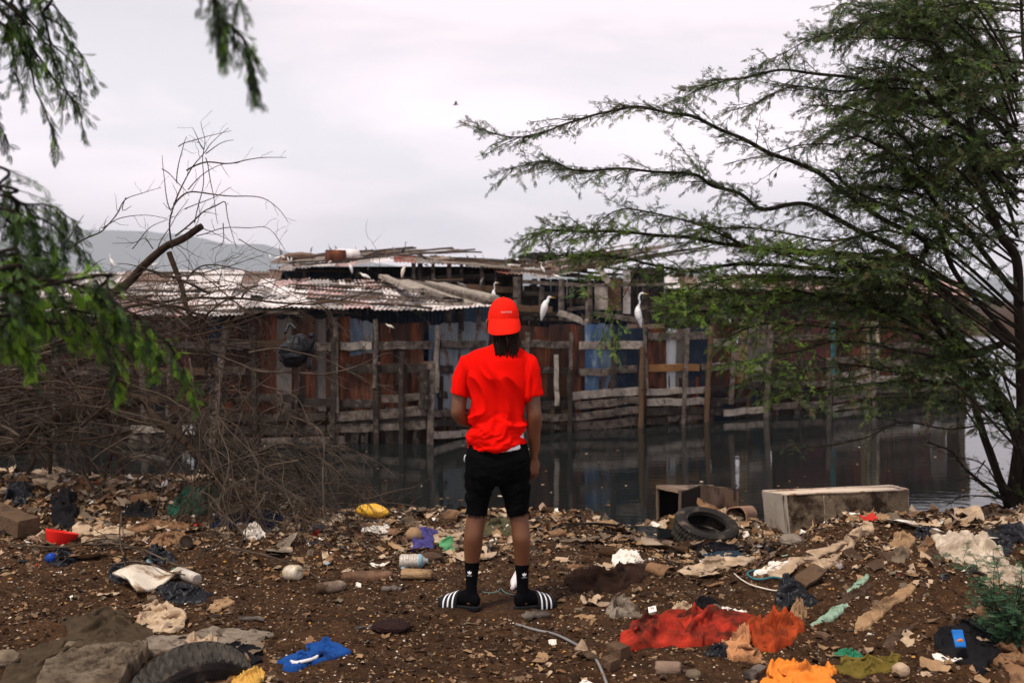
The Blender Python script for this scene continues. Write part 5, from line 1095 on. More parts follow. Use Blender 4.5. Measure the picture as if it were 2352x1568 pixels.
# ---------------------------------------------------------------- near tree, left: only its outer limbs reach into the frame
def near_tree():
    rg = random.Random(31); tree = thing('thorn_tree', 'nearest tree, its leafy branches hanging into the left side and top of the view', 'tree', (-2.75, 3.0, float(G(-2.75, 3.0))))
    tm = MB(); tw = MB(); O = Leafer()
    trunk = curve(np.array([(-2.75, 3.0, -.08), (-2.62, 3.0, .8), (-2.7, 2.95, 1.6), (-2.45, 3.0, 2.4), (-2.2, 2.9, 3.2)]), .1); tm.tube(trunk, np.linspace(.11, .05, len(trunk)), 10)
    top = trunk[-1]
    def br(pts, D0, D1, start, r0, r1, leafy, seed, tips=None, l2=.20, step=1.0, bright=.1, sc=1.0, down=.8):
        n = len(pts); D = np.linspace(D0, D1, n); c = np.array(([start] if start is not None else [])+[P(*q, d) for q, d in zip(pts, D)]); q = curve(c, .02); m = len(q); t = np.linspace(0, 1, m)
        q = q+np.stack([(vn(t*m*.2, seed, 0, 4)-.5), (vn(t*m*.2, seed, 9, 5)-.5), (vn(t*m*.2, seed, 5, 6)-.5)], -1)*.012*np.minimum(1, t*5)[:, None]
        tm.tube(q, r0*(1-t)+r1*t, 6); T = np.gradient(q, axis=0); k = int(m*.12)
        while k < m-1:
            d = rot_about(T[k], np.array([rg.gauss(0, .6), 1, rg.gauss(0, .6)]), rg.choice((-1, 1))*rg.uniform(.3, .9))+np.array([0, 0, -down*.02*rg.random()])
            p2 = twig_path(q[k], d, l2*rg.uniform(.4, 1.1)*(1.1-.6*t[k]), rg, .6, 1.5*down, .016, .12); tw.tube(p2, np.linspace(.0016, .0007, len(p2)), 4, cap=False)
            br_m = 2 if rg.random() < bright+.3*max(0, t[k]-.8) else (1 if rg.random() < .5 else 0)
            for i in range(1, len(p2)):
                if rg.random() < leafy*1.25:
                    for j in range(rg.choice((1, 2, 3))):
                        up = np.array([rg.gauss(0, .6), rg.gauss(0, .6), 1.]); dd = rot_about(p2[i]-p2[i-1], up, rg.choice((-1, 1))*rg.uniform(.4, 1.2)); dd = dd/np.linalg.norm(dd)+np.array([0, 0, rg.uniform(-.9, .1)]); O.add(p2[i], dd, up, rg.uniform(.7, 1.1)*sc, br_m if rg.random() < .85 else rg.choice((0, 1)))
            k += max(1, int(step*rg.uniform(1, 2.6)))
    # upper left hanging mass
    for i, pts in enumerate(([(40, -60), (90, 20), (140, 60), (180, 120), (212, 168)], [(0, -60), (50, 20), (110, 90), (170, 150), (186, 235)], [(-20, -20), (40, 50), (80, 120), (130, 190), (150, 215), (140, 245)], [(-40, 20), (20, 60), (60, 140), (95, 230), (120, 300), (132, 330)], [(-30, -10), (10, 70), (28, 130), (40, 180), (52, 195)], [(10, -60), (70, -20), (130, 20), (158, 60)], [(-60, 100), (-20, 220), (0, 290), (14, 312)], [(-30, -40), (30, 10), (70, 60), (120, 120), (160, 165)], [(60, -60), (100, 40), (120, 130), (150, 200), (180, 250), (188, 290)], [(-20, 10), (20, 40), (60, 80)], [(0, 0), (30, 60), (60, 100), (100, 150)])):
        br(pts, 2.9, 3.1, top, .0055, .0012, .62, i*3.3, bright=.08, l2=.14, step=1.9, sc=.95)
    # middle left
    for i, pts in enumerate(([(-60, 380), (0, 430), (60, 480), (120, 520), (170, 560), (210, 590)], [(-40, 420), (10, 450), (60, 470), (110, 470), (150, 490), (185, 530)], [(-40, 470), (20, 510), (60, 560), (110, 580), (160, 600)], [(-60, 560), (0, 585), (50, 600), (100, 620), (130, 600)], [(-50, 440), (30, 490), (90, 540), (130, 560)], [(-60, 640), (20, 650), (60, 690), (70, 740)])):
        br(pts, 2.6, 3.0, trunk[int(len(trunk)*.7)], .0055, .0012, .72, 40+i*3.3, bright=.06, l2=.14, step=1.5)
    # lower left limb with bright tips
    for i, pts in enumerate(([(-60, 640), (40, 640), (140, 650), (230, 670), (300, 720), (360, 770), (400, 810), (425, 850), (440, 905)], [(-60, 660), (60, 690), (160, 710), (250, 730), (320, 780), (350, 800), (352, 840)], [(-60, 700), (40, 720), (120, 740), (200, 760), (260, 800), (270, 860), (275, 890)], [(-60, 600), (20, 620), (90, 640), (150, 660), (200, 650), (240, 640)], [(-60, 740), (0, 760), (50, 790), (80, 840)], [(-60, 610), (0, 640), (60, 670), (100, 700), (180, 720)], [(-60, 720), (30, 770), (70, 800)], [(140, 650), (220, 680), (280, 740), (330, 790)])):
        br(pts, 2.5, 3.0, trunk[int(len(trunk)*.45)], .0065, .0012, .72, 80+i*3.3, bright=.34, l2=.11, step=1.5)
    # sprig hanging in from above
    br([(400, -160), (470, -40), (500, 20), (520, 50), (550, 80), (570, 110), (580, 150), (587, 180)], 2.2, 2.3, top, .008, .0012, .9, 150, bright=.12, l2=.05, step=1.3, sc=.8)
    br([(440, -60), (490, 0), (505, 60), (515, 90)], 2.2, 2.2, top, .003, .001, .85, 160, bright=.06, l2=.045, step=1.4, sc=.8)
    part('trunk', tm, M['bark'], tree); part('twigs', tw, M['bark'], tree)
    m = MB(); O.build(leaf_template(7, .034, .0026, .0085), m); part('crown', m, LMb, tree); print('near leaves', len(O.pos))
near_tree()

# ---------------------------------------------------------------- fallen dead tree
def dead_tree():
    rg = random.Random(9); t0 = np.array([-5.6, 9.0, float(G(-5.6, 9.0))])
    tree = thing('dead_tree', 'fallen dead tree with tangled bare brown branches on the left bank', 'dead tree', t0)
    big = MB(); thin = MB(); LL = []
    def px(pts, D0, D1, r0, r1, kids=1.0, kl=.55, grav=.3, thorn=0):
        D = np.linspace(D0, D1, len(pts)); q = curve(np.array([P(*p, d) for p, d in zip(pts, D)]), .04); n = len(q); t = np.linspace(0, 1, n); sd = len(LL)*1.7
        q = q+np.stack([(vn(t*n*.16, sd, 0, 4)-.5), (vn(t*n*.16, sd, 9, 5)-.5), (vn(t*n*.16, sd, 5, 6)-.5)], -1)*(.045 if r0 < .018 else .035)*np.minimum(1, t*5)[:, None]
        rad = r0*(1-t)+r1*t; (big if r0 > .014 else thin).tube(q, rad, 8 if r0 > .014 else 5); LL.append((q, rad, kids, kl, grav)); return q
    S = lambda f, *pts: [f(*p) for p in pts]
    # heavy limbs
    px([(-160, 900), (-60, 850), (40, 800), (150, 740)]+S(c3, (700, 430), (860, 290), (1000, 160), (1100, 105), (1275, 10)), 9.0, 8.6, .050, .030, .5)
    px(S(c3, (1060, 170), (1130, 360), (1190, 540), (1300, 760), (1340, 920))+S(cC, (1530, 150), (1700, 380), (1880, 640), (1960, 830), (2100, 960)), 8.6, 8.4, .024, .012, .7)
    px([(-160, 1060), (-40, 1030)]+S(cC, (130, 660), (250, 570), (450, 500), (700, 460), (960, 370), (1050, 350), (1120, 480), (1300, 640), (1480, 820), (1640, 950), (1780, 1100), (1880, 1250), (1960, 1400), (2040, 1500)), 9.2, 7.4, .062, .012, .7)
    px([(-140, 1020)]+S(cC, (100, 700), (400, 530), (700, 480), (1000, 500), (1200, 560), (1380, 700)), 9.3, 8.6, .05, .012, .5)
    for q in ([(780, 490), (830, 700), (880, 850), (940, 1000)], [(540, 560), (620, 750), (650, 960)], [(900, 480), (760, 880), (720, 1000)], [(350, 600), (380, 800), (370, 900)], [(230, 640), (250, 800), (200, 900)]): px(S(cC, *q), 9.2, 9.1, .026, .016, .4)
    px([(0, 876), (73, 835), (157, 770), (240, 730), (322, 700), (439, 682), (531, 685), (660, 697), (760, 690), (850, 668), (902, 653)], 8.9, 8.0, .020, .003, 1.0)
    px([(100, 800), (230, 765), (315, 755), (414, 757), (549, 733), (688, 700), (760, 705)], 8.8, 8.2, .016, .003)
    px(S(c3, (1300, 790), (1500, 870), (1640, 930), (1880, 930))+[(760, 860), (830, 835), (900, 812)], 8.5, 7.9, .014, .003)
    px([(-60, 960), (60, 900), (180, 840), (300, 800), (400, 780), (500, 760), (620, 720), (700, 715)], 8.7, 8.1, .018, .003)
    px(S(cC, (700, 130), (1000, 260), (1250, 360), (1400, 480), (1500, 700), (1560, 900), (1700, 1200)), 8.3, 7.8, .013, .004)
    px(S(cC, (1370, 60), (1450, 400), (1540, 650), (1600, 900), (1640, 1150)), 8.1, 7.7, .010, .004)
    px(S(cC, (1150, 350), (1400, 450), (1640, 700), (1900, 900), (2100, 1050), (2300, 1200)), 8.2, 7.5, .012, .003)
    px([(520, 1080), (580, 1040), (650, 1020), (720, 1045), (760, 1075), (820, 1135), (850, 1140)], 8.0, 7.9, .014, .004)
    px(S(c3, (700, 440), (560, 470), (400, 500), (300, 560), (200, 600)), 8.8, 8.9, .02, .006)
    px([(430, 640), (470, 610), (540, 620), (600, 640), (690, 690)], 8.6, 8.2, .008, .003)
    for i in range(38):   # long limbs sweeping from the lower left
        y0 = rg.uniform(760, 1060); x0 = rg.uniform(-120, 60); L = rg.uniform(260, 620); a = rg.uniform(.12, .75); c_ = rg.uniform(.1, .5)
        t = np.linspace(0, 1, 6); px([(x0+L*k, y0-L*math.sin(a)*k*.8+L*c_*k*k*.9) for k in t], rg.uniform(8.2, 9.4), rg.uniform(7.8, 9.0), rg.uniform(.008, .016), .003, .9)
    # thin crown against the sky
    A = lambda *pts: S(cA, *pts)
    for q in (A((1080, 1560), (1060, 1390), (1100, 1230), (1130, 1150), (1200, 1030), (1290, 940), (1350, 880), (1440, 820)), A((1110, 1150), (1120, 1000), (1140, 910), (1170, 845)), A((1070, 1320), (1030, 1190), (1012, 1060), (1008, 980)), A((1100, 1480), (1240, 1370), (1320, 1300), (1410, 1265), (1450, 1400), (1500, 1568)), A((1220, 1400), (1260, 1170), (1265, 1000), (1295, 860), (1260, 765)),
              A((1090, 1280), (1170, 1215), (1300, 1215), (1450, 1230), (1640, 1240), (1750, 1310), (1820, 1400)), A((1160, 1310), (1350, 1240), (1460, 1185)), A((1170, 1070), (1280, 1030), (1410, 1030), (1540, 1000), (1680, 985), (1790, 1000)), A((420, 1568), (560, 1480), (640, 1440), (730, 1350), (780, 1250), (900, 1210), (1010, 1180)), A((640, 1430), (740, 1380), (900, 1355), (1050, 1375)),
              A((990, 1568), (1050, 1450), (1110, 1350), (1190, 1250)), A((1230, 1480), (1400, 1440), (1560, 1430), (1680, 1435), (1780, 1560)), A((1015, 1060), (1110, 1150), (1190, 1220)), A((1120, 920), (1250, 870), (1440, 820)), A((1290, 990), (1340, 1200), (1360, 1400)), A((830, 1560), (930, 1440), (1050, 1380)), A((960, 1560), (900, 1500), (830, 1530), (690, 1530)), A((1280, 940), (1200, 810)), A((1180, 1190), (1270, 1090), (1400, 1020), (1510, 1020)), A((400, 1568), (480, 1440), (535, 1335)), A((1400, 1400), (1405, 1520), (1330, 1568)), A((1290, 965), (1380, 910), (1465, 885)), A((1120, 1250), (1070, 1320), (1020, 1280)), A((1500, 1500), (1600, 1568), (1750, 1600)), A((790, 1240), (765, 1330), (820, 1300))):
        px(q, 8.6, 8.4, .0085 if len(q) > 5 else .005, .002, .28, .16, .1)
    # crossing boughs that fill the tangle, in every direction
    for i in range(112):
        x0 = rg.uniform(-60, 600); y0 = rg.uniform(625+.10*abs(x0-300), 1080); a = rg.uniform(-1.3, 1.3); L = rg.uniform(90, 300)*rg.choice((-1, 1)); c_ = rg.uniform(-.25, .55); t = np.linspace(0, 1, 5); D0 = rg.uniform(7.9, 9.3)
        px([(x0+L*math.cos(a)*k, y0+abs(L)*(math.sin(a)*k*.7+c_*k*k)) for k in t], D0, D0+rg.uniform(-.7, .5), rg.uniform(.005, .016), .0022, .8, .38, .6)
    # brush falling to the ground at the right
    for i in range(64):
        x0 = rg.uniform(430, 700); y0 = rg.uniform(860, 1150); x1 = x0+rg.uniform(-190, 300); y1 = rg.uniform(1130, 1290)
        D0 = rg.uniform(7.6, 8.4); g = gp(min(max(x1, 330), 880), y1); D1 = g[1]-.05
        t = np.linspace(0, 1, 5); px([(x0+(x1-x0)*k+rg.uniform(-34, 34), y0+(y1-y0)*k**1.25+rg.uniform(-24, 24)) for k in t], D0, D1, rg.uniform(.004, .010), .002, .9, .35)
    for i in range(20):   # arching bits near the ground
        x0 = rg.uniform(560, 760); y0 = rg.uniform(1040, 1180); L = rg.uniform(90, 200); t = np.linspace(0, 1, 5); px([(x0+L*k, y0-30*math.sin(k*3)+60*k*k) for k in t], 8.0, 7.9, .006, .002, .8, .3)
    px([(830, 1150), (900, 1130), (950, 1118), (985, 1098)], 8.6, 8.6, .008, .002, .4, .15); px([(800, 1160), (880, 1155), (960, 1165), (1010, 1180)], 8.4, 8.4, .006, .002, .6, .15)
    # second and third order twigs
    cnt = 0
    for (q, rad, kids, kl, grav) in list(LL):
        n = len(q); T = np.gradient(q, axis=0); k = 2
        while k < n:
            if rg.random() < kids*.62:
                d = rot_about(T[k], np.array([rg.gauss(0, .6), 1.0, rg.gauss(0, .6)]), rg.choice((-1, 1))*rg.uniform(.4, 1.4))
                p2 = twig_path(q[k], d, kl*rg.uniform(.25, 1.25), rg, .7, grav*2.2, .035, .20); r2 = min(rad[k]*.5, .0042); thin.tube(p2, np.linspace(r2, .0012, len(p2)), 4, cap=False); cnt += 1
                if kids > .5:
                    for j in range(2, len(p2), 3):
                        if rg.random() < .6:
                            d3 = rot_about(p2[j]-p2[j-1], np.array([rg.gauss(0, .6), 1.0, rg.gauss(0, .6)]), rg.choice((-1, 1))*rg.uniform(.5, 1.3)); p3 = twig_path(p2[j], d3, rg.uniform(.06, .28), rg, .7, grav, .03, .22); thin.tube(p3, np.linspace(.0017, .0008, len(p3)), 3, cap=False)
            k += 1 if kids < .35 else rg.choice((1, 2, 2))
    part('trunk', big, M['bark_dead'], tree); part('twigs', thin, M['twig_dead'], tree); print('dead twigs', cnt)
    # loose dead sticks on the ground, lower left
    for i, pts in enumerate(([(30, 1262), (150, 1278), (260, 1262), (340, 1290)], [(190, 1262), (290, 1280), (420, 1330), (470, 1290), (560, 1250)], [(280, 1180), (275, 1260), (290, 1330)], [(250, 1310), (330, 1320), (400, 1345), (470, 1330)], [(520, 1270), (600, 1300), (690, 1330), (745, 1345)])):
        mb = MB(); c = np.array([gp(*p) for p in pts]); c[:, 2] += np.array([.02]+[.06]*(len(c)-2)+[.02]); q = curve(c, .05); n = len(q); q[:, 2] += .02*vn(np.arange(n)*.5, i, 0, 3); mb.tube(q, np.linspace(.009, .003, n), 5)
        for k in range(3, n-2, 4): p2 = twig_path(q[k], np.array([rg.gauss(0, 1), rg.gauss(0, 1), .4]), rg.uniform(.1, .35), rg, .6, .8, .03, .2); mb.tube(p2, np.linspace(.004, .001, len(p2)), 4)
        solo('dead_branch', mb, M['twig_dead'], ['thin bare branch lying in front of the red bowl', 'crooked bare branch lying over the black bag at left', 'upright forked twig sticking out of the litter at left', 'bare branch behind the white board', 'forked dead branch lying right of the white board'][i], 'branch', c[0])
dead_tree()

# black bag caught in the branches
def hanging_bag():
    bm = bmesh.new(); bmesh.ops.create_icosphere(bm, subdivisions=5, radius=1); V = np.array([v.co[:] for v in bm.verts]); Fc = np.array([[v.index for v in f.verts] for f in bm.faces]); bm.free()
    c = P(681, 806, 8.25); k = .80+.34*(ridge(V[:, 0]*1.7, V[:, 1]*1.7, V[:, 2]*1.7+4, 3)-.5); taper = 1-.30*sst(.2, 1, V[:, 2]); V = V*k[:, None]
    V = V*np.array([.165, .12, .155]); V[:, 0] *= taper; V[:, 0] += V[:, 2]*.18
    th = np.arctan2(V[:, 1], V[:, 0]); V[:, :2] *= (1+.10*np.sin(th*9)*sst(.0, .13, V[:, 2]))[:, None]
    mb = MB(); mb.add(V+c, Fc)
    q = curve(np.array([P(712, 775, 8.2), P(722, 768, 8.2), P(712, 800, 8.2), P(709, 835, 8.2), P(712, 858, 8.2)]), .02); mb.tube(q, .02*(1+.4*np.sin(np.arange(len(q)))), 7)
    q = curve(np.array([P(655, 765, 8.25), P(665, 745, 8.3), P(680, 757, 8.25)]), .02); mb.tube(q, np.full(len(q), .014), 6)
    solo('plastic_bag', mb, M['plastic_black'], 'black plastic bag caught in the dead branches above the ground', 'plastic bag', c)
hanging_bag()

# shrub low on the right
def shrub(name, label, xv, yv, Hh, spread, n, seed, mats, dens=.9):
    rg = random.Random(seed); b0 = gp(xv, yv); t = thing(name, label, 'plant', b0); st = MB(); O = Leafer()
    for i in range(n):
        a = rg.uniform(0, 6.3); d = np.array([math.cos(a)*spread, math.sin(a)*spread, 1.0]); p = twig_path(b0+np.array([rg.uniform(-.05, .05), rg.uniform(-.05, .05), 0]), d, Hh*rg.uniform(.5, 1.1), rg, .8, -.1, .03, .15); st.tube(p, np.linspace(.004, .001, len(p)), 4)
        for j in range(2, len(p)):
            if rg.random() < dens:
                dd = np.array([rg.gauss(0, 1), rg.gauss(0, 1), rg.uniform(-.3, .5)]); p2 = twig_path(p[j], dd, rg.uniform(.04, .13), rg, .5, .5, .015, .1); st.tube(p2, np.linspace(.0015, .0006, len(p2)), 3)
                for q in p2[1:]:
                    for _ in range(2): O.add(q, np.array([rg.gauss(0, 1), rg.gauss(0, 1), rg.uniform(-.4, .4)]), np.array([rg.gauss(0, .5), rg.gauss(0, .5), 1.]), rg.uniform(.6, 1.0), rg.choice((0, 0, 1, 1, 1)))
    part('stem', st, M['bark'], t); m = MB(); O.build(leaf_template(6, .045, .004, .011), m); part('leaves', m, mats, t)
GB = [leafm('leaf_shrub_dark', (.016, .045, .026), (.03, .075, .04)), leafm('leaf_shrub', (.04, .11, .05), (.07, .16, .07))]
shrub('green_shrub', 'small feathery green shrub growing on the litter heap at the right edge', 2318, 1492, .50, .42, 26, 3, GB)
shrub('green_shrub', 'distant green bush peeping over the brown shed roof', 1290, 598, .5, .5, 4, 5, GB) if False else None
# ================================================================ things lying about
def ico(n=3):
    bm = bmesh.new(); bmesh.ops.create_icosphere(bm, subdivisions=n, radius=1); V = np.array([v.co[:] for v in bm.verts]); F = np.array([[v.index for v in f.verts] for f in bm.faces]); bm.free(); return V, F
ICO = {k: ico(k) for k in (1, 2, 3, 4, 5)}
def rotm(rx, ry, rz): return np.array(Matrix.Rotation(rz, 3, 'Z') @ Matrix.Rotation(ry, 3, 'Y') @ Matrix.Rotation(rx, 3, 'X'))
def M4(c, R3): m = np.eye(4); m[:3, :3] = R3; m[:3, 3] = c; return m
def outline(pts, n=110, seed=0, wob=.05):
    "photo outline -> closed world outline on the ground"
    g = np.array([gp(*p)[:2] for p in pts]); md = np.median(g[:, 1]); yc_ = np.clip(g[:, 1], md-.42, md+.42); g = np.stack([g[:, 0]*yc_/g[:, 1], yc_], -1); k = len(g); t = np.linspace(0, k, n, endpoint=False); i = t.astype(int); f = (t-i)[:, None]
    f2 = f*.7+(f*f*(3-2*f))*.3; o = g[i % k]*(1-f2)+g[(i+1) % k]*f2; c = o.mean(0); r = np.linalg.norm(o-c, axis=1).mean(); w = (vn(t*2.2, seed, 0, 5)-.5)*wob*2*r+(vn(t*5, seed, 3, 6)-.5)*wob*r
    d = (o-c)/np.linalg.norm(o-c, axis=1, keepdims=True); return o+d*w[:, None]
def cloth_sim(seed, n=52, comp=.66, steps=150, bend=.35):
    "a square of cloth pushed together on the ground by position based dynamics: returns dx, dy, z over the unit square"
    r = np.random.RandomState(seed); g = np.linspace(0, 1, n); X, Y = np.meshgrid(g, g, indexing='ij'); a = 1.0/(n-1); cx_, cy_ = comp*r.uniform(.85, 1.1), comp*r.uniform(.95, 1.3)
    p = np.stack([(X-.5)*cx_+.5, (Y-.5)*cy_+.5, .035+.06*(fbm(X*4+seed, Y*4, 0, seed, 3))+.03*ridge(X*3, Y*3+seed, 0, seed+5, 2)], -1); p[..., 0] += .06*(fbm(X*3, Y*3+seed, 0, seed+1, 3)-.5); p[..., 1] += .06*(fbm(X*3+seed, Y*3, 0, seed+2, 3)-.5); q0 = p.copy(); v = np.zeros_like(p)
    cons = []
    for di, dj, k in ((1, 0, 1), (0, 1, 1), (1, 1, .6), (1, -1, .6), (2, 0, bend), (0, 2, bend), (4, 0, bend*.25), (0, 4, bend*.25)): cons.append((di, dj, a*math.hypot(di, dj), k))
    for st_ in range(steps):
        v[..., 2] -= .0018; v *= .93; prev = p.copy(); p = p+v
        for it in range(4):
            for di, dj, L, k in cons:
                A = p[:n-di, (0 if dj >= 0 else -dj):(n-dj if dj >= 0 else n)]; B = p[di:, (dj if dj >= 0 else 0):(n if dj >= 0 else n+dj)]; d = B-A; l = np.sqrt((d*d).sum(-1, keepdims=True))+1e-9; c = d*(k*.30*(l-L)/l)
                A2 = A+c; B2 = B-c; p[:n-di, (0 if dj >= 0 else -dj):(n-dj if dj >= 0 else n)] += c; p[di:, (dj if dj >= 0 else 0):(n if dj >= 0 else n+dj)] -= c
            low = p[..., 2] < .004; p[..., 2] = np.maximum(p[..., 2], .004)
        low = p[..., 2] < .008; p[low, :2] = prev[low, :2]*.9+p[low, :2]*.1; v = np.clip(p-prev, -.02, .02)
    # spread relative to the compressed square
    q = p.copy(); q[..., 0] = (q[..., 0]-.5)/cx_+.5; q[..., 1] = (q[..., 1]-.5)/cy_+.5; return q[..., 0]-X, q[..., 1]-Y, q[..., 2]
SIMS = [cloth_sim(i*3+1, comp=c_) for i, c_ in enumerate((.62, .70, .58, .74, .66))]
def samp(F, u, v):
    n = F.shape[0]; u = np.clip(u, 0, 1)*(n-1.001); v = np.clip(v, 0, 1)*(n-1.001); i = u.astype(int); j = v.astype(int); a, b = u-i, v-j
    return F[i, j]*(1-a)*(1-b)+F[i+1, j]*a*(1-b)+F[i, j+1]*(1-a)*b+F[i+1, j+1]*a*b
def drape(o, h, seed, fs=9, ang=0, nr=40, thick=.004, lift=.003, aniso=2.4, sharp=1.5, edge=.35, sim=True):
    "crumpled cloth or film over the outline o"
    c = o.mean(0); s = np.linspace(0.02, 1, nr)**.85; n = o.shape[0]; X = c[0]+(o[None, :, 0]-c[0])*s[:, None]; Y = c[1]+(o[None, :, 1]-c[1])*s[:, None]; S_ = s[:, None]
    gz = G(X, Y)*.5+G(X, Y, False)*.5+.012+lift
    if sim:
        ex = np.abs(o-c).max(0); R_ = max(ex[0], ex[1])*1.03; ca_, sa_ = math.cos(ang), math.sin(ang); dx_, dy_ = X-c[0], Y-c[1]; U = .5+.5*(dx_*ca_+dy_*sa_)/R_*.92; Vv = .5+.5*(-dx_*sa_+dy_*ca_)/R_*.92
        DX, DY, DZ = SIMS[seed % len(SIMS)]; k = (seed // 5) % 4
        if k & 1: U = 1-U
        if k & 2: Vv = 1-Vv
        f = samp(DZ, U, Vv); mx_ = DZ.max(); ddx = samp(DX, U, Vv)*(-1 if k & 1 else 1)*2*R_; ddy = samp(DY, U, Vv)*(-1 if k & 2 else 1)*2*R_; env = (1-S_**7)*(1-edge*S_)
        X = X+(ddx*ca_-ddy*sa_)*.8; Y = Y+(ddx*sa_+ddy*ca_)*.8*np.ones_like(X); fine = fbm(X*fs*3, Y*fs*3, 0, seed, 2)-.5
        f2 = samp(SIMS[(seed+2) % len(SIMS)][2], np.abs((U*2.3) % 2-1), np.abs((Vv*2.3) % 2-1)); Z = gz+h*.62*(f/mx_+.55*f2/mx_)*(.25+.75*env)+h*.07*fine+h*.04*(1-S_**2)
    else:
        U = X*fs; Vv = Y*fs; f = fbm(U, Vv, 0, seed, 3); Z = gz+h*f
    Z = np.maximum(Z, G(X, Y)+.004); Z[-1] = G(X[-1], Y[-1])-.01
    mb = MB(); V = np.stack([X, Y, Z], -1).reshape(-1, 3); i = np.arange(nr-1)[:, None]*n; j = np.arange(n)[None]; j2 = (j+1) % n
    F = np.stack([i+j, i+j2, i+n+j2, i+n+j], -1).reshape(-1, 4); V2 = np.vstack([V, [X[0].mean(), Y[0].mean(), Z[0].mean()]]); t = np.stack([np.full(n, nr*n), (np.arange(n)+1) % n, np.arange(n)], -1)
    mb.addm(V2, [F, t]); return mb, c
def cloth(name, label, cat, pts, h, mt, seed, **kw):
    o = outline(pts, kw.pop('n', 110), seed, kw.pop('wob', .06)); mb, c = drape(o, h, seed, **kw); return solo(name, mb, mt, label, cat, (c[0], c[1], float(G(c[0], c[1]))))
def blob(name, label, cat, xv, yv, wv, hv, mt, seed, dpt=.8, crump=.5, fs=1.8, sub=4, sink=.2, rz=0, lean=0, ret=False):
    V, F = ICO[sub]; b = gp(xv, yv); s = b[1]/FPX; w = wv*s/2; h = hv*s/2
    k = 1-crump*.5+crump*ridge(V[:, 0]*fs+seed, V[:, 1]*fs, V[:, 2]*fs, seed, 3); Q = V*k[:, None]; Q[:, 2] = np.maximum(Q[:, 2], -.75); Q = Q*np.array([w, w*dpt, h]); Q[:, 0] += Q[:, 2]*lean
    Q = Q @ rotm(0, 0, rz).T+b+np.array([0, w*dpt*.5, h*(1-sink)]); mb = MB(); mb.add(Q, F); return solo(name, mb, mt, label, cat, b)
def stick(name, label, cat, pts, r, mt, lift=.01, sides=6, r1=None, h=None, parent=None):
    c = np.array([gp(*p) for p in pts]); c[:, 2] += lift
    if h is not None: c[:, 2] += np.array(h)
    q = curve(c, .03); mb = MB(); n = len(q); mb.tube(q, np.linspace(r, r1 if r1 is not None else r, n)*(1+.15*(vn(np.arange(n)*.6, r*999, 0, 2)-.5)), sides)
    return solo(name, mb, mt, label, cat, c[0])
def board(name, label, cat, pa, pb, wid, th, mt, ha=.03, hb=.03, seed=0, warp=.01, tilt=0):
    a = gp(*pa); b = gp(*pb); a[2] += ha; b[2] += hb; mb = MB(); up = np.array([math.sin(tilt)*.6, -math.sin(tilt)*.8, math.cos(tilt)]); mb.bar(a, b, wid, th, warp=warp, seed=seed, n=10, up=up); return solo(name, mb, mt, label, cat, (a+b)/2)
def tyre(label, c, Rr, w, R3, treadn=46, full=True):
    t = thing('tyre', label, 'tyre', c); prof = [(.60, -.30), (.62, -.42), (.74, -.50), (.88, -.50), (.965, -.44), (.99, -.36), (1.0, -.2), (1.0, 0), (1.0, .2), (.99, .36), (.965, .44), (.88, .50), (.74, .50), (.62, .42), (.60, .30), (.66, .25), (.80, .36), (.92, .36), (.945, .2), (.945, -.2), (.92, -.36), (.80, -.36), (.66, -.25)]
    P2 = np.array(prof)*np.array([Rr, w]); seg = treadn*3; th_ = np.arange(seg)*2*math.pi/seg; k = len(P2); rings = np.zeros((seg, k, 3))
    for i, a in enumerate(th_):
        r = P2[:, 0].copy(); 
        for j in range(5, 10):
            ph = (i % 3) if j in (6, 8) else ((i+1) % 3)
            if ph == 0: r[j] -= Rr*.05
        for j in (7,): r[j] -= Rr*.010
        rings[i] = np.column_stack([r*math.cos(a), r*math.sin(a), P2[:, 1]])
    rings = rings @ np.array(R3).T+np.array(c); mb = MB(); i = np.arange(seg)[:, None]*k; i2 = ((np.arange(seg)+1) % seg)[:, None]*k; j = np.arange(k)[None]; j2 = (j+1) % k
    mi_ = np.tile(np.array([1 if 5 <= q < 9 else 0 for q in range(k)], np.int32), seg); mb.add(rings.reshape(-1, 3), np.stack([i+j, i2+j, i2+j2, i+j2], -1).reshape(-1, 4), mi_); part('casing', mb, [M['tyre'], M['tread']], t, False); mb = MB()
    mb2 = MB(); n = 60
    for s_ in (-1, 1): mb2.lathe([(Rr*.605, s_*w*.43-.004), (Rr*.635, s_*w*.43-.006), (Rr*.635, s_*w*.45+.006), (Rr*.605, s_*w*.45+.004)], M4(c, R3), n, 0, False)
    part('bead', mb2, M['tyre'], t); return t
M['tread'] = mat('tread_rubber', (.022, .020, .018), (.075, .065, .055), 9, .85, .4, 90)
M['tyre'] = mat('tyre_rubber', (.010, .009, .009), (.035, .030, .027), 7, .75, .4, 90, c3=(.16, .12, .09), t3=.64, s3=7, w3=.1)
g1 = gp(1618, 1252); tyre('worn black tyre lying tilted at the water edge in front of the concrete tank', P(1620, 1218, 10.25), .335, .225, rotm(R(17), R(7), 0))
g2 = gp(395, 1568); za = np.array([.52, -.80, -.30]); za /= np.linalg.norm(za); xa = np.cross([0, 0, 1.], za); xa /= np.linalg.norm(xa); tyre('half buried tyre at the bottom edge beside the concrete slab', P(440, 1632, 4.80), .335, .20, np.column_stack([xa, np.cross(za, xa), za]))

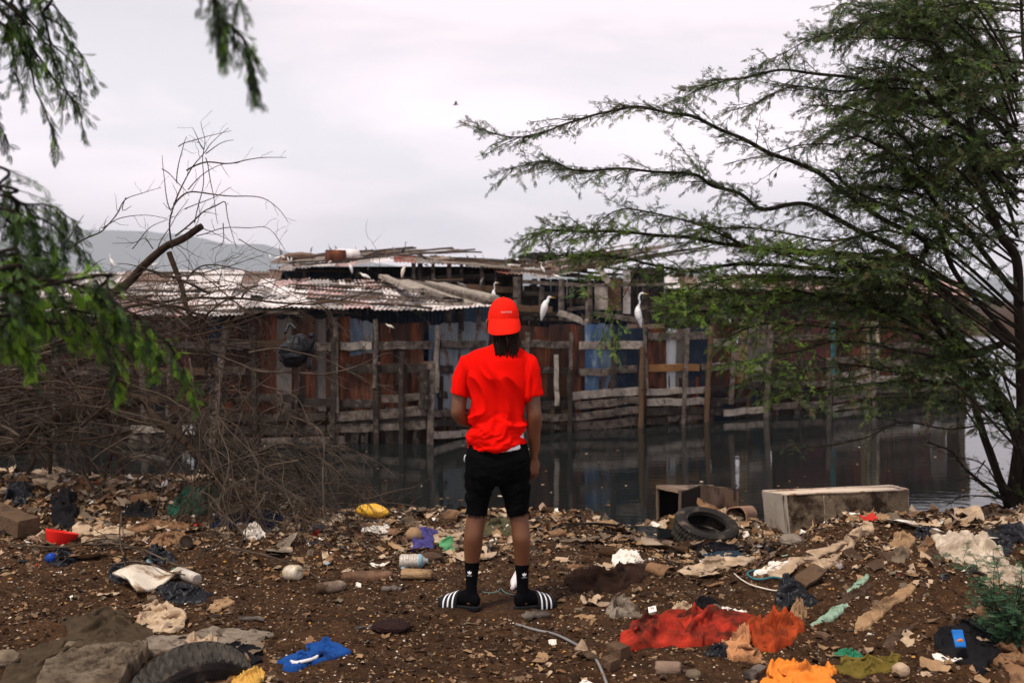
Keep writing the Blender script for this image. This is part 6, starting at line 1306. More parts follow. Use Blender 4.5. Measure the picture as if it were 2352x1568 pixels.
# ---- old chest tank and cracked plastic casing by the water
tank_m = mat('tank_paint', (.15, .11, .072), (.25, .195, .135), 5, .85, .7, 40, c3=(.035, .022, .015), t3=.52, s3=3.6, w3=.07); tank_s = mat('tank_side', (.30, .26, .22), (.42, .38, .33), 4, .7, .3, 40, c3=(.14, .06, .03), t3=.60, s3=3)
def slab(pts, name, mt, t, th=.03, warp=.010, seed=0):
    "thick panel over four corners, thickness away from its face"
    pts = np.array(pts, float); n = np.cross(pts[1]-pts[0], pts[3]-pts[0]); n /= np.linalg.norm(n); U, Vq = np.meshgrid(np.linspace(0, 1, 24), np.linspace(0, 1, 12), indexing='ij')
    Q = pts[0]*((1-U)*(1-Vq))[..., None]+pts[1]*(U*(1-Vq))[..., None]+pts[2]*(U*Vq)[..., None]+pts[3]*((1-U)*Vq)[..., None]; Q = Q+n*(warp*(fbm(U*3+seed, Vq*2, 0, seed, 2)-.5)*2)[..., None]
    mb = MB(); mb.loft(np.concatenate([Q, (Q+n*th)[:, ::-1]], 1)); part(name, mb, mt, t, False)
def tank():
    t = thing('metal_tank', 'open beige rust stained metal chest lying at the water edge', 'chest', (3.5, 11.0, -.95))
    FL, FR, BL, BR = P(1800, 1137, 10.8), P(2087, 1124, 11.2), P(1750, 1128, 11.45), P(2050, 1115, 11.85); fl, fr_, bl, br_ = P(1810, 1236, 10.75), P(2086, 1225, 11.2), P(1757, 1200, 11.4), P(2050, 1200, 11.85)
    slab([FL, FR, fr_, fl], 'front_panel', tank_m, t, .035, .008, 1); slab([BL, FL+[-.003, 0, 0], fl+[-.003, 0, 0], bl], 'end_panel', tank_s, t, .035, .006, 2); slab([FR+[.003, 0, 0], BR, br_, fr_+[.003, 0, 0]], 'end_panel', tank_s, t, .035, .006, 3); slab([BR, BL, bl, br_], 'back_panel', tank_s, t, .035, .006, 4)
    q = np.array([FL, FR, BR, BL])+[0, 0, .004]; q = q+(q.mean(0)-q)*.022; mb = MB()
    for i in range(4): mb.bar(q[i], q[(i+1) % 4], .036, .010, warp=.004, seed=i, n=16)
    part('rim', mb, mat('tank_rim', (.40, .31, .24), (.62, .52, .43), 6, .7, .3, 50, c3=(.20, .08, .035), t3=.56, s3=6), t)
    c = q.mean(0); Q2 = q+(c-q)*.06-[0, 0, .022]; slab(Q2, 'inner_floor', mat('liner', (.46, .36, .26), (.62, .52, .42), 4, .8, .3, 40), t, .01, .01, 5)
    for k in (.31,):
        p = FL*(1-k)+FR*k+[0, -.006, -.02]; p2 = p*(.35+k*.4)+(fl*(1-k)+fr_*k)*(.65-k*.4)+[0, -.006, 0]; mb = MB(); mb.bar(p, p2, .005, .003, up=(1, 0, 0)); part('drip_mark', mb, mat('drip', (.45, .42, .38), (.6, .56, .5), 9, .8), t)
tank()
def casing():
    t = thing('plastic_casing', 'broken brown appliance casing with a dark open front, left of the beige chest', 'casing', P(1600, 1180, 11.4)); z0 = -1.02
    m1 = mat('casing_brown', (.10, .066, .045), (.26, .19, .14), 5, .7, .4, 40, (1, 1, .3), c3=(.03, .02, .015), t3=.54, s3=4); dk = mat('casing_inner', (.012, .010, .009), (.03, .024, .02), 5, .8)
    def plate(pts, name, mt, th=.02):
        pts = np.array(pts); n = np.cross(pts[1]-pts[0], pts[3]-pts[0]); n /= np.linalg.norm(n); mb = MB(); V = np.vstack([pts, pts+n*th]); mb.add(V, [[3, 2, 1, 0], [4, 5, 6, 7], [0, 1, 5, 4], [1, 2, 6, 5], [2, 3, 7, 6], [3, 0, 4, 7]]); part(name, mb, mt, t, False)
    a = P(1510, 1190, 11.3); b = P(1562, 1196, 11.0); c = P(1606, 1190, 11.2); d = P(1694, 1188, 11.6); e = P(1640, 1170, 12.0); f_ = P(1512, 1170, 12.0)
    za, zb = P(1510, 1118, 11.3)[2], P(1694, 1126, 11.6)[2]
    def up(p, z):
        if z != z0 and p[1] > 11.9: z = P(0, 1116, p[1])[2]
        return np.array([p[0], p[1], z])
    zc = P(1606, 1114, 11.2)[2]
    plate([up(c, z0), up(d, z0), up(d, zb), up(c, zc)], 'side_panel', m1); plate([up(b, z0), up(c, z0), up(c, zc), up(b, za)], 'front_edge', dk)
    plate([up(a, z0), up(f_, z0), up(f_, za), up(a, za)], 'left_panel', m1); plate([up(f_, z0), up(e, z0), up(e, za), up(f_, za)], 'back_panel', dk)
    plate([up(a, za), up(b, za), up(e, za), up(f_, za)], 'top_panel', m1, .015)
    mb = MB(); 
    for (p, q, r) in ((up(a, za), up(b, za), .035), (up(a, z0+.1), up(a, za), .022), (up(b, z0), up(b, za), .024), (up(c, z0), up(c, zc), .02), (up(c, zc), up(d, zb), .026), (up(c, zc-.16), up(d, zb-.14), .016)): mb.bar(p, q, r, r*1.5, warp=.004, n=6, up=(.1, -1, .1))
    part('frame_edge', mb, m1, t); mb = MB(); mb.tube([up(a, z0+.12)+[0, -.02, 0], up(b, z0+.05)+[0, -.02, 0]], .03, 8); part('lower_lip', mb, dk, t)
casing()

# ---- clothes and rags
rc = mat('muddy_red_cloth', (.42, .028, .014), (.62, .050, .026), 6, .9, .5, 300, c3=(.060, .016, .010), t3=.47, s3=5.5, w3=.14)
rc2 = mat('muddy_orange_red_cloth', (.36, .045, .012), (.52, .085, .020), 6, .9, .5, 300, c3=(.06, .022, .012), t3=.56, s3=5, w3=.14)
oc = mat('orange_cloth', (.74, .20, .025), (.86, .30, .05), 8, .9, .5, 300, c3=(.30, .09, .02), t3=.62, s3=8, w3=.1)
pc = mat('dirty_peach_cloth', (.42, .19, .08), (.60, .30, .15), 8, .9, .5, 200, c3=(.12, .06, .03), t3=.55, s3=7, w3=.1)
o_red = cloth('red_cloth', 'muddy bright red shirt spread on the dirt, right foreground', 'cloth', [cH(125, 1045), cH(205, 990), cH(290, 945), cH(400, 925), cH(520, 915), cH(640, 925), cH(720, 925), cH(800, 940), cH(850, 985), cH(830, 1035), cH(740, 1060), cH(640, 1075), cH(560, 1080), cH(420, 1090), cH(300, 1085), cH(200, 1092)], .125, rc, 3, fs=7.5, ang=.25, n=190, nr=50, aniso=2.2, wob=.05)
cloth('red_cloth', 'orange red crumpled cloth touching the right end of the red shirt', 'cloth', [cH(820, 1000), cH(860, 970), cH(930, 960), cH(1010, 940), cH(1065, 935), cH(1075, 975), cH(1125, 985), cH(1110, 1035), cH(1050, 1090), cH(970, 1130), cH(890, 1115), cH(850, 1070)], .16, rc2, 8, fs=5.5, ang=1.0, n=150, nr=46, aniso=1.5, wob=.06)
lb = gp(*cH(290, 972)); mb = MB(); xx = np.linspace(-.022, .022, 8); U, Vq = np.meshgrid(xx, xx*.8, indexing='ij'); mb.grid(np.stack([lb[0]+U, lb[1]+Vq*.9, lb[2]+.095+Vq*.6+.004*np.sin(U*90)], -1).reshape(-1, 3), 8, 8); mb.grid(np.stack([lb[0]+U, lb[1]+Vq*.9, lb[2]+.0935+Vq*.6+.004*np.sin(U*90)], -1).reshape(-1, 3), 8, 8)
tg = thing('cloth_label', 'small white size label on the muddy red shirt', 'label', lb); part('tag', mb, mat('white_tag', (.7, .66, .6), (.8, .78, .74), 20, .8), tg)
V_, F_ = text_mesh('M', .026); mb = MB(); ca_ = .515; add_poly(mb, np.stack([lb[0]+V_[:, 0], lb[1]+(V_[:, 1]-.008)*.85-.0015, lb[2]+.0985+(V_[:, 1]-.008)*.57], -1), F_); part('lettering', mb, mat('red_ink', (.6, .03, .03)), tg, False)
cloth('orange_cloth', 'bright orange crumpled cloth at the bottom edge', 'cloth', [cH(900, 1300), cH(930, 1240), cH(985, 1205), cH(1080, 1200), cH(1150, 1225), cH(1230, 1228), cH(1310, 1225), cH(1300, 1245), cH(1250, 1265), cH(1290, 1330), cH(1100, 1345), cH(960, 1340)], .11, oc, 14, fs=11, ang=.6, n=150, nr=40)
cloth('peach_cloth', 'dirty peach rag below the right end of the red shirt', 'rag', [cH(690, 1085), cH(760, 1060), cH(800, 1085), cH(840, 1130), cH(900, 1170), cH(918, 1195), cH(860, 1195), cH(800, 1165), cH(730, 1160), cH(720, 1120)], .07, pc, 15, fs=14, ang=-.5, n=110)
cloth('peach_cloth', 'brown orange knotted rag standing up against the red shirt', 'rag', [cH(735, 1075), cH(760, 1035), cH(800, 1020), cH(835, 1060), cH(830, 1090), cH(780, 1095)], .11, pc, 16, fs=14, ang=1.2)
bl = mat('blue_jersey', (.008, .045, .20), (.016, .085, .32), 8, .9, .5, 300, c3=(.004, .012, .05), t3=.60, s3=6)
cloth('blue_cloth', 'bright blue garment with white trim lying in the left centre foreground', 'cloth', [cE(450, 1410), cE(500, 1380), cE(620, 1350), cE(680, 1310), cE(730, 1285), cE(810, 1275), cE(850, 1330), cE(888, 1370), cE(830, 1405), cE(700, 1425), cE(660, 1440), cE(560, 1460), cE(500, 1450)], .065, bl, 22, fs=12, ang=.5, n=130, nr=34)
stick('trim', 'white elastic trim along the front edge of the blue garment', 'trim', [cE(500, 1440), cE(530, 1455), cE(600, 1445), cE(680, 1430), cE(700, 1400), cE(690, 1372)], .009, mat('white_elastic', (.60, .58, .58), (.75, .74, .74), 20, .9), lift=.028)
cloth('brown_cloth', 'dark brown woollen cloth heap right behind the right sandal', 'cloth', [cF(-60, 700), cF(0, 650), cF(80, 640), cF(200, 640), cF(330, 640), cF(450, 610), cF(560, 600), cF(620, 660), cF(540, 720), cF(430, 760), cF(300, 780), cF(150, 795), cF(0, 790)], .12, mat('brown_wool', (.018, .009, .006), (.050, .026, .018), 8, .95, .8, 150), 31, fs=9, ang=.3, n=130, nr=36)
cloth('olive_garment', 'olive brown garment with deep folds at the left edge, lying above the other', 'cloth', [(140, 1432), (200, 1428), (235, 1405), (280, 1425), (340, 1440), (350, 1470), (300, 1490), (260, 1500), (205, 1492), (165, 1480)], .10, M['cloth_olive'], 41, fs=8, ang=.2, n=130, nr=34)
cloth('olive_garment', 'olive brown garment spilling down to the bottom left corner', 'cloth', [(10, 1560), (20, 1525), (60, 1505), (130, 1480), (210, 1470), (250, 1490), (190, 1520), (150, 1555), (90, 1590), (0, 1590)], .075, M['cloth_olive'], 43, fs=8, ang=.5, n=130, nr=34)
cloth('rag', 'grey brown stiff rag with a raised fold left of the blue garment', 'rag', [(316, 1440), (330, 1400), (372, 1395), (420, 1415), (420, 1440), (400, 1455), (350, 1455)], .12, M['plastic_beige'], 47, fs=7, ang=.9, n=110)
cloth('rag', 'long grey rag lying behind the concrete slab', 'rag', [(250, 1512), (330, 1480), (420, 1470), (480, 1455), (560, 1452), (610, 1468), (560, 1485), (480, 1500), (400, 1500), (300, 1520)], .07, M['rag_grey'], 49, fs=10, ang=.1, n=130)
cloth('sack', 'stained pale sack crumpled above the half buried tyre', 'sack', [(420, 1500), (440, 1478), (485, 1480), (515, 1505), (530, 1530), (490, 1535), (450, 1520)], .13, M['plastic_beige'], 53, fs=8, ang=-.5, n=120)
cloth('rag', 'black brown rag right of the stained pale sack', 'rag', [(490, 1492), (560, 1485), (600, 1500), (590, 1525), (540, 1530), (510, 1515)], .06, M['cloth_black'], 54, fs=10)
cloth('rag', 'tan folded rag at the bottom edge right of the buried tyre', 'rag', [(475, 1545), (520, 1530), (560, 1525), (570, 1545), (540, 1570), (480, 1580)], .09, M['leather'], 55, fs=10)
cloth('navy_garment', 'dark navy cloth under the dead branches', 'cloth', [cG(1110, 400), cG(1170, 360), cG(1240, 335), cG(1330, 330), cG(1420, 345), cG(1480, 375), cG(1450, 400), cG(1360, 410), cG(1240, 400), cG(1140, 415)], .10, mat('navy_cloth', (.006, .010, .030), (.014, .022, .055), 8, .9, .5, 200), 61, fs=7, ang=.3)
cloth('purple_cloth', 'faded purple blue cloth left of the man', 'cloth', [cE(1415, 570), cE(1430, 520), cE(1470, 430), cE(1510, 405), cE(1575, 410), cE(1600, 440), cE(1570, 500), cE(1570, 560), cE(1500, 572)], .10, mat('purple_cloth', (.035, .030, .13), (.085, .075, .24), 8, .9, .5, 200), 63, fs=9, ang=1.2, n=110)
cloth('green_bag', 'small light green plastic bag beside the left leg of the man', 'plastic bag', [cE(1650, 570), cE(1660, 500), cE(1700, 490), cE(1745, 540), cE(1735, 575)], .10, mat('green_film', (.06, .26, .10), (.16, .42, .20), 9, .5, .3, 60, trans=.2), 64, fs=14)
cloth('khaki_garment', 'khaki green garment between the legs of the man', 'cloth', [(1108, 1222), (1125, 1202), (1150, 1195), (1180, 1195), (1215, 1210), (1205, 1228), (1160, 1232), (1125, 1234)], .10, mat('khaki', (.05, .045, .022), (.11, .10, .055), 8, .9, .5, 200), 66, fs=9)
cloth('flat_sack', 'pale folded sack behind the green bag, left of the man', 'sack', [cE(1570, 520), cE(1580, 440), cE(1720, 432), cE(1775, 470), cE(1760, 520), cE(1700, 530)], .08, M['plastic_beige'], 67, fs=5, ang=.1)
cloth('green_net', 'heap of dark green netting behind the left litter', 'net', [cG(875, 330), cG(920, 290), cG(960, 250), cG(1020, 220), cG(1110, 222), cG(1180, 255), cG(1150, 300), cG(1080, 320), cG(980, 345), cG(910, 350)], .22, mat('green_netting', (.010, .045, .030), (.045, .13, .085), 30, .9, 1.0, 90, detail=10), 71, fs=16, ang=.6, sharp=1.0, n=150, nr=40)
cloth('tarp', 'large stiff beige plastic tarp lying down the right heap', 'tarp', [cD(1345, 300), cD(1400, 285), cD(1490, 260), cD(1560, 280), cD(1650, 350), cD(1760, 400), cD(1850, 440), cD(1960, 520), cD(2080, 600), cD(2180, 660), cD(2190, 745), cD(2050, 720), cD(1930, 690), cD(1800, 640), cD(1650, 580), cD(1500, 520), cD(1400, 430)], .16, mat('beige_tarp', (.40, .32, .235), (.60, .51, .40), 5, .55, .5, 40, c3=(.20, .13, .08), t3=.60, s3=4, w3=.12, spec=.5), 81, fs=7, ang=-.75, n=200, nr=48, aniso=3.0, sharp=1.2)
cloth('black_sheeting', 'black torn plastic sheeting above the beige tarp at the right edge', 'sheeting', [cD(1790, 400), cD(1850, 300), cD(1960, 250), cD(2140, 260), cD(2200, 300), cD(2100, 380), cD(2020, 470), cD(1930, 490), cD(1850, 430)], .12, M['plastic_black'], 83, fs=10, ang=-.5, n=130, nr=30)
cloth('black_cloth', 'large black cloth heap low at the right, under the green shrub', 'cloth', [cD(1370, 1290), cD(1400, 1200), cD(1560, 1130), cD(1700, 1080), cD(1830, 1100), cD(1960, 1180), cD(1880, 1290), cD(1850, 1400), cD(1700, 1480), cD(1560, 1400), cD(1450, 1330)], .10, M['cloth_black'], 85, fs=8, n=150, nr=36)
cloth('brown_sheet', 'brown torn sheet in the bottom right corner', 'sheet', [cD(1880, 1290), cD(1960, 1220), cD(2100, 1300), cD(2200, 1400), cD(2200, 1640), cD(2050, 1600), cD(1960, 1480)], .12, M['leather'], 87, fs=7, n=120)
cloth('olive_rag', 'olive yellow rag right of the orange cloth', 'rag', [cD(540, 1470), cD(600, 1410), cD(760, 1420), cD(900, 1400), cD(1020, 1375), cD(1080, 1410), cD(960, 1470), cD(850, 1510), cD(740, 1540), cD(600, 1510)], .08, mat('olive_yellow', (.09, .065, .012), (.19, .14, .03), 9, .9, .6, 150), 89, fs=10, n=130)
cloth('green_film', 'crumpled dark green plastic film right of the orange cloth', 'film', [cD(500, 1365), cD(560, 1335), cD(650, 1335), cD(760, 1390), cD(700, 1400), cD(590, 1385)], .06, mat('dark_green_film', (.01, .10, .055), (.04, .24, .13), 9, .45, .3, 60), 91, fs=12)
for i, (pts, h, mk, lab, ang) in enumerate([
  ([cD(195, 700), cD(260, 620), cD(380, 560), cD(480, 500), cD(530, 485), cD(510, 550), cD(420, 620), cD(320, 670), cD(240, 700)], .05, 'plastic_beige', 'long beige film strip on the left flank of the heap, lower', .9),
  ([cD(-10, 590), cD(60, 560), cD(180, 520), cD(330, 440), cD(500, 400), cD(600, 375), cD(560, 410), cD(400, 490), cD(250, 560), cD(130, 610), cD(180, 650), cD(80, 640)], .045, 'plastic_beige', 'beige film band along the foot of the heap, upper', .8),
  ([cD(600, 400), cD(650, 310), cD(720, 240), cD(790, 222), cD(850, 235), cD(780, 290), cD(700, 350), cD(640, 390)], .10, 'plastic_beige', 'pale bloated film on the left crest of the heap', 1.0),
  ([cD(690, 1140), cD(720, 1040), cD(830, 970), cD(950, 900), cD(1040, 800), cD(1150, 745), cD(1190, 770), cD(1120, 850), cD(1010, 950), cD(900, 1030), cD(800, 1110), cD(740, 1145)], .06, 'paper_tan', 'long tan twisted cloth running down the middle of the heap', .95),
  ([cD(540, 910), cD(600, 850), cD(700, 800), cD(800, 760), cD(850, 750), cD(780, 820), cD(680, 870), cD(600, 910)], .05, 'cloth_brown', 'brown twisted rag above the pale green film', .9),
  ([cD(330, 1110), cD(400, 1030), cD(500, 960), cD(600, 915), cD(610, 940), cD(540, 1010), cD(450, 1060), cD(360, 1110)], .045, 'pgreen', 'pale green film strip right of the orange red cloth', .9),
  ([cD(630, 800), cD(700, 740), cD(790, 685), cD(800, 700), cD(740, 770), cD(680, 815)], .04, 'pgreen', 'small pale green film higher on the heap', .9),
  ([cD(1000, 400), cD(1050, 320), cD(1130, 310), cD(1180, 350), cD(1160, 450), cD(1080, 450), cD(1030, 430)], .10, 'paper_tan', 'torn tan bag scrap upright near the heap crest', 1.4),
  ([cD(1010, 560), cD(1020, 480), cD(1110, 440), cD(1150, 500), cD(1100, 580)], .08, 'plastic_grey', 'grey brown torn scrap below the tan bag scrap on the heap', 1.4),
  ([cD(1280, 560), cD(1300, 470), cD(1380, 460), cD(1440, 530), cD(1400, 585)], .06, 'cloth_brown', 'brown cloth piece left of the beige tarp', 1.2),
  ([cD(1190, 330), cD(1230, 265), cD(1300, 250), cD(1350, 290), cD(1280, 350)], .08, 'plastic_black', 'black bag piece on the heap crest left of the tarp', .3),
  ([cD(950, 1250), cD(1000, 1170), cD(1100, 1120), cD(1200, 1110), cD(1120, 1180), cD(1020, 1260)], .05, 'cloth_brown', 'dark streaked rag low on the heap', .8),
  ([cD(1820, 230), cD(1900, 190), cD(2000, 200), cD(2100, 160), cD(2190, 180), cD(2190, 240), cD(2050, 230), cD(1930, 250)], .10, 'plastic_beige', 'tan torn sheet behind the heap at the right edge', .1),
  ([cD(130, 1050), cD(150, 970), cD(180, 940), cD(240, 960), cD(280, 1020), cD(220, 1060)], .12, 'paper_tan', 'crumpled tan paper bag behind the orange red cloth', .6),
  ([cF(1040, 590), cF(1100, 540), cF(1200, 510), cF(1330, 500), cF(1400, 520), cF(1500, 520), cF(1470, 580), cF(1340, 590), cF(1200, 620), cF(1050, 670), cF(910, 650), cF(960, 600)], .08, 'plastic_beige', 'long crumpled beige film in front of the tyre', .3),
  ([cF(330, 575), cF(350, 500), cF(440, 460), cF(520, 500), cF(570, 530), cF(480, 580)], .10, 'paper_white', 'pale crumpled film right of the man, before the shore', .2),
  ([cF(1590, 640), cF(1680, 570), cF(1800, 555), cF(1870, 590), cF(1780, 620), cF(1680, 640)], .06, 'paper_white', 'white film at the left foot of the heap', .2),
  ([cF(845, 950), cF(880, 915), cF(960, 920), cF(1045, 975), cF(960, 1005), cF(880, 1000)], .09, 'plastic_beige', 'translucent beige bag just behind the red shirt', .2),
  ([cF(260, 960), cF(320, 900), cF(430, 860), cF(520, 920), cF(540, 980), cF(430, 985), cF(350, 1010), cF(290, 1000)], .09, 'rag_grey', 'grey rag heap left of the red shirt', .4),
  ([cF(1010, 920), cF(1060, 880), cF(1170, 870), cF(1240, 930), cF(1170, 960), cF(1060, 950)], .07, 'cloth_black', 'black rag behind the red shirt', .2),
  ([cF(980, 460), cF(1020, 410), cF(1150, 400), cF(1300, 410), cF(1400, 430), cF(1350, 480), cF(1150, 490), cF(1010, 490)], .09, 'cloth_black', 'black cloth heap below the tyre', .1),
  ([cF(1110, 520), cF(1200, 470), cF(1400, 460), cF(1500, 480), cF(1400, 510), cF(1200, 530)], .05, 'dkblue', 'dark blue net cloth in front of the black heap by the tyre', .1),
  ([cF(1760, 750), cF(1780, 700), cF(1900, 720), cF(1960, 800), cF(2050, 900), cF(1900, 940), cF(1780, 970), cF(1760, 850)], .14, 'plastic_black', 'shiny black plastic bag above the orange red cloth', .8),
  ([cF(1110, 1340), cF(1180, 1290), cF(1260, 1270), cF(1330, 1310), cF(1280, 1360), cF(1170, 1360)], .05, 'plastic_black', 'black film scrap left of the peach rag', .3),
  ([cG(560, 690), cG(600, 640), cG(650, 590), cG(700, 640), cG(750, 680), cG(690, 710), cG(610, 705)], .10, 'plastic_black', 'torn black bag lying on the white board', .6),
  ([cG(820, 760), cG(860, 725), cG(940, 715), cG(1030, 740), cG(1090, 760), cG(1060, 800), cG(960, 810), cG(860, 790)], .07, 'plastic_black', 'crumpled black film below the muddy bottle', .1),
  ([cG(765, 590), cG(770, 530), cG(830, 520), cG(890, 560), cG(910, 590), cG(850, 605)], .10, 'plastic_black', 'black bag with a grey sheen near the left sticks', .2),
  ([cG(250, 600), cG(280, 560), cG(360, 540), cG(400, 580), cG(360, 610), cG(290, 612)], .10, 'plastic_black', 'dark bag with a blue end at left', .2),
  ([cG(20, 290), cG(40, 220), cG(100, 190), cG(160, 220), cG(170, 280), cG(100, 300)], .18, 'plastic_black', 'black rubbish bag on the far left pile', .9),
  ([cG(260, 330), cG(280, 220), cG(340, 190), cG(390, 250), cG(400, 330), cG(380, 400), cG(320, 400), cG(290, 370)], .20, 'cloth_black', 'black cloth draped down the far left pile', 1.4),
  ([cG(-10, 400), cG(0, 340), cG(90, 330), cG(150, 360), cG(120, 400), cG(40, 420)], .12, 'plastic_black', 'black sheet at the left edge above the log', .2),
  ([cG(170, 180), cG(190, 130), cG(250, 130), cG(330, 140), cG(320, 180), cG(240, 190)], .14, 'plastic_beige', 'dirty white bundle on top of the far left pile', .2),
  ([cG(370, 190), cG(390, 165), cG(450, 180), cG(480, 210), cG(430, 225)], .12, 'leather', 'tan lump behind the far left pile', .3),
  ([cG(640, 350), cG(660, 310), cG(740, 305), cG(820, 330), cG(800, 365), cG(700, 360)], .10, 'cloth_black', 'black rag left of the green netting', .2),
  ([cG(800, 500), cG(820, 470), cG(880, 450), cG(960, 455), cG(980, 480), cG(920, 510), cG(850, 512)], .08, 'leather', 'pinkish tan leather piece in the left middle', .2),
  ([cG(690, 420), cG(720, 395), cG(800, 385), cG(900, 390), cG(990, 400), cG(960, 420), cG(850, 415), cG(760, 425)], .08, 'leather', 'long crumpled tan foam strip in the left litter', .1),
  ([cG(400, 440), cG(420, 400), cG(500, 410), cG(600, 420), cG(660, 430), cG(600, 450), cG(480, 450)], .08, 'plastic_beige', 'beige twisted film in the left litter', .1),
  ([cG(400, 300), cG(420, 300), cG(470, 370), cG(520, 380), cG(600, 410), cG(560, 418), cG(480, 400), cG(440, 350)], .05, 'plastic_grey', 'grey white twisted strip running down at left', -.8),
  ([cG(1280, 470), cG(1290, 420), cG(1350, 425), cG(1385, 465), cG(1330, 478)], .10, 'paper_white', 'white crumpled packet under the dead branches', .2),
  ([cG(1900, 440), cG(1910, 405), cG(2030, 400), cG(2040, 440), cG(1960, 448)], .07, 'paper_white', 'white plastic wrapping right of the dead branches', .1),
  ([cG(1110, 600), cG(1190, 585)] and [cG(1100, 840), cG(1130, 800), cG(1200, 785), cG(1220, 810), cG(1150, 845)], .03, 'paper_tan', 'pale curled paper in the left centre', .4)]):
    if mk == 'pgreen': mt = M.setdefault('pgreen', mat('pale_green_film', (.16, .26, .19), (.32, .44, .33), 9, .5, .3, 60))
    elif mk == 'dkblue': mt = M.setdefault('dkblue', mat('dark_blue_cloth', (.010, .022, .04), (.03, .06, .09), 9, .9, .5, 100))
    else: mt = M[mk]
    film = mk.startswith(('plastic', 'paper', 'pgreen')); cloth({'plastic_black': 'black_bag', 'cloth_black': 'black_rag'}.get(mk, 'torn_film' if film else 'rag'), lab, 'plastic film' if film else 'rag', pts, h, mt, 200+i*7, fs=9 if film else 10, ang=ang, sharp=1.1 if film else 1.6)
mb = MB(); bb = gp(*cG(268, 598)); mb.lathe([(.001, -.03), (.03, -.025), (.035, .0), (.03, .03), (.001, .035)], M4(bb+[0, 0, .03], rotm(R(80), 0, 0)), 16); solo('blue_ball', mb, mat('blue_plastic', (.01, .05, .28), None, 5, .4), 'small blue plastic ball beside the dark bag at left', 'ball', bb)

# ---- bottles, bowls, tubes
clear = mat('dirty_bottle_plastic', (.40, .35, .30), (.58, .53, .47), 9, .35, .2, 60, c3=(.22, .15, .10), t3=.58, s3=6, spec=.6)
milky = mat('milky_plastic', (.46, .39, .28), (.62, .56, .45), 9, .4, .2, 60, spec=.5, c3=(.34, .26, .15), t3=.62, s3=5)
def bottle(label, pa, pb, r, mt, capm, ribs=0, capat='b', prof=None, name='bottle', lift=None):
    a = gp(*pa); b = gp(*pb); lf = r*.75 if lift is None else lift; a[2] += lf; b[2] += lf*.8; d = b-a; L = np.linalg.norm(d); z = d/L; x = np.cross(z, [0, 0, 1.]); x /= np.linalg.norm(x); R3 = np.column_stack([x, np.cross(z, x), z]); t = thing(name, label, 'bottle', (a+b)/2)
    if prof is None:
        prof = [(r*.3, .012), (r*.85, .0), (r, .012)]
        if ribs:
            for k in range(ribs):
                z0 = .03+(L*.68-.03)*k/ribs; prof += [(r, z0), (r*.93, z0+L*.02), (r, z0+L*.04)]
        prof += [(r, L*.70), (r*.82, L*.80), (r*.42, L*.90), (r*.34, L*.92), (r*.34, L*.965)]
    mb = MB(); mb.lathe(prof, M4(a, R3), 28); V = mb.V[0]; dd = .06*r*(fbm(V[:, 0]*22, V[:, 1]*22, V[:, 2]*22, 5)-.5)*4; V += np.stack([dd*.3, dd*.3, dd], -1); part('shell', mb, mt, t)
    if capm is not None: mb = MB(); mb.lathe([(r*.38, L*.955), (r*.40, L*.955), (r*.40, L*1.0), (r*.3, L*1.005)], M4(a, R3), 18); part('cap', mb, capm, t)
    return t, a, R3, L
bl_t = mat('pale_blue_label', (.16, .30, .38), (.30, .42, .48), 8, .6)
t, a, R3, L = bottle('ribbed clear water bottle with a pale blue label left of the man', cE(1318, 690), cE(1530, 690), .048, clear, bl_t, ribs=6)
mb = MB(); mb.lathe([(.0470, L*.66), (.0495, L*.66), (.0495, L*.74), (.040, L*.83), (.038, L*.83)], M4(a, R3), 28); part('bottle_label', mb, bl_t, t)
bottle('muddy plastic bottle with a green cap on the white board', cG(1030, 715), cG(905, 655), .036, clear, mat('green_cap', (.02, .16, .09), (.05, .26, .15), 9, .5))
bottle('mud covered bottle lying across the left centre', cE(685, 880), cE(940, 855), .036, mat('muddy_bottle', (.16, .11, .075), (.34, .27, .21), 7, .6, .3, 60, c3=(.06, .035, .02), t3=.5, s3=5), None)
bottle('pale cream jug without a cap beside the forked branch', cE(560, 800), cE(430, 770), .060, milky, None, prof=[(.02, .0), (.042, .0), (.05, .012), (.05, .09), (.042, .115), (.018, .13), (.018, .145)])
pkb = mat('pink_white_plastic', (.62, .55, .55), (.74, .66, .66), 9, .5, c3=(.70, .22, .22), t3=.62, s3=10, w3=.02)
bottle('white bottle with pink stripes behind the right ankle of the man', (1200, 1316), (1177, 1352), .034, pkb, mat('white_neck', (.66, .6, .6)), lift=.03)
redp = mat('red_plastic', (.60, .012, .010), (.70, .03, .02), 6, .45, .1, 60, c3=(.30, .02, .012), t3=.66, s3=6)
g = gp(120, 1256); mb = MB(); r = .115; mb.lathe([(.01, .004), (r*.78, 0), (r*.82, .008), (r*.98, .085), (r*1.02, .092), (r*1.0, .098), (r*.95, .092), (r*.79, .018), (.01, .014)], M4(g+[0, .10, -.02], rotm(R(-14), R(10), 0)), 44); solo('red_bowl', mb, redp, 'bright red plastic bowl lying in the litter at left', 'bowl', g)
yel_m = mat('yellow_bag', (.66, .32, .012), (.80, .46, .03), 5, .5, .3, 50, spec=.5)
blob('yellow_container', 'bright yellow plastic container under the twigs left of the man', 'container', 853, 1196, 88, 34, yel_m, 301, crump=.18, fs=1.1, dpt=.45, rz=R(-32), sink=.2)
cloth('yellow_bag', 'yellow packet at the bottom edge, left of the blue garment', 'packet', [(530, 1568), (560, 1553), (590, 1546), (608, 1556), (600, 1575), (550, 1585)], .07, mat('mustard', (.50, .27, .05), (.62, .38, .10), 9, .6, .3, 60, c3=(.2, .12, .04), t3=.6), 303, fs=6)
bottle('white tube lying under the dead branches', cG(1245, 408), cG(1315, 405), .028, M['paper_white'], None, prof=[(.02, 0), (.028, .004), (.028, .17), (.02, .175)], name='tube')
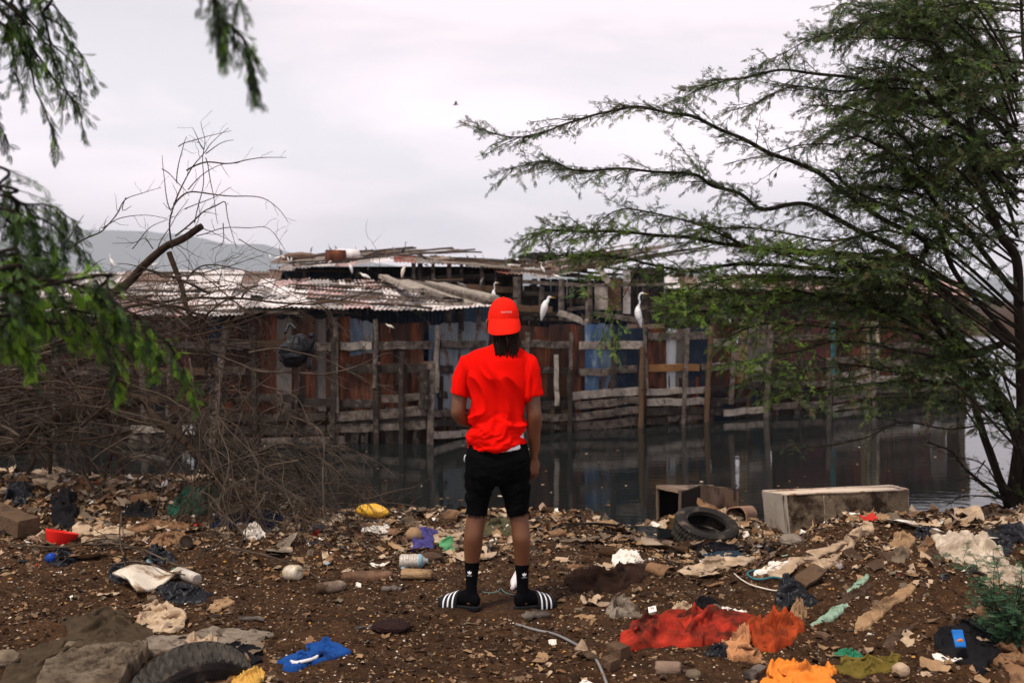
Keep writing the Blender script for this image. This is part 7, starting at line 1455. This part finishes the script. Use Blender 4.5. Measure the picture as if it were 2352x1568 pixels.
def hollow(name, label, cat, pa, pb, r, mt, mi, lift=None, squash=1.0, arc=1.0):
    a = gp(*pa); b = gp(*pb); lf = r*.8 if lift is None else lift; a[2] += lf; b[2] += lf; d = b-a; L = np.linalg.norm(d); z = d/L; x = np.cross(z, [0, 0, 1.]); x /= np.linalg.norm(x); R3 = np.column_stack([x, np.cross(z, x)*squash, z]); th_ = np.linspace(0, 2*math.pi, 30, endpoint=False); t = thing(name, label, cat, (a+b)/2)
    rings = []
    for (k, zz) in ((.6, L*.9), (.86, L*.5), (.88, .03), (.92, .0), (1, 0), (1.03, .02), (1.0, L*.5), (.92, L*.95), (.8, L)): w_ = 1+.10*(vn(np.cos(th_)*2+zz*8, np.sin(th_)*2, 0, 7)-.5)*2; rings.append(np.column_stack([r*k*w_*np.cos(th_), r*k*w_*np.sin(th_), np.full(30, zz)+.012*(vn(th_*2, 0, 0, 3)-.5)]) @ R3.T+a)
    mb = MB(); mb.loft(rings); part('wall', mb, mt, t); return t
hollow('roof_tile', 'brown curved clay pipe piece lying left of the man', 'pipe', cE(880, 800), cE(1260, 775), .055, mat('clay', (.14, .075, .045), (.30, .17, .105), 6, .8, .5, 50, c3=(.07, .04, .025), t3=.52), M['soil'], lift=.012, squash=.75)
hollow('bone_pipe', 'hollow bone like pipe with a pale rim at the bottom edge', 'pipe', cF(700, 1500), cF(910, 1520), .034, mat('bone_brown', (.10, .065, .045), (.26, .18, .13), 8, .7, .4, 60, c3=(.40, .33, .26), t3=.68), M['soil'])
hollow('rolled_bark', 'broken hollow husk with a pale frayed inside, left of the left sandal', 'husk', cE(1335, 790), cE(1560, 790), .055, mat('husk', (.17, .10, .05), (.42, .28, .15), 9, .85, .7, 60, (1, 1, 3), c3=(.06, .035, .02), t3=.6), M['soil'], squash=.55)
hollow('clay_pipe', 'short broken clay pipe between the tyre and the beige chest', 'pipe', (1690, 1200), (1745, 1185), .12, mat('clay2', (.22, .12, .08), (.36, .22, .15), 6, .8, .5, 50), M['soil'], lift=.06)
g = gp(*cG(978, 520)); mb = MB(); mb.lathe([(.01, 0), (.045, 0), (.050, .06), (.046, .062), (.042, .01), (.01, .008)], M4(g+[0, 0, .035], rotm(R(75), 0, R(10))), 24); solo('cup', mb, M['plastic_grey'], 'small grey cup lying on its side in the left litter', 'cup', g)

# ---- concrete, boards, stones, sticks
conc = mat('rough_concrete', (.060, .043, .029), (.18, .14, .10), 9, .95, 1.0, 35, c3=(.045, .032, .022), t3=.55, s3=14, w3=.08)
o_ = outline([(78, 1600), (100, 1550), (160, 1525), (240, 1508), (330, 1504), (345, 1512), (330, 1530), (295, 1560), (270, 1600)], 120, 3, .03); mb, c = drape(o_, .03, 401, fs=3, sharp=.6, edge=.0, nr=36, lift=.045, sim=False)
V = mb.V[0]; V[:, 2] += .035*(ridge(V[:, 0]*24, V[:, 1]*24, 0, 4, 3)-.5)*(V[:, 0] < -1.75)+.006*(fbm(V[:, 0]*60, V[:, 1]*60, 0, 4)-.5); solo('concrete_slab', mb, conc, 'broken concrete slab with rough pebbly edge at the bottom left', 'concrete', (c[0], c[1], 0))
mb = MB(); b = gp(*cG(765, 735)); ab = rotm(R(7), R(-4), R(28)); wm = mat('white_board', (.58, .50, .40), (.72, .65, .55), 8, .85, .5, 80, c3=(.22, .14, .08), t3=.55, s3=6, w3=.07); 
q = [gp(*cG(*p)) for p in ((598, 700), (840, 655), (935, 690), (725, 790))]; n_ = 22; U, Vq = np.meshgrid(np.linspace(0, 1, n_), np.linspace(0, 1, n_), indexing='ij')
def bil(U, Vq): return q[0]*((1-U)*(1-Vq))[..., None]+q[1]*(U*(1-Vq))[..., None]+q[2]*(U*Vq)[..., None]+q[3]*((1-U)*Vq)[..., None]
Q = bil(U, Vq); Q[..., 2] += .055+.03*np.sin(U*4+Vq*3)+.008*(fbm(U*5, Vq*5, 0, 5)-.5); Q[..., 0] += .03*(vn(Vq*6, U*2, 0, 4)-.5)*(np.abs(U-.5)*2)**4; Q2 = Q-np.array([0, 0, .015])
mb.loft(np.concatenate([Q, Q2[:, ::-1]], 1)); solo('white_board', mb, wm, 'dirty white torn board lying flat at left under the black bag', 'board', b)
board('log', 'grey brown squared log at the left edge', 'log', cG(-60, 385), cG(155, 455), .17, .13, M['w_brown'], .09, .07, 3)
board('plank', 'wide weathered plank fragment in front of the right sandal', 'plank', (1200, 1424), (1258, 1414), .09, .010, M['w_grey'], .008, .010, 4, .02)
board('wood_block', 'cut square wood block left of the red shirt corner', 'block', cF(310, 1340), cF(440, 1390), .075, .065, M['w_brown'], .04, .03, 5, .006)
board('wood_block', 'smaller tilted wood block beside the grey hose', 'block', cF(260, 1440), cF(350, 1470), .07, .05, M['w_brown'], .03, .03, 6, .008)
board('plank', 'brown board standing out of the left flank of the heap', 'plank', cF(1915, 780), cF(2110, 650), .10, .02, M['w_brown'], .03, .05, 7, .008, .3)
board('plank', 'narrow weathered board beside the orange cloth', 'plank', cF(1480, 1560), cF(1620, 1480), .055, .03, M['w_grey'], .02, .02, 8, .006)
board('plank', 'small plank lying right of the orange red cloth', 'plank', cD(340, 1200), cD(480, 1240), .05, .02, M['w_brown'], .02, .02, 9)
board('plank', 'thin grey slat in the centre foreground', 'plank', cE(975, 1180), cE(1180, 1140), .03, .012, M['w_grey'], .01, .01, 10)
board('plank', 'flat pale slat in the left foreground dirt', 'plank', cE(100, 1110), cE(310, 1100), .05, .008, M['w_grey'], .01, .01, 11)
board('plank', 'dark slate pieces left of the red shirt', 'plank', cF(480, 1005), cF(700, 1010), .06, .012, M['plastic_grey'], .015, .015, 12)
board('plank', 'flat stone grey slab below the mud covered bottle', 'slab', cE(1180, 860), cE(1345, 865), .07, .012, M['w_grey'], .012, .012, 13)
stick('hose', 'grey hose curving through the centre foreground', 'hose', [(1185, 1440), (1230, 1452), (1275, 1462), (1320, 1480), (1350, 1500), (1372, 1530), (1392, 1568), (1400, 1600)], .0075, mat('grey_hose', (.14, .13, .13), (.24, .23, .22), 9, .6))
stick('cord', 'pale rope curling across the dirt toward the black bag', 'cord', [cF(1365, 650), cF(1420, 690), cF(1500, 740), cF(1600, 785), cF(1700, 800), cF(1770, 800)], .0045, M['crumb_pale'], lift=.012)
stick('strap', 'teal plastic strap on the ground left of the heap', 'strap', [cF(1550, 610), cF(1480, 640), cF(1520, 690), cF(1600, 695), cF(1700, 682), cF(1780, 685)], .007, mat('teal_strap', (.02, .10, .13), (.05, .17, .20), 9, .6), lift=.012)
stick('stick', 'long dark stick lying on the shore right of the man', 'stick', [cF(0, 260), cF(150, 265), cF(350, 270), cF(480, 290), cF(600, 315)], .012, M['bark'], lift=.04)
stick('stick', 'short dark stick below the longer one on the shore', 'stick', [cF(180, 295), cF(280, 325), cF(380, 340)], .014, M['bark'], lift=.03)
stick('string', 'pale blue green string on the dirt between the feet', 'string', [(1108, 1362), (1125, 1364), (1143, 1360), (1150, 1352), (1160, 1358), (1180, 1363)], .0018, mat('aqua_string', (.12, .30, .28), None), lift=.008)
stick('comb', 'red plastic handle just behind the red shirt', 'handle', [cF(765, 960), cF(800, 950), cF(850, 962)], .008, redp, lift=.012)
for i, (x, y, w_, h_, lab, cat, nm, mt) in enumerate([(6, 1535, 60, 38, 'flat grey stone at the left edge', 'stone', 'stone', M['stone']), (cG(350, 1060)[0], cG(350, 1060)[1], 46, 20, 'flat grey brown stone between the olive garment and the slab', 'stone', 'stone', M['stone']), (*cF(1020, 1560), 34, 22, 'rounded grey stone at the bottom edge right of the bone pipe', 'stone', 'stone', M['stone']), (*cD(1090, 1530), 38, 34, 'pale round cup like lump at the bottom right', 'lump', 'pale_lump', M['plastic_beige']),
   (*cF(280, 490), 40, 22, 'brown earth lump right of the man', 'clod', 'clod', M['soil']), (*cF(330, 190), 60, 26, 'smooth brown stone at the water edge right of the man', 'stone', 'stone', M['stone']), (*cD(560, 590), 24, 24, 'round white shell like husk on the left of the heap', 'husk', 'pale_husk', mat('stained_husk', (.40, .34, .28), (.66, .60, .54), 9, .8, .5, 60, c3=(.10, .05, .03), t3=.5, s3=14)), (*cE(1250, 1200), 84, 22, 'dark matted hair like clump in the centre foreground', 'clump', 'hair_clump', mat('maroon_clump', (.014, .007, .007), (.035, .017, .015), 30, .95, 1, 90)), (*cG(650, 940), 38, 26, 'dark furry clump right of the olive garment', 'clump', 'hair_clump', M['crumb_dark']),
   (*cE(1420, 520), 36, 34, 'sandy brown lump left of the purple cloth', 'lump', 'lump', M['crumb_tan']), (*cH(600, 375), 44, 26, 'tan crumpled lump behind the tyre', 'lump', 'lump', M['leather']), (*cD(160, 385), 56, 26, 'grey bundle at the foot of the beige chest', 'bundle', 'bundle', M['rag_grey']), (*cD(590, 360), 26, 10, 'pale stone right of the grey bundle', 'stone', 'stone', M['stone']), (*cE(1540, 660), 56, 22, 'brown matted rag ball left of the left shin', 'rag', 'rag_ball', M['cloth_brown']), (1148, 1340, 14, 10, 'small brown stone between the feet of the man', 'stone', 'stone', M['stone'])]):
    blob(nm, lab, cat, x, y, w_, h_, mt, 500+i, crump=.35, sub=4 if w_ > 40 else 3, fs=1.6, sink=.35)
# blue packet with an orange disc
g = gp(*cD(1565, 1400)); t = thing('blue_packet', 'small blue snack packet with an orange disc on the black cloth', 'packet', g); mb = MB(); xx = np.linspace(-1, 1, 12); U, Vq = np.meshgrid(xx*.026, xx*.040, indexing='ij'); bp_ = np.stack([g[0]+U, g[1]-.02+Vq*.35+.006*np.sin(Vq*60), g[2]+.11+Vq*.9], -1)
mb.loft(np.concatenate([bp_, (bp_+[0, .012, 0])[:, ::-1]], 1)); part('wrapper', mb, mat('blue_foil', (.01, .10, .42), (.03, .22, .60), 8, .35), t); mb = MB(); a_ = np.linspace(0, 2*math.pi, 25)[:-1]; V = np.stack([g[0]+.016*np.cos(a_), g[1]-.026-.006*np.sin(a_), g[2]+.10+.016*np.sin(a_)], -1); mb.loft([V, V+[0, -.002, 0]]); part('printed_disc', mb, mat('orange_print', (.8, .26, .02)), t)

# ================================================================ repeated scraps, each its own object
def inview(x, y, m=1.04): return abs(x)/y < .5143*m
rs = random.Random(1234)
def scrap_mesh(seed, w, d, h, mats, kind):
    r = np.random.RandomState(seed); mb = MB()
    if kind == 'film':
        n = 11; th_ = np.linspace(0, 2*math.pi, 26, endpoint=False); rad = 1+.55*(vn(np.cos(th_)*1.6+seed, np.sin(th_)*1.6, 0, seed)-.5)*2; o = np.stack([rad*np.cos(th_)*w, rad*np.sin(th_)*d], -1); s = np.linspace(.05, 1, 7); X = o[None, :, 0]*s[:, None]; Y = o[None, :, 1]*s[:, None]
        Z = h*(ridge(X/w*1.1+seed, Y/w*1.1, 0, seed, 2))*1.2+h*.9*np.abs(X/w)**2*r.uniform(-.2, 1); Z -= Z.min(); n2 = 26
        i = np.arange(6)[:, None]*n2; j = np.arange(n2)[None]; j2 = (j+1) % n2; mb.add(np.stack([X, Y, Z], -1).reshape(-1, 3), np.stack([i+j, i+j2, i+n2+j2, i+n2+j], -1).reshape(-1, 4)); mb.add(np.vstack([np.stack([X[0], Y[0], Z[0]], -1), [0, 0, Z[0].mean()]]), np.stack([np.full(n2, n2), (np.arange(n2)+1) % n2, np.arange(n2)], -1))
        mb.add(np.stack([X, Y, Z-.0025], -1).reshape(-1, 3), np.stack([i+j, i+n2+j, i+n2+j2, i+j2], -1).reshape(-1, 4))
    elif kind == 'chunk':
        V, F = ICO[3]; k = .72+.5*ridge(V[:, 0]*1.6+seed, V[:, 1]*1.6, V[:, 2]*1.6, seed, 2); mb.add(V*k[:, None]*np.array([w, d, h])+[0, 0, h*.35], F)
    elif kind == 'slat': mb.box((0, 0, h/2), (w*2, d*2, h), None, warp=.012*w*8, seed=seed, n=8)
    elif kind == 'roll':
        n = 10; t = np.linspace(0, 1, n); a = np.linspace(0, r.uniform(3.2, 5.2), 14); rings = []
        V = np.stack([np.stack([np.full(14, (tt-.5)*2*w), d*np.cos(a)*(1-.03*a)*(1+.2*math.sin(tt*5+seed)), d*.8*np.sin(a)*(1-.05*a)+d*.6], -1) for tt in t]); mb.grid(V.reshape(-1, 3), n, 14); mb.grid((V*np.array([1, .95, .96])).reshape(-1, 3)[:], n, 14)
    me = mb.mesh('scrap', mats, kind != 'slat'); me.transform(Matrix.Identity(4)); return me
kinds = []
for i in range(8): kinds.append(('plastic_scrap', 'crumpled beige plastic scrap lying on the brown dirt', 'plastic scrap', scrap_mesh(i+1, .075, .055, .035, M['plastic_beige'], 'film'), 10))
for i in range(6): kinds.append(('paper_scrap', 'torn tan paper scrap lying on the brown dirt', 'paper scrap', scrap_mesh(i+31, .065, .045, .026, M['paper_tan'], 'film'), 13))
for i in range(3): kinds.append(('white_scrap', 'small white torn scrap lying on the brown dirt', 'white scrap', scrap_mesh(i+51, .045, .03, .022, M['paper_white'], 'film'), 6))
for i in range(4): kinds.append(('leather_scrap', 'curled brown leathery scrap lying on the dirt', 'scrap', scrap_mesh(i+61, .07, .045, .03, M['leather'], 'film' if i % 2 else 'roll'), 8))
for i in range(3): kinds.append(('grey_scrap', 'dull grey film scrap lying on the dirt', 'grey scrap', scrap_mesh(i+71, .08, .05, .035, M['plastic_grey'], 'film'), 8))
for i in range(3): kinds.append(('wood_piece', 'weathered thin piece of wood lying on the dirt', 'wood piece', scrap_mesh(i+81, .08, .016, .010, M['wood_chip'], 'slat'), 9))
for i in range(7): kinds.append(('flat_sheet', 'flattened dirty sheet of plastic lying on the dirt', 'sheet', scrap_mesh(i+131, .15, .085, .045, M[['plastic_beige', 'paper_tan', 'plastic_grey', 'plastic_beige', 'leather', 'paper_white', 'rag_grey'][i]], 'film'), 6))
for i in range(3): kinds.append(('pebble', 'small brown stone lying on the dirt', 'stone', scrap_mesh(i+91, .035, .028, .018, M['stone'], 'chunk'), 7))
for i in range(2): kinds.append(('black_scrap', 'small black plastic scrap lying on the dirt', 'black scrap', scrap_mesh(i+95, .08, .05, .04, M['plastic_black'], 'film'), 5))
GRP = {'flat_sheet': 'flattened sheets on the dirt', 'plastic_scrap': 'beige plastic scraps on the dirt', 'paper_scrap': 'tan paper scraps on the dirt', 'white_scrap': 'white scraps on the dirt', 'leather_scrap': 'leathery scraps on the dirt', 'grey_scrap': 'grey film scraps on the dirt', 'wood_piece': 'wood pieces on the dirt', 'pebble': 'small stones on the dirt', 'black_scrap': 'black scraps on the dirt'}
def normal_at(x, y):
    e_ = .05; dx = (float(G(x+e_, y, False))-float(G(x-e_, y, False)))/(2*e_); dy = (float(G(x, y+e_, False))-float(G(x, y-e_, False)))/(2*e_); return Vector((-dx, -dy, 1)).normalized()
LMK = [(gp(118, 1250), 'red bowl'), (gp(330, 1345), 'white board'), (gp(420, 1345), 'muddy green capped bottle'), (gp(255, 1450), 'olive garment'), (gp(375, 1430), 'stiff raised rag'), (gp(180, 1550), 'concrete slab'), (gp(400, 1545), 'half buried tyre'), (gp(718, 1505), 'blue garment'), (gp(668, 1330), 'cream jug'), (gp(760, 1355), 'mud covered bottle'), (gp(850, 1330), 'clay pipe piece'), (gp(950, 1300), 'ribbed bottle'), (gp(975, 1240), 'purple cloth'), (gp(850, 1190), 'yellow container'), (gp(580, 1235), 'white crumpled packet'), (gp(455, 1160), 'green netting'), (gp(60, 1210), 'grey log'), (gp(500, 1255), 'pinkish leather piece'),
  (gp(1035, 1395), 'left sandal'), (gp(1235, 1395), 'right sandal'), (gp(1140, 1215), 'khaki garment'), (gp(1400, 1340), 'brown woollen cloth'), (gp(1440, 1290), 'pale crumpled film'), (gp(1620, 1252), 'water edge tyre'), (gp(1570, 1450), 'muddy red shirt'), (gp(1780, 1440), 'orange red cloth'), (gp(1830, 1555), 'orange cloth'), (gp(1700, 1500), 'peach rag'), (gp(1820, 1385), 'shiny black bag'), (gp(2240, 1290), 'beige tarp'), (gp(2310, 1480), 'green shrub'), (gp(2200, 1480), 'black cloth heap'), (gp(2020, 1415), 'twisted tan cloth'), (gp(1940, 1305), 'round white husk'), (gp(1320, 1480), 'grey hose'), (gp(1530, 1560), 'bone pipe'), (gp(1150, 1470), 'matted clump'), (gp(1920, 1240), 'bloated pale film'), (gp(1650, 1310), 'long beige film')]
SEEN = set()
def where(lab, x, y, s):
    size = 'tiny ' if s < .75 else ('large ' if s > 1.25 else ''); near = sorted(LMK, key=lambda q: (q[0][0]-x)**2+(q[0][1]-y)**2)
    def rel(p):
        dx, dy = x-p[0], y-p[1]
        if abs(dx) > 2*abs(dy): return 'left of' if dx < 0 else 'right of'
        if abs(dy) > 2*abs(dx): return 'in front of' if dy < 0 else 'behind'
        return ('front left of' if dx < 0 else 'front right of') if dy < 0 else ('behind and left of' if dx < 0 else 'behind and right of')
    base = size+lab.replace(' lying on the brown dirt', '').replace(' lying on the dirt', '')
    cands = [base+' '+rel(near[0][0])+' the '+near[0][1]]+[base+' '+rel(near[0][0])+' the '+near[0][1]+', '+rel(n_[0])+' the '+n_[1] for n_ in near[1:6]]
    for c_ in cands:
        if c_ not in SEEN and len(c_.split()) <= 16: SEEN.add(c_); return c_
    return None
for (nm, lab, cat, me, cnt) in kinds:
    for k in range(cnt):
        for _ in range(400):
            s = None; u = rs.random(); y = 4.75+(10.9-4.75)*u**.9; x = rs.uniform(-.53, .53)*y
            if ground_base(x, y) < WATER+.06: continue
            if abs(x+.09) < .42 and abs(y-DM) < .3: continue
            if nm == 'flat_sheet' and y < 6.6: continue
            dens = .35+.65*float(sst(6.3, 8.2, y))+.4*float(sst(1.7, 2.4, x))
            if rs.random() >= dens: continue
            s = rs.uniform(.55, 1.35)*(1+.25*float(sst(7, 9, y))); lb_ = where(lab, x, y, s)
            if lb_: break
        o = obj(nm, me); q = Vector((0, 0, 1)).rotation_difference(normal_at(x, y)).to_matrix() @ Matrix.Rotation(rs.uniform(0, 6.28), 3, 'Z') @ Matrix.Rotation(rs.uniform(-.25, .25), 3, 'X')
        o.rotation_euler = q.to_euler(); o.scale = (s, s*rs.uniform(.7, 1.3), s*rs.uniform(.7, 1.5)); o.location = (x, y, float(G(x, y))-.007*s); o['label'] = lb_; o['category'] = cat; o['group'] = GRP[nm]

# ---- uncountable crumbs and litter
def scatter(name, n, smin, smax, mats, probs, seed, shape, label, dens=None, power=1.0, yr=(4.4, 11.6)):
    r = np.random.RandomState(seed); y = yr[0]+(yr[1]-yr[0])*r.rand(n*3)**power; x = (r.rand(n*3)*2-1)*.64*y; zb = ground_base(x, y); ok = zb > WATER-.01
    if dens is not None: ok &= r.rand(n*3) < dens(x, y)
    ok &= ~((np.abs(x+.09) < .36) & (np.abs(y-DM-.05) < .17)); x, y = x[ok][:n], y[ok][:n]; m = len(x); z = G(x, y); s = smin+(smax-smin)*r.rand(m)**2.6; e_ = .03
    nx = -(G(x+e_, y)-G(x-e_, y))/(2*e_); ny = -(G(x, y+e_)-G(x, y-e_))/(2*e_); nrm = np.stack([nx, ny, np.ones(m)], -1); nrm += r.randn(m, 3)*.22; nrm /= np.linalg.norm(nrm, axis=1, keepdims=True)
    a = r.rand(m)*6.283; t = np.stack([np.cos(a), np.sin(a), np.zeros(m)], -1); t -= nrm*(t*nrm).sum(1, keepdims=True); t /= np.linalg.norm(t, axis=1, keepdims=True); b = np.cross(nrm, t)
    if shape == 'crumb':
        T, F = ICO[1] if False else (np.array([[1, 0, 0], [-1, 0, 0], [0, 1, 0], [0, -1, 0], [0, 0, 1], [0, 0, -.6]], float), np.array([[0, 2, 4], [2, 1, 4], [1, 3, 4], [3, 0, 4], [2, 0, 5], [1, 2, 5], [3, 1, 5], [0, 3, 5]])); TT = T[None]*(1+.5*(r.rand(m, 6, 1)-.5))*np.stack([np.ones(m), .5+.5*r.rand(m), .3+.4*r.rand(m)], -1)[:, None]
    else:
        g_ = np.array([[u, v] for u in (-1, -.35, .35, 1) for v in (-1, 0, 1)], float); T = np.column_stack([g_, np.zeros(12)]); F = np.array([[i*3+j, i*3+3+j, i*3+4+j, i*3+1+j] for i in range(3) for j in range(2)])
        TT = T[None]*np.stack([np.ones(m), .30+.6*r.rand(m), np.ones(m)], -1)[:, None]; TT = TT+np.concatenate([.28*(r.rand(m, 12, 2)-.5)*2, (.55*(r.rand(m, 12, 1)-.3))], -1); TT[..., 2] += (.5*(r.rand(m)-.2))[:, None]*TT[..., 0]**2
    V = np.stack([x, y, z+.15*s], -1)[:, None]+(TT[..., 0:1]*t[:, None]+TT[..., 1:2]*b[:, None]+TT[..., 2:3]*nrm[:, None])*s[:, None, None]
    mi = r.choice(len(mats), m, p=probs); mb = MB(); mb.add(V.reshape(-1, 3), (F[None]+(np.arange(m)*len(T))[:, None, None]).reshape(-1, F.shape[1]), np.repeat(mi, len(F)))
    o = obj(name, mb.mesh(name, mats, False)); o['kind'] = 'stuff'; o['label'] = label; o['category'] = 'litter'
def dsh(x, y): return .10+.90*sst(6.3, 7.9, y)+.55*sst(1.8, 2.4, x)+.25*(vn(x*2, y*2, 0, 77)-.5)
def dpat(x, y): return np.clip((fbm(x*1.6, y*1.6, 0, 91, 3)-.38)*3.2, .12, 1)*dsh(x, y)
CM = [M['crumb_dark'], M['crumb_tan'], M['crumb_pale'], M['stone'], mat('ochre_crumb', (.40, .20, .04), (.55, .30, .08), 9, .8)]
scatter('soil_crumbs', 80000, .003, .014, CM, [.60, .22, .04, .12, .02], 1, 'crumb', 'small clods and crumbs of brown soil', None, .85)
LMt = [M['paper_tan'], M['plastic_beige'], M['paper_white'], M['plastic_grey'], M['leather'], M['wood_chip'], M['plastic_black'], M['cloth_brown'], M['pgreen'], mat('pale_blue_bit', (.14, .24, .30), (.30, .38, .42), 9, .6), mat('red_bit', (.45, .03, .02), None, 9, .6)]
scatter('litter', 19500, .006, .032, LMt, [.21, .20, .055, .155, .14, .13, .045, .053, .003, .005, .004], 2, 'flake', 'small torn scraps of paper, film and wood', dpat, .80, (4.5, 11.6))
scatter('earth_litter', 27000, .004, .024, [M['crumb_dark'], M['cloth_brown'], M['leather'], M['wood_chip'], M['crumb_tan'], M['stone']], [.50, .22, .06, .10, .06, .06], 7, 'flake', 'brown matted bits of bark, leaf and dirt', lambda x, y: np.clip(.35+1.6*(fbm(x*2.1, y*2.1, 0, 61, 3)-.45), .1, 1), .80, (4.4, 11.6))
rw = np.random.RandomState(3); mbw = MB()
for i in range(420):
    yw = rw.uniform(10.6, 19); xw = rw.uniform(-.55, .62)*yw; dw = min(1, .25+.9*math.exp(-(yw-11)/2.2))
    if rw.rand() > dw or ground_base(xw, yw) > WATER-.02 or yw > fD(CXP+xw/yw*FPX)-.4: continue
    aw = np.sort(rw.rand(6))*6.283; sw = rw.uniform(.01, .055); Vw = np.stack([xw+sw*np.cos(aw)*rw.uniform(.5, 1, 6), yw+sw*np.sin(aw), np.full(6, WATER+.006)], -1); mbw.add(np.vstack([Vw, [xw, yw, WATER+.012]]), [[6, k, (k+1) % 6] for k in range(6)], int(rw.choice(4, p=[.35, .3, .2, .15])))
o = obj('scum', mbw.mesh('scum', [M['leather'], M['crumb_dark'], M['plastic_beige'], M['crumb_pale']], False)); o['kind'] = 'stuff'; o['label'] = 'bits of scum and litter floating on the dark water'
scatter('shore_litter', 11500, .016, .065, LMt, [.21, .24, .065, .15, .14, .08, .05, .057, 0, .004, .004], 5, 'flake', 'dense torn litter along the shore and on the heap', lambda x, y: np.clip(sst(6.9, 8.4, y)*.8+.5*sst(1.9, 2.5, x), 0, 1)*dpat(x, y)*1.2, .55, (4.8, 11.8))
